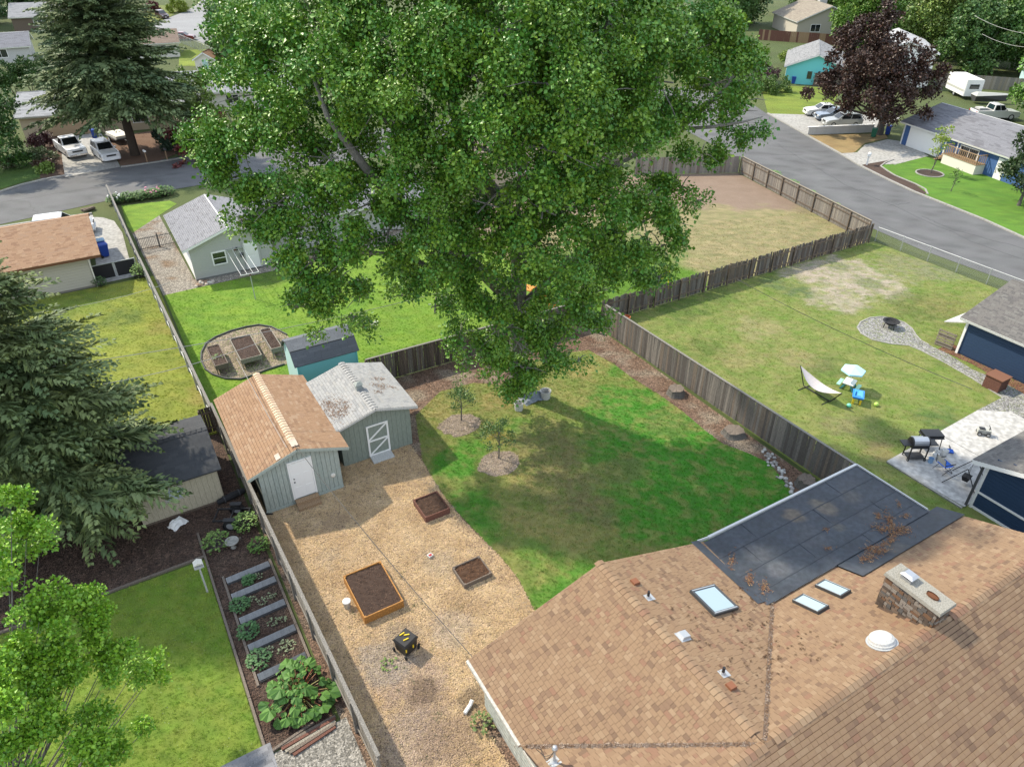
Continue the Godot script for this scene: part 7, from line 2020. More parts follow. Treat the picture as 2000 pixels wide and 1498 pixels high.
	part(o, "seat", st, "blue_cloth")
	st = st0()
	quad(st, Vector3(-0.27, 0.5, -0.25), Vector3(0.27, 0.5, -0.25), Vector3(0.28, 0.92, -0.38), Vector3(-0.28, 0.92, -0.38))
	part(o, "backrest", st, "white_worn")
	for s in [-0.3, 0.3]:
		pole(o, "leg", Vector3(s, 0, 0.3), Vector3(s, 0.45, -0.25), 0.013, "black")
		pole(o, "leg", Vector3(s, 0, -0.3), Vector3(s, 0.45, 0.26), 0.013, "black")
		pole(o, "back_post", Vector3(s * 0.95, 0.4, -0.24), Vector3(s * 0.95, 0.95, -0.4), 0.013, "black")
		pole(o, "armrest", Vector3(s * 1.05, 0.62, -0.28), Vector3(s * 1.05, 0.6, 0.28), 0.025, "black")
	pole(o, "cross_brace", Vector3(-0.3, 0.02, 0.3), Vector3(0.3, 0.45, 0.26), 0.012, "black")
	# swing frame with its seat
	o = thing("baby_swing", "black folding swing frame with a black bucket seat on the patio", "swing", Vector3(31.75, 0.09, -11.4), 12)
	for s in [-0.65, 0.65]:
		pole(o, "leg", Vector3(s, 0, -0.75), Vector3(s * 0.9, 1.25, 0), 0.02, "black")
		pole(o, "leg", Vector3(s, 0, 0.75), Vector3(s * 0.9, 1.25, 0), 0.02, "black")
	pole(o, "top_bar", Vector3(-0.6, 1.25, 0), Vector3(0.6, 1.25, 0), 0.02, "galv")
	for s in [-0.17, 0.17]: pole(o, "strap", Vector3(s, 1.25, 0), Vector3(s, 0.5, 0), 0.008, "black")
	st = st0()
	hexa(st, [Vector3(-0.15, 0.25, -0.12), Vector3(0.15, 0.25, -0.12), Vector3(0.15, 0.25, 0.12), Vector3(-0.15, 0.25, 0.12)], [Vector3(-0.2, 0.5, -0.18), Vector3(0.2, 0.5, -0.18), Vector3(0.2, 0.5, 0.18), Vector3(-0.2, 0.5, 0.18)])
	part(o, "seat", st, "black_matte")
	o = thing("ride_on_toy", "small grey and black ride-on toy at the patio's far end", "toy", Vector3(36.3, 0.09, -13.2), 40)
	piece(o, "body", Vector3(0, 0.24, 0), Vector3(0.28, 0.2, 0.6), "siding_grey")
	piece(o, "seat", Vector3(0, 0.36, -0.12), Vector3(0.2, 0.06, 0.26), "black")
	pole(o, "handlebar", Vector3(-0.2, 0.5, 0.2), Vector3(0.2, 0.5, 0.2), 0.02, "black")
	pole(o, "stem", Vector3(0, 0.3, 0.22), Vector3(0, 0.5, 0.2), 0.02, "black")
	for q in [Vector2(-0.18, 0.2), Vector2(0.18, 0.2), Vector2(-0.18, -0.2), Vector2(0.18, -0.2)]: wheel(o, Vector3(q.x, 0.11, q.y), 0.11, 0.06)
	# navy house at the patio
	o = thing("navy_house", "navy blue lap-sided house with white trim beside the patio", "house")
	var roofc := [Color(0.20, 0.19, 0.18), Color(0.17, 0.16, 0.155), Color(0.23, 0.22, 0.205), Color(0.15, 0.145, 0.14)]
	gable_walls(o, 30.65, 43.0, -10.35, -1.0, 2.75, 4.2, "navy", false)
	for k in 14: piece(o, "siding_board", Vector3(30.63, 0.2 + k * 0.185, -5.67), Vector3(0.03, 0.18, 9.3), "navy", Basis(Vector3.BACK, 0.06))
	for k in 7: piece(o, "gable_board", Vector3(30.63, 2.86 + k * 0.185, -5.67), Vector3(0.03, 0.18, 9.0 - k * 1.22), "navy", Basis(Vector3.BACK, 0.06))
	piece(o, "trim_band", Vector3(30.6, 0.95, -5.67), Vector3(0.05, 0.1, 9.34), "white")
	piece(o, "corner_trim", Vector3(30.62, 1.4, -10.36), Vector3(0.12, 2.8, 0.12), "white")
	piece(o, "skirt_trim", Vector3(30.62, 0.08, -5.67), Vector3(0.06, 0.12, 9.34), "white")
	gable_roof(o, 30.1, 43.4, -10.9, -0.45, 2.62, 4.3, 0.2, "white", false)
	var tabs := []
	gable_tabs(tabs, 30.1, 43.4, -10.9, -0.45, 2.63, 4.31, 0.142, 0.26, 4, false)
	set_tabs(o, "shingle", tabs, tones(roofc, "navytab"), "shingle_v", roofc, 80)
	piece(o, "downspout", Vector3(30.45, 1.2, -10.5), Vector3(0.08, 2.5, 0.1), "charcoal")
	# navy garage
	o = thing("navy_garage", "navy lap-sided garage with grey shingles and white eaves by the path", "garage")
	gable_walls(o, 43.15, 51.5, -18.9, -9.5, 2.4, 3.7, "navy")
	for k in 12: piece(o, "siding_board", Vector3(43.13, 0.2 + k * 0.185, -14.2), Vector3(0.03, 0.18, 9.38), "navy", Basis(Vector3.BACK, 0.06))
	piece(o, "corner_trim", Vector3(43.12, 1.2, -18.9), Vector3(0.14, 2.4, 0.14), "white")
	gable_roof(o, 42.75, 51.9, -19.3, -9.1, 2.42, 3.78, 0.18, "white")
	tabs = []
	gable_tabs(tabs, 42.75, 51.9, -19.3, -9.1, 2.43, 3.79, 0.142, 0.3, 4)
	set_tabs(o, "shingle", tabs, tones(roofc, "navyg"), "shingle_v", roofc, 60)
	st = st0()
	slab(st, [Vector3(43.2, 2.1, -19.0), Vector3(46.5, 2.1, -19.0), Vector3(46.5, 1.55, -20.3), Vector3(43.2, 1.55, -20.3)], 0.06)
	part(o, "lean_to_roof", st, "white_worn")
	o = thing("wood_pallet", "pale wooden pallet leaning on end beside the navy garage", "pallet", Vector3(43.05, 0.02, -19.75), 8)
	for k in 6: piece(o, "slat", Vector3(-0.06, 0.1 + k * 0.19, 0), Vector3(0.02, 0.11, 1.05), "wood_pale")
	for s in [-0.48, 0.0, 0.48]: piece(o, "stringer", Vector3(0, 0.55, s), Vector3(0.09, 1.1, 0.04), "wood_pale")
	for k in 4: piece(o, "slat", Vector3(0.06, 0.14 + k * 0.28, 0), Vector3(0.02, 0.1, 1.05), "wood_pale")
	o = thing("timber_planter", "rust-brown timber planter at the frame edge by the gravel", "planter", Vector3(41.3, 0, -15.5), 0)
	for k in 3: piece(o, "board", Vector3(0, 0.14 + k * 0.26, 0), Vector3(0.9, 0.25, 0.9), "wood_red")
	piece(o, "cap", Vector3(0, 0.82, 0), Vector3(1.0, 0.05, 1.0), "trim_brown")
	o = thing("terracotta_pot", "terracotta pot at the corner behind the tall grey fence", "pot", Vector3(27.9, 0, -32.4))
	st = st0()
	lathe(st, [Vector2(0, 0), Vector2(0.16, 0), Vector2(0.24, 0.4), Vector2(0.27, 0.4), Vector2(0.27, 0.48), Vector2(0.22, 0.48), Vector2(0.2, 0.36), Vector2(0, 0.36)], 18)
	part(o, "pot", st, "terracotta")
	o = thing("terracotta_pot", "rusty pot beyond the tall grey fence near the hammock", "pot", Vector3(26.9, 0, -18.1))
	st = st0()
	lathe(st, [Vector2(0, 0), Vector2(0.16, 0), Vector2(0.24, 0.4), Vector2(0.27, 0.4), Vector2(0.27, 0.48), Vector2(0.22, 0.48), Vector2(0.2, 0.36), Vector2(0, 0.36)], 18)
	part(o, "pot", st, "terracotta")
	wire("overhead_wire", "dark overhead line crossing above the fire-pit lawn", Vector3(27.34, 6.95, -23.42), Vector3(26.93, 7.55, -10.77), 0.2, 0.012, "wire")


func auto_lobes(at: Vector3, h: float, r: float, n := 9, low := 0.3) -> Array:
	var a := []
	for k in n:
		var t := (k + 0.5) / n
		var y := h * (low + (0.93 - low) * t)
		var q := r * sqrt(maxf(0.08, 1.0 - pow((t - 0.35) / 0.75, 2.0))) * 0.62
		a.append([at + Vector3(cos(k * 2.4) * q, y, sin(k * 2.4) * q), r * rng.randf_range(0.42, 0.56)])
	a.append([at + Vector3(0, h * 0.6, 0), r * 0.55])
	return a

func bush(called: String, label: String, at: Vector3, r: float, h: float, c0: Color, c1: Color, group := "", m := "leaf", cat := "shrub"):
	var o := thing(called, label, cat, at, 0, group)
	var st := st0()
	for k in 5: tube(st, [Vector3(0, 0, 0), Vector3(cos(k * 1.3) * r * 0.5, h * 0.6, sin(k * 1.3) * r * 0.5)], [0.04, 0.015], 5)
	part(o, "stems", st, "bark_dark")
	var lb := []
	for k in 5: lb.append([at + Vector3(cos(k * 1.26) * r * 0.45, h * 0.45, sin(k * 1.26) * r * 0.45), r * 0.55])
	lb.append([at + Vector3(0, h * 0.62, 0), r * 0.6])
	leafy(o, "foliage", lb, far_leaf, 5.0, 0.42, c0, c1, m, at)

var far_leaf: ArrayMesh
var far_leaf2: ArrayMesh

func far_left():
	far_leaf = leaf_clump(12, 0.46, 31, 0.2, 0.75)
	far_leaf2 = leaf_clump(10, 0.46, 32, 0.2, 0.8)
	# the house across the street with its garage
	var o := house("beige_house", "beige house with pale grey roof and tan garage door across the street", Vector3(4.2, 0, -108.0), -12, 18.0, 9.5, 2.6, 4.3, false, "siding_beige", greys(0.46), {"doors": [["s", -4.2, 5.0, 2.1, mk("garage_tan", Color(0.42, 0.30, 0.19), 0.8)], ["s", -7.6, 0.95, 2.05, "siding_beige"]], "windows": [["s", 4.0, 1.5, 1.8, 1.2]], "fascia": "offwhite"})
	car("white pickup truck with loaded bed parked in the far driveway", Vector3(-1.2, 0.03, -95.2), 12, "pickup", "paint_white")
	car("white suv parked beside the white pickup", Vector3(2.0, 0.03, -91.5), 10, "suv", "paint_white")
	o = thing("utility_trailer", "flat trailer loaded with tan boards behind the white suv", "trailer", Vector3(4.0, 0.03, -98.3), 14)
	piece(o, "deck", Vector3(0, 0.55, 0), Vector3(1.9, 0.1, 3.6), "charcoal")
	piece(o, "load", Vector3(0, 0.75, 0), Vector3(1.6, 0.3, 3.3), "siding_cream")
	piece(o, "tongue", Vector3(0, 0.5, 2.4), Vector3(0.08, 0.08, 1.3), "charcoal")
	for s in [-0.95, 0.95]: wheel(o, Vector3(s, 0.33, -0.3), 0.33, 0.2)
	wheelie_bin("blue wheelie bin by the tan garage door", Vector3(1.6, 0.03, -101.0), 0, "blue_plastic", "blue_plastic")
	for q in [["white mailbox on a leaning wooden post at the far kerb", Vector3(5.6, 0, -87.6)], ["dark mailbox on a post beside the spruce trunk", Vector3(7.6, 0, -87.2)]]:
		o = thing("mailbox", q[0], "mailbox", q[1], 10)
		piece(o, "post", Vector3(0, 0.55, 0), Vector3(0.1, 1.1, 0.1), "wood_tan")
		var st := st0()
		var half := []
		for k in 7: half.append(Vector2(cos(PI * k / 6.0) * 0.1, 0.1 + sin(PI * k / 6.0) * 0.1))
		half.append(Vector2(-0.1, 0)); half.append(Vector2(0.1, 0))
		prism(st, pl(half), -0.25, 0.25, Transform3D(Basis.IDENTITY, Vector3(0, 1.1, 0)))
		part(o, "box", st, "white" if q[0].begins_with("white") else "charcoal")
	car("white car by the kerb behind the tan roofed garage", Vector3(-3.3, 0.03, -68.7), 84, "suv", "paint_white")
	# farther houses
	house("grey_roof_house", "house with pale blue-grey roof behind the big spruce", Vector3(20.5, 0, -112.0), -14, 16.0, 10.0, 2.6, 4.4, false, "siding_cream", greys(0.42, 1.05), {"windows": [["s", 0.0, 1.5, 1.6, 1.1]]})
	house("brown_roof_house", "small cream house with brown roof facing the cul-de-sac", Vector3(14.5, 0, -161.0), -8, 13.0, 8.5, 2.6, 4.2, false, "siding_cream", [Color(0.30, 0.22, 0.17), Color(0.26, 0.19, 0.15), Color(0.33, 0.25, 0.2)], {"windows": [["s", 3.6, 1.5, 1.8, 1.2], ["s", -2.0, 1.5, 1.6, 1.2]], "doors": [["e", 1.0, 0.9, 2.0, "white_worn"]]})
	house("white_house", "white house with blue-grey roof behind the clipped hedge", Vector3(-10.5, 0, -169.0), -4, 15.0, 9.0, 2.7, 4.4, false, "white_worn", greys(0.25, 1.1), {"windows": [["s", 3.0, 1.6, 2.0, 1.3], ["s", -3.0, 1.6, 1.8, 1.3]]})
	house("timber_house", "brown timber house with grey roof far behind the spruce", Vector3(3.0, 0, -212.0), -10, 16.0, 10.0, 3.0, 5.2, false, "wood_rail", greys(0.4), {"windows": [["s", -3.0, 1.6, 1.6, 1.2], ["s", 2.0, 1.6, 1.6, 1.2]]})
	house("pump_shed", "tiny white shed with orange-brown roof beside the chain-link yard", Vector3(22.4, 0, -139.5), -30, 3.4, 3.0, 2.0, 3.0, true, "siding_cream", [Color(0.42, 0.24, 0.14), Color(0.36, 0.2, 0.12)], {"cat": "shed", "over": 0.3, "doors": [["s", 0.0, 0.9, 1.8, "teal_pale"]]})
	chain_link("chain-link fence round the small lawn by the cul-de-sac", Vector2(23.3, -173.0), Vector2(26.0, -149.0), 1.6)
	chain_link("chain-link fence joining the brown roofed house's yard", Vector2(20.8, -166.0), Vector2(23.3, -173.0), 1.6)
	car("dark red car parked by the brown roofed house", Vector3(24.6, 0.03, -177.0), 62, "sedan", "paint_red")
	car("dark maroon suv parked on the cul-de-sac", Vector3(26.3, 0.03, -217.0), 12, "suv", "paint_maroon")
	house("tan_house", "tan house glimpsed behind the big cottonwood's crown", Vector3(40.0, 0, -66.0), 4, 16.0, 9.0, 2.6, 4.2, false, "siding_beige", [Color(0.34, 0.26, 0.2), Color(0.3, 0.22, 0.17), Color(0.38, 0.3, 0.23)], {"windows": [["s", -3.0, 1.5, 1.6, 1.1], ["s", 3.5, 1.5, 1.6, 1.1]]})
	# shrubs of the front bed
	var G0 := Color(0.04, 0.10, 0.02); var G1 := Color(0.09, 0.17, 0.04)
	bush("front_shrub", "plum-red shrub in the bed beside the pickup", Vector3(-4.0, 0, -99.0), 1.5, 1.5, Color(0.05, 0.02, 0.025), Color(0.11, 0.04, 0.045), "", "leaf_purple")
	bush("front_shrub", "pale green round shrub in the bed beside the pickup", Vector3(-4.2, 0, -94.2), 1.3, 1.3, Color(0.12, 0.17, 0.08), Color(0.22, 0.27, 0.14))
	bush("front_shrub", "dark brown-red shrub by the driveway kerb", Vector3(-3.9, 0, -90.3), 1.0, 0.8, Color(0.06, 0.035, 0.025), Color(0.12, 0.08, 0.05), "", "leaf_purple")
	bush("front_shrub", "small bright green shrub by the driveway kerb", Vector3(-4.0, 0, -88.9), 0.8, 0.7, Color(0.10, 0.18, 0.03), Color(0.18, 0.27, 0.05))
	bush("front_shrub", "grey-green mound shrub next to the far lawn", Vector3(-7.4, 0, -93.0), 1.0, 0.8, Color(0.10, 0.14, 0.06), Color(0.2, 0.22, 0.12))
	bush("juniper_shrub", "dark blue-green juniper shrub beside the spruce trunk", Vector3(8.6, 0, -91.0), 2.2, 2.2, Color(0.02, 0.05, 0.03), Color(0.04, 0.08, 0.045))
	for k in 7:
		bush("hedge_cedar", "dense green clipped cedar in the hedge before the white house", Vector3(-14.5 + k * 2.1, 0, -126.0 - k * 0.9), 2.4, 6.0 + (k % 3) * 0.6, Color(0.03, 0.08, 0.015), Color(0.075, 0.15, 0.03), "cedars of the tall hedge")

func far_right():
	# blue house across the east street
	var o := house("blue_house", "dark blue house with white garage door and grey roof across the street", Vector3(83.9, 0, -36.9), -14.5, 9.5, 26.0, 2.6, 4.2, true, "blue_house", greys(0.25, 1.08), {"doors": [["w", -9.6, 4.9, 2.15, "white"], ["w", 0.8, 0.95, 2.05, "white"]], "windows": [["w", -3.4, 1.5, 2.4, 1.1], ["w", 4.6, 1.5, 1.6, 1.2]]})
	for z in [-12.9, -6.6, -5.0]: piece(o, "corner_trim", Vector3(-4.78, 1.25, z), Vector3(0.08, 2.5, 0.14), "white")
	# deck with railing
	o = thing("front_deck", "raised deck with tan wooden railing before the blue house", "deck", Vector3(80.0, 0, -41.2), -14.5)
	piece(o, "skirt", Vector3(0, 0.5, 0), Vector3(2.2, 1.0, 4.4), "siding_cream")
	piece(o, "floor", Vector3(0, 1.02, 0), Vector3(2.3, 0.05, 4.5), "wood_tan")
	for k in 18: piece(o, "baluster", Vector3(-1.1, 1.5, -2.15 + k * 0.253), Vector3(0.05, 0.9, 0.05), "wood_tan")
	for k in 9:
		for z in [-2.2, 2.2]: piece(o, "baluster", Vector3(-1.05 + k * 0.25, 1.5, z), Vector3(0.05, 0.9, 0.05), "wood_tan")
	piece(o, "rail", Vector3(-1.1, 1.98, 0), Vector3(0.1, 0.06, 4.5), "wood_tan")
	for z in [-2.2, 2.2]: piece(o, "rail", Vector3(0, 1.98, z), Vector3(2.2, 0.06, 0.1), "wood_tan")
	for k in 4: piece(o, "step", Vector3(-0.2, 0.12 + k * 0.25, -3.3 + k * 0.28), Vector3(1.5, 0.06, 0.3), "wood_tan")
	# mailbox, young tree in its ring
	o = thing("mailbox", "white mailbox on a white post beside the blue house's drive", "mailbox", Vector3(72.0, 0, -47.2), -60)
	piece(o, "post", Vector3(0, 0.5, 0), Vector3(0.16, 1.0, 0.16), "white")
	var st := st0()
	var half := []
	for k in 7: half.append(Vector2(cos(PI * k / 6.0) * 0.16, 0.14 + sin(PI * k / 6.0) * 0.16))
	half.append(Vector2(-0.16, 0)); half.append(Vector2(0.16, 0))
	prism(st, pl(half), -0.35, 0.35, Transform3D(Basis.IDENTITY, Vector3(0, 1.0, 0)))
	part(o, "box", st, "white")
	var rc := Vector2(75.0, -41.9)
	sheet("mulch_circle", oval(rc, 1.25, 1.25), 0.05, 0.4, func(x, z): return mixc(Color(0.07, 0.045, 0.035), Color(0.12, 0.08, 0.06), n2(x, z, 2.0)), "dirt")
	var ring := []
	for k in 25: ring.append(rc + Vector2(cos(TAU * k / 24.0), sin(TAU * k / 24.0)) * 1.3)
	strip(self, "tree_ring", ring, 0.14, 0.0, 0.1, "kerb").set_meta("kind", "structure")
	var p := Vector3(75.2, 0, -41.9)
	tree("staked_tree", "staked young lime-green tree in the ringed mulch circle", p, 4.2, 0.06, [[p + Vector3(0, 3.2, 0), 0.7], [p + Vector3(0.1, 4.0, 0), 0.6], [p + Vector3(-0.2, 2.5, 0.1), 0.5]], far_leaf, 4.0, 0.4, Color(0.2, 0.3, 0.04), Color(0.32, 0.4, 0.06))
	p = Vector3(71.6, 0, -37.4)
	tree("sapling", "thin weeping sapling on the blue house's lawn", p, 2.4, 0.04, [[p + Vector3(0, 1.9, 0), 0.55], [p + Vector3(0.1, 1.2, 0), 0.5]], far_leaf, 1.8, 0.35, Color(0.07, 0.14, 0.03), Color(0.12, 0.2, 0.05))
	p = Vector3(73.2, 0, -31.8)
	tree("lawn_tree", "dark green round tree at the lawn edge by the blue house", p, 6.0, 0.14, auto_lobes(p, 6.5, 2.6, 9, 0.25), far_leaf, 3.2, 0.5, Color(0.025, 0.06, 0.02), Color(0.06, 0.10, 0.03))
	# parked cars
	car("white sedan parked farthest from the low white wall", Vector3(86.0, 0.03, -64.7), -122, "sedan", "paint_pale")
	car("blue-grey sedan parked between a white and a silver car", Vector3(85.2, 0.03, -62.2), -122, "sedan", "paint_blue")
	car("silver station wagon parked against the low white wall", Vector3(83.4, 0.03, -59.6), -118, "wagon", "paint_silver")
	# low wall, bins
	o = thing("garden_wall", "low white masonry wall beside the three parked cars", "wall", Vector3(80.4, 0, -57.3), -22)
	for k in 8: piece(o, "block", Vector3(-4.0 + k * 1.07 + 0.2, 0.45, 0), Vector3(1.05, 0.9, 0.22), "white_worn")
	piece(o, "coping", Vector3(-0.05, 0.93, 0), Vector3(8.7, 0.06, 0.3), "white")
	wheelie_bin("dark green wheelie bin under the purple maple", Vector3(82.3, 0.02, -54.1), -60, "green_plastic", "green_plastic")
	wheelie_bin("tall blue wheelie bin beside the purple maple's trunk", Vector3(84.8, 0.02, -54.0), -60, "blue_plastic", "blue_plastic")
	wheelie_bin("blue wheelie bin at the teal house's white door", Vector3(98.9, 0.02, -81.0), -40, "blue_plastic", "blue_plastic")
	# houses beyond
	house("teal_house", "turquoise gabled house with pale grey roof behind a brown fence", Vector3(106.5, 0, -83.5), -50, 8.6, 15.0, 2.7, 4.4, true, "teal_house", greys(0.36), {"windows": [["s", -0.8, 1.4, 0.6, 1.0], ["s", 1.6, 1.4, 0.6, 1.0]], "trim": "charcoal", "doors": [["w", 4.0, 3.0, 2.1, "white"]]})
	fence("board_fence", "dark brown fence before the turquoise gable", Vector2(100.2, -78.2), Vector2(104.4, -73.2), 1.9, ["fenced1", "fenced3"], "", {"w": 0.3})
	house("white_roof_house", "white house with pale roof beside the purple maple", Vector3(116.5, 0, -76.0), -48, 8.0, 14.0, 5.0, 6.4, true, "white", greys(0.62), {"windows": [["s", 0.0, 3.6, 1.2, 1.2], ["w", -3.0, 3.6, 1.4, 1.2]]})
	o = house("brown_gable_house", "weathered house with tan roof and white chimney among far trees", Vector3(147.0, 0, -118.0), -30, 13.0, 16.0, 3.2, 6.0, true, "siding_tan", [Color(0.36, 0.31, 0.25), Color(0.32, 0.27, 0.22), Color(0.4, 0.35, 0.28)], {"windows": [["s", -2.6, 1.8, 2.0, 1.4], ["s", 2.8, 1.8, 1.2, 1.4]]})
	piece(o, "chimney", Vector3(2.0, 6.6, -3.0), Vector3(1.6, 3.2, 1.6), "white_worn")
	fence("board_fence", "red-brown fence before the weathered far house", Vector2(128.0, -116.0), Vector2(137.0, -101.0), 2.0, ["wood_red", "wood_tan", "wood_red"], "", {"w": 0.4})
	fence("board_fence", "black fence at the end of the far green lawn", Vector2(129.0, -92.0), Vector2(142.0, -84.5), 2.0, ["fenced2", "fenced0"], "", {"w": 0.4})
	fence("board_fence", "pale fence behind the white camper", Vector2(117.0, -68.5), Vector2(124.0, -58.5), 1.9, ["fencel1", "fencel2", "wood_pale"], "", {"w": 0.3})
	house("pale_blue_house", "pale blue gabled building at the frame edge among trees", Vector3(125.5, 0, -54.0), -40, 9.0, 12.0, 3.2, 5.0, true, "teal_pale", greys(0.55), {"windows": [["w", 0.0, 1.8, 1.2, 1.2]]})
	# camper and boat
	o = thing("camper_trailer", "white box camper parked behind the blue house", "camper", Vector3(113.5, 0, -62.5), -35)
	st = st0()
	prism(st, pl([Vector2(-3.0, 0.5), Vector2(3.0, 0.5), Vector2(3.0, 2.7), Vector2(-3.0, 2.7)]), -1.2, 1.2, Transform3D(Basis(Vector3.BACK, Vector3.UP, Vector3.LEFT), Vector3.ZERO), WHITE, 0.1)
	part(o, "body", st, "white")
	for s in [-1.2, 1.2]: wheel(o, Vector3(s * 0.9, 0.35, 0), 0.35, 0.2)
	window(o, Vector3(0, 1.8, 3.02), Vector3.BACK, 1.2, 0.5, "charcoal", 0)
	piece(o, "stripe", Vector3(-1.21, 1.2, 0), Vector3(0.02, 0.3, 5.6), "siding_grey")
	car("pale parked truck half hidden behind the blue house's roof", Vector3(103.5, 0.03, -52.0), 60, "pickup", "paint_pale")
	o = thing("boat", "small covered boat on the lawn beside the camper", "boat", Vector3(112.0, 0, -57.5), 55)
	st = st0()
	hexa(st, [Vector3(-0.4, 0.3, -2.2), Vector3(0.4, 0.3, -2.2), Vector3(0.15, 0.35, 2.2), Vector3(-0.15, 0.35, 2.2)], [Vector3(-0.9, 1.1, -2.4), Vector3(0.9, 1.1, -2.4), Vector3(0.2, 1.2, 2.7), Vector3(-0.2, 1.2, 2.7)])
	part(o, "hull", st, "charcoal")
	st = st0()
	hexa(st, [Vector3(-0.92, 1.1, -2.4), Vector3(0.92, 1.1, -2.4), Vector3(0.22, 1.2, 2.7), Vector3(-0.22, 1.2, 2.7)], [Vector3(-0.3, 1.5, -2.0), Vector3(0.3, 1.5, -2.0), Vector3(0.1, 1.35, 2.0), Vector3(-0.1, 1.35, 2.0)])
	part(o, "cover", st, "siding_grey")
	wire("power_line", "pale power line slanting before the far trees, the upper one", Vector3(104.44, 11.37, -59.09), Vector3(100.34, 10.55, -49.75), 0.3, 0.018, "white_worn")
	wire("power_line", "pale power line slanting before the far trees, the lower one", Vector3(103.43, 9.54, -56.8), Vector3(100.55, 9.15, -49.32), 0.3, 0.018, "white_worn")
	bush("street_shrub", "plum-leaved shrub by the far lawn beside the street", Vector3(94.5, 0, -82.5), 2.0, 3.6, Color(0.05, 0.02, 0.03), Color(0.1, 0.04, 0.05), "", "leaf_purple")
	bush("street_shrub", "spreading green shrub by the far lawn beside the street", Vector3(91.5, 0, -78.5), 2.6, 1.6, Color(0.06, 0.13, 0.02), Color(0.12, 0.2, 0.04))
	bush("street_shrub", "small golden-green shrub beside the turquoise house", Vector3(110.0, 0, -92.0), 1.8, 3.4, Color(0.14, 0.22, 0.03), Color(0.25, 0.32, 0.05))
	bush("street_shrub", "small light shrub between the brown fence and white house", Vector3(106.3, 0, -73.5), 1.1, 1.8, Color(0.12, 0.2, 0.04), Color(0.2, 0.26, 0.06))


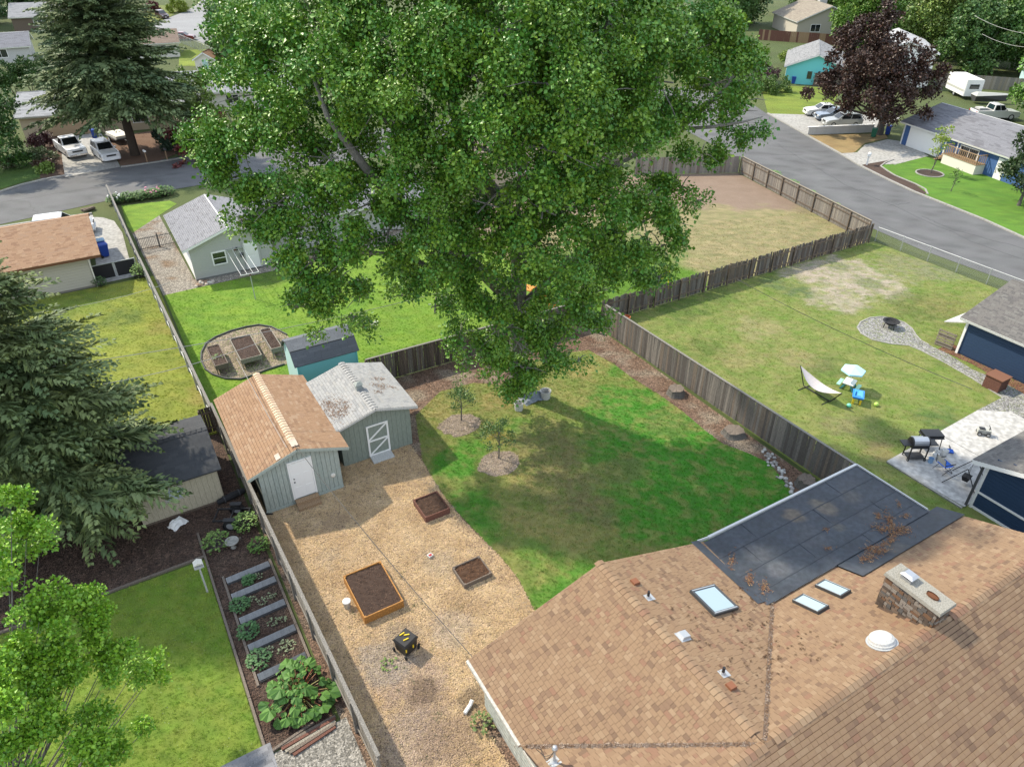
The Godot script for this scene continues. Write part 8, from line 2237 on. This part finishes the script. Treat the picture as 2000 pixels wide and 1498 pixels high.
func trees():
	# ---- the big cottonwood
	var base := Vector3(17.6, 0, -29.0)
	var o := thing("cottonwood_tree", "huge spreading cottonwood with glossy green leaves and pale grey limbs", "tree", base)
	var limbs := [
		[[base, Vector3(17.34, 2.74, -28.78), Vector3(17.12, 5.76, -28.44), Vector3(16.86, 9.66, -27.9), Vector3(16.04, 11.57, -27.92), Vector3(14.37, 13.82, -28.37), Vector3(13.83, 16.24, -28.3), Vector3(13.48, 18.96, -28.36), Vector3(13.47, 22.04, -28.48)], [0.62, 0.5, 0.44, 0.4, 0.36, 0.3, 0.24, 0.17, 0.06]],
		[[Vector3(17.12, 5.76, -28.44), Vector3(14.82, 8.53, -28.58), Vector3(12.71, 10.31, -28.49), Vector3(10.96, 12.08, -28.14), Vector3(9.4, 14.62, -28.07), Vector3(8.41, 16.3, -28.17), Vector3(8.14, 18.21, -28.88)], [0.36, 0.3, 0.26, 0.22, 0.17, 0.11, 0.04]],
		[[Vector3(16.97, 8.78, -28.07), Vector3(19.04, 11.89, -26.71), Vector3(20.92, 13.57, -25.52), Vector3(22.79, 14.97, -24.14), Vector3(24.14, 16.45, -23.37), Vector3(24.99, 17.83, -23.06)], [0.3, 0.24, 0.19, 0.13, 0.08, 0.03]],
		[[Vector3(22.8, 14.93, -24.14), Vector3(23.57, 15.14, -23.1), Vector3(24.71, 15.34, -22.47), Vector3(25.69, 15.48, -22.27)], [0.08, 0.07, 0.05, 0.02]],
		[[Vector3(16.86, 9.66, -27.9), Vector3(17.49, 13.36, -26.56), Vector3(18.11, 16.91, -25.41), Vector3(18.91, 19, -24.82), Vector3(19.63, 21.4, -24.64)], [0.34, 0.28, 0.22, 0.15, 0.05]],
		[[Vector3(16.04, 11.57, -27.92), Vector3(14.22, 12.91, -30.22), Vector3(12.39, 14.81, -32.09), Vector3(10.66, 17.08, -33.86), Vector3(9.11, 18.53, -34.83)], [0.26, 0.22, 0.17, 0.11, 0.04]],
		[[Vector3(17.23, 4.44, -28.61), Vector3(13.77, 7.84, -28.22), Vector3(11.29, 9.97, -28.22), Vector3(8.68, 10.6, -28.72), Vector3(7.32, 10.08, -28.99)], [0.2, 0.16, 0.12, 0.08, 0.03]],
		[[Vector3(17.19, 5.76, -28.4), Vector3(18.2, 8.73, -26.08), Vector3(19.49, 10.36, -24.36), Vector3(20.96, 11.69, -23.11)], [0.2, 0.16, 0.1, 0.04]],
		[[Vector3(17.28, 4.07, -28.7), Vector3(15.84, 7.99, -26.65), Vector3(14.8, 11.89, -24.71), Vector3(14.26, 14.62, -23.63)], [0.2, 0.17, 0.12, 0.05]],
		[[Vector3(13.83, 16.24, -28.3), Vector3(15.67, 18.28, -29.61), Vector3(17.39, 20.83, -30.37)], [0.16, 0.12, 0.05]]]
	var st := st0()
	for l in limbs:
		var q := []
		for p in l[0]: q.append(p - base)
		tube(st, q, l[1], 10)
	part(o, "trunk", st, "bark_pale")
	var lobes := [
		[Vector3(8.02, 18.49, -34.07), 2.34], [Vector3(9.67, 18.99, -32.07), 2.61], [Vector3(11.46, 18.92, -29.88), 2.70], [Vector3(12.87, 19.66, -27.1), 2.61], [Vector3(14.4, 19.25, -25.17), 2.70], [Vector3(16.85, 19.48, -24.82), 2.70], [Vector3(19.94, 19.09, -25.03), 2.61], [Vector3(22.99, 18.51, -25.05), 2.43], [Vector3(24.95, 18.03, -24.55), 1.7], [Vector3(27.42, 16.74, -24.84), 0.9],
		[Vector3(7.17, 16.55, -32.21), 2.16], [Vector3(8.8, 17.29, -29.2), 2.34], [Vector3(10.74, 17.38, -26.94), 2.52], [Vector3(13.56, 17.51, -24.5), 2.16], [Vector3(14.9, 17.7, -23.12), 2.43], [Vector3(17.47, 17.17, -23.15), 2.34], [Vector3(21.11, 17.04, -24.05), 2.34], [Vector3(24.53, 16.57, -24.26), 1.98], [Vector3(26.61, 15.6, -24.25), 1.0],
		[Vector3(4.71, 14.7, -32.66), 1.17], [Vector3(5.73, 14.82, -31.99), 1.71], [Vector3(7.03, 14.52, -30.7), 1.98], [Vector3(8.37, 14.59, -28.81), 1.80], [Vector3(10.38, 15.32, -27.08), 2.16], [Vector3(12.22, 14.72, -26.85), 1.71], [Vector3(13.28, 15.24, -24.08), 1.98], [Vector3(14.51, 15.57, -22.77), 2.34], [Vector3(17.43, 14.86, -23.18), 2.34], [Vector3(20.57, 14.89, -23.86), 1.80], [Vector3(24.09, 13.71, -23.99), 1.17], [Vector3(26.18, 14.4, -23.23), 0.72], [Vector3(25.71, 15.24, -23.75), 0.90],
		[Vector3(5.04, 13.39, -32.11), 1.17], [Vector3(6.37, 12.57, -30.34), 1.53], [Vector3(8.04, 12.56, -28.7), 1.71], [Vector3(9.65, 12.64, -28.19), 1.80], [Vector3(11.54, 12.92, -26.17), 1.98], [Vector3(13.13, 13.21, -24.28), 2.07], [Vector3(14.83, 13.15, -22.8), 2.25], [Vector3(17.63, 12.56, -23.03), 2.25], [Vector3(20.59, 12.66, -23.18), 1.71], [Vector3(22.56, 12.49, -23.4), 0.99], [Vector3(23.01, 11.95, -22.95), 0.54],
		[Vector3(5.9, 11.04, -30.43), 0.81], [Vector3(7.13, 10.39, -28.94), 1.26], [Vector3(8.74, 10.51, -28.28), 1.44], [Vector3(10.88, 10.48, -27.74), 1.26], [Vector3(12.6, 10.63, -25.68), 1.71], [Vector3(13.94, 11, -24.51), 1.80], [Vector3(15.7, 10.7, -23.67), 1.98], [Vector3(18.61, 10.11, -23.53), 1.89], [Vector3(20.93, 10.4, -23.4), 1.35], [Vector3(22.11, 10.99, -23.13), 0.72],
		[Vector3(6.39, 8.29, -29.11), 0.81], [Vector3(7.48, 8.38, -28.85), 0.85], [Vector3(8.95, 8.35, -28.63), 0.81], [Vector3(6.89, 6.81, -29.2), 0.50], [Vector3(9.03, 6.61, -28.92), 0.50], [Vector3(11, 7.86, -28.55), 0.81], [Vector3(12.21, 7.33, -27.84), 0.90], [Vector3(13.59, 8.18, -26.3), 1.35], [Vector3(15.12, 7.73, -25.21), 1.44], [Vector3(16.92, 7.83, -24.53), 1.44], [Vector3(19.14, 7.86, -24.39), 1.26], [Vector3(21.15, 7.79, -24.01), 0.81], [Vector3(22.05, 8.33, -23.47), 0.54],
		[Vector3(13.51, 5.54, -27.9), 0.90], [Vector3(14.88, 5.43, -26.74), 1.08], [Vector3(16.39, 5.14, -25.84), 1.08], [Vector3(17.97, 5.26, -25.26), 0.99], [Vector3(19.4, 5.87, -24.94), 0.63], [Vector3(13.74, 3.51, -28.24), 0.54], [Vector3(15.84, 2.95, -26.88), 0.81], [Vector3(17.6, 3.46, -25.76), 0.72], [Vector3(16.17, 1.54, -26.92), 0.54], [Vector3(15.97, 3.67, -26.34), 1.08], [Vector3(14.85, 4.43, -26.98), 0.90], [Vector3(17.05, 4.15, -25.65), 0.90], [Vector3(16.74, 2.33, -26.33), 0.63], [Vector3(15.49, 2.16, -27.08), 0.54], [Vector3(14.69, 3.28, -27.53), 0.63], [Vector3(18.77, 3.72, -25.17), 0.50],
		[Vector3(11.23, 15.73, -32.62), 2.34], [Vector3(17.45, 17.5, -31.49), 2.70], [Vector3(22.97, 15.23, -28.37), 2.34], [Vector3(17.2, 14.69, -28.75), 2.34], [Vector3(14.81, 10.12, -30.05), 1.62],
		[Vector3(10.5, 21.12, -32.34), 2.52], [Vector3(12.61, 21.52, -29.95), 2.70], [Vector3(14.88, 21.69, -28.33), 2.70], [Vector3(17.24, 21.53, -26.96), 2.70], [Vector3(20.1, 21.14, -26.17), 2.52], [Vector3(16.83, 23.16, -28.96), 2.40]]
	lobes += [[Vector3(15.58, 5.37, -25.87), 1.4], [Vector3(16.19, 3.65, -25.96), 1.0], [Vector3(15.02, 6.33, -25.97), 1.3], [Vector3(15.68, 2.36, -26.62), 0.7], [Vector3(10.42, 11.38, -28.13), 1.6], [Vector3(6.86, 11.59, -29.62), 1.3], [Vector3(8.03, 9.3, -28.7), 1.1], [Vector3(12.55, 9.06, -27.25), 1.3], [Vector3(11.65, 8.94, -28.08), 0.9], [Vector3(6.95, 9.2, -28.98), 0.9], [Vector3(8.51, 7.36, -28.77), 0.6], [Vector3(21.65, 10.04, -23.3), 0.9], [Vector3(20.21, 8.91, -23.77), 1.1], [Vector3(18.93, 6.64, -24.8), 0.9], [Vector3(5.58, 12.06, -31), 1.0], [Vector3(4.99, 11.82, -31.41), 0.6]]
	var lm := leaf_clump(27, 0.34, 11, 0.5, 0.85)
	leafy(o, "crown", lobes, lm, 3.9, 0.42, Color(0.062, 0.205, 0.026), Color(0.17, 0.30, 0.024), "leaf", base, 0.85, 0.5)
	# bare twigs among the leaves
	st = st0()
	for lb in lobes:
		for k in 3:
			var c: Vector3 = lb[0] - base
			var d := Vector3(rng.randfn(), rng.randfn() * 0.5 + 0.1, rng.randfn()).normalized()
			var e: Vector3 = c + d * lb[1] * 1.0
			tube(st, [c - d * lb[1] * 0.3, c + d * lb[1] * 0.5 + Vector3(0, 0.12, 0), e], [0.035, 0.024, 0.008], 5)
	part(o, "twigs", st, "bark_pale")
	# ---- spruces
	var b2 := [bough(3, 11), bough(4, 12)]
	spruce("spruce_tree", "large dark spruce with feathery boughs over the cream shed", Vector3(-5.5, 0, -30.8), 14.5, 5.9, 29, 12, Color(0.085, 0.135, 0.05), Color(0.19, 0.24, 0.09), b2, 0.15, 0.34, 0.3, 0.8, 1.5)
	spruce("spruce_tree", "towering spruce at the far kerb beside the driveway", Vector3(4.85, 0, -91.0), 23.0, 8.0, 30, 13, Color(0.07, 0.12, 0.05), Color(0.16, 0.21, 0.085), b2, 0.25, 0.4, 0.0, 0.62, 2.4)
	spruce("young_spruce", "slender blue-green conifer beside the white far house", Vector3(1.0, 0, -134.0), 13.5, 4.6, 16, 9, Color(0.04, 0.09, 0.055), Color(0.09, 0.15, 0.09), b2, 0.05, 0.2, 0.7, 0.75, 2.0)
	# ---- the bright maple in the corner
	var mb := Vector3(-6.6, 0, -16.0)
	var ml := [[Vector3(-4.32, 9.74, -19.02), 0.47], [Vector3(-4.38, 8.45, -19), 0.62], [Vector3(-4.91, 8.15, -18.87), 0.57], [Vector3(-4.25, 7.86, -19.13), 0.34], [Vector3(-5.02, 7.63, -18.84), 0.34],
		[Vector3(-4.9, 6.91, -17.94), 0.47], [Vector3(-4.2, 6.62, -18.32), 0.47], [Vector3(-3.86, 6.33, -18.4), 0.43], [Vector3(-3.51, 5.92, -18.37), 0.47], [Vector3(-3.41, 5.37, -18.18), 0.43], [Vector3(-4.72, 6.53, -17.78), 0.66], [Vector3(-4.18, 6.04, -17.71), 0.76], [Vector3(-3.82, 5.48, -17.8), 0.57],
		[Vector3(-5.31, 6.43, -16.99), 0.76], [Vector3(-4.64, 5.83, -17.29), 0.86], [Vector3(-4.1, 5.07, -17.32), 0.66], [Vector3(-3.36, 4.72, -17.68), 0.34], [Vector3(-3.43, 4.3, -17.47), 0.53], [Vector3(-3.14, 3.64, -17.32), 0.38], [Vector3(-2.6, 3.01, -17.61), 0.47], [Vector3(-2.9, 3.15, -17.36), 0.38], [Vector3(-3.95, 4.34, -16.95), 0.57], [Vector3(-5.3, 5.76, -16.36), 0.86], [Vector3(-4.7, 4.95, -16.54), 0.76],
		[Vector3(-5.82, 5.28, -15.76), 0.76], [Vector3(-5.18, 4.72, -15.77), 0.76], [Vector3(-4.52, 3.69, -16.28), 0.47], [Vector3(-4.21, 3.56, -16.47), 0.34], [Vector3(-5.77, 4.75, -15.14), 0.86], [Vector3(-4.98, 3.84, -15.42), 0.76], [Vector3(-4.12, 2.64, -15.87), 0.47], [Vector3(-3.4, 1.97, -16.45), 0.34], [Vector3(-4.63, 2.9, -15.32), 0.57], [Vector3(-6.07, 7.17, -16.31), 1.01], [Vector3(-6.34, 6.32, -15.34), 1.14], [Vector3(-5.18, 9.24, -18.7), 0.56]]
	tree("maple_tree", "bright lime-green maple beside the shaded lawn", mb, 6.2, 0.075, ml, leaf_clump(24, 0.36, 21, 0.5, 0.9), 11.0, 0.25, Color(0.12, 0.29, 0.02), Color(0.24, 0.42, 0.03), "leaf")
	# ---- across the street
	var p := Vector3(-9.4, 0, -93.0)
	tree("street_tree", "full green tree beside the beige house", p, 9.0, 0.25, auto_lobes(p, 9.5, 4.6, 10, 0.15), far_leaf, 2.4, 0.6, Color(0.035, 0.10, 0.02), Color(0.085, 0.18, 0.035))
	p = Vector3(10.8, 0, -85.8)
	tree("plum_tree", "red-leaved plum tree leaning over the street kerb", p, 4.5, 0.16, [[Vector3(9.18, 2.16, -87.52), 1.2], [Vector3(11.3, 3.14, -86.26), 1.4], [Vector3(13.11, 3.13, -86.01), 1.3], [Vector3(9.01, 1.03, -85.02), 1.2], [Vector3(8.83, -0.2, -83.53), 1.2], [Vector3(9.73, -1.01, -82.93), 1.0], [Vector3(11.45, 1.18, -85.23), 1.3], [Vector3(7.83, -1.17, -82.63), 0.8]], far_leaf, 3.4, 0.45, Color(0.09, 0.02, 0.022), Color(0.19, 0.045, 0.04), "leaf_purple")
	p = Vector3(13.5, 0, -98.0)
	tree("yard_tree", "yellow-green young tree before the grey roofed house", p, 6.5, 0.14, auto_lobes(p, 7.2, 2.9, 9, 0.25), far_leaf, 2.6, 0.55, Color(0.09, 0.17, 0.02), Color(0.18, 0.27, 0.04))
	for q in [["broad bright green tree at the mouth of the cul-de-sac", Vector3(36.0, 0, -168.0), 18.0, 8.5, Color(0.090, 0.195, 0.030), Color(0.195, 0.330, 0.060)], ["dark green tree beside the tiny shed", Vector3(28.5, 0, -140.0), 10.0, 5.0, Color(0.045, 0.120, 0.030), Color(0.105, 0.210, 0.045)], ["dark tree behind the timber house", Vector3(-16.0, 0, -225.0), 15.0, 9.0, Color(0.030, 0.090, 0.022), Color(0.075, 0.150, 0.045)], ["broad tree beyond the white house's garden", Vector3(-26.0, 0, -196.0), 11.0, 7.0, Color(0.053, 0.135, 0.030), Color(0.120, 0.210, 0.045)],
			["round tree left of the cul-de-sac lawn", Vector3(14.0, 0, -236.0), 11.0, 7.0, Color(0.045, 0.120, 0.030), Color(0.105, 0.195, 0.045)], ["far green tree beyond the end of the cul-de-sac", Vector3(52.0, 0, -236.0), 16.0, 10.0, Color(0.060, 0.150, 0.030), Color(0.135, 0.240, 0.045)], ["far tree standing behind the timber house's roof", Vector3(-4.0, 0, -246.0), 14.0, 9.0, Color(0.038, 0.105, 0.030), Color(0.090, 0.180, 0.045)]]:
		tree("distant_tree", q[0], q[1], q[2] * 0.9, 0.3, auto_lobes(q[1], q[2], q[3], 11, 0.15), far_leaf2, 0.9, 1.0, q[4], q[5])
	bush("flower_bed_shrub", "dark red shrub on the lawn at the cul-de-sac", Vector3(26.0, 0, -232.0), 2.6, 2.0, Color(0.08, 0.015, 0.02), Color(0.16, 0.03, 0.04), "", "leaf_purple")
	bush("flower_bed_shrub", "bright yellow-green shrub on the lawn at the cul-de-sac", Vector3(32.0, 0, -228.0), 3.2, 2.0, Color(0.15, 0.22, 0.02), Color(0.25, 0.32, 0.03))
	# ---- right side
	p = Vector3(84.0, 0, -54.6)
	tree("purple_maple", "big dark purple-leaved maple shading the blue house's drive", p, 13.0, 0.42, [[Vector3(82.05, 12.05, -57.17), 2.04], [Vector3(80.73, 10.27, -57.3), 2.72], [Vector3(82.42, 10.18, -54.85), 2.55], [Vector3(79.48, 7.92, -57.33), 2.72], [Vector3(79.51, 8.43, -53.8), 3.06], [Vector3(83.72, 8.21, -52.84), 2.72], [Vector3(78.98, 5.63, -58.01), 2.55], [Vector3(78.44, 6.15, -53.59), 3.06], [Vector3(81.12, 6.26, -51.34), 2.89], [Vector3(84.24, 6.44, -50.07), 1.87], [Vector3(76.96, 4.8, -59.05), 1.36], [Vector3(78.04, 4.68, -55.91), 1.70], [Vector3(79.32, 4.2, -52.29), 2.21], [Vector3(82.06, 4.53, -49.82), 1.70], [Vector3(80.43, 10.03, -59.42), 1.87], [Vector3(85.7, 6.87, -58.92), 3.06]], far_leaf, 2.6, 0.62, Color(0.032, 0.015, 0.012), Color(0.08, 0.042, 0.028), "leaf_purple", "bark")
	for q in [["bright green tree rising behind the weathered far house", Vector3(133.0, 0, -96.0), 14.0, 6.5, Color(0.090, 0.210, 0.030), Color(0.195, 0.330, 0.060)], ["tall yellow-green tree behind the purple maple", Vector3(140.0, 0, -84.0), 17.0, 7.5, Color(0.105, 0.195, 0.038), Color(0.225, 0.315, 0.075)], ["broad mid-green tree behind the black fence", Vector3(152.0, 0, -90.0), 16.0, 9.0, Color(0.060, 0.165, 0.030), Color(0.150, 0.270, 0.060)],
			["deep green tree behind the camper", Vector3(140.0, 0, -66.0), 16.0, 8.0, Color(0.053, 0.150, 0.030), Color(0.128, 0.255, 0.053)], ["large mid-green tree behind the pale blue building", Vector3(152.0, 0, -60.0), 18.0, 9.0, Color(0.068, 0.180, 0.030), Color(0.165, 0.285, 0.060)], ["dark green tree at the far end of the camper's fence", Vector3(131.0, 0, -72.0), 11.0, 5.0, Color(0.045, 0.120, 0.030), Color(0.105, 0.195, 0.045)],
			["bright green tree beside the pale blue building", Vector3(104.5, 0, -45.5), 11.0, 5.0, Color(0.090, 0.225, 0.030), Color(0.195, 0.360, 0.060)], ["dark far tree left of the weathered house", Vector3(140.0, 0, -136.0), 14.0, 8.0, Color(0.045, 0.120, 0.030), Color(0.105, 0.195, 0.045)], ["far green tree right of the weathered house's chimney", Vector3(168.0, 0, -112.0), 17.0, 10.0, Color(0.068, 0.165, 0.030), Color(0.150, 0.255, 0.060)], ["pale green far tree over the weathered house's roof", Vector3(172.0, 0, -138.0), 16.0, 10.0, Color(0.075, 0.165, 0.045), Color(0.165, 0.255, 0.075)],
			["far dark tree closing the gap behind the tall yellow-green one", Vector3(176.0, 0, -92.0), 18.0, 10.0, Color(0.045, 0.135, 0.030), Color(0.120, 0.210, 0.045)], ["far tree in the last row behind the pale blue building", Vector3(180.0, 0, -70.0), 18.0, 10.0, Color(0.060, 0.150, 0.030), Color(0.135, 0.240, 0.045)], ["green street tree behind the cottonwood by the east street", Vector3(90.0, 0, -92.0), 10.0, 5.0, Color(0.060, 0.165, 0.030), Color(0.135, 0.255, 0.045)], ["round tree before the tan house behind the cottonwood", Vector3(46.0, 0, -72.0), 8.0, 4.5, Color(0.060, 0.165, 0.030), Color(0.150, 0.270, 0.045)]]:
		tree("distant_tree", q[0], q[1], q[2] * 0.9, 0.3, auto_lobes(q[1], q[2], q[3], 11, 0.12), far_leaf2, 1.3, 0.9, q[4], q[5])
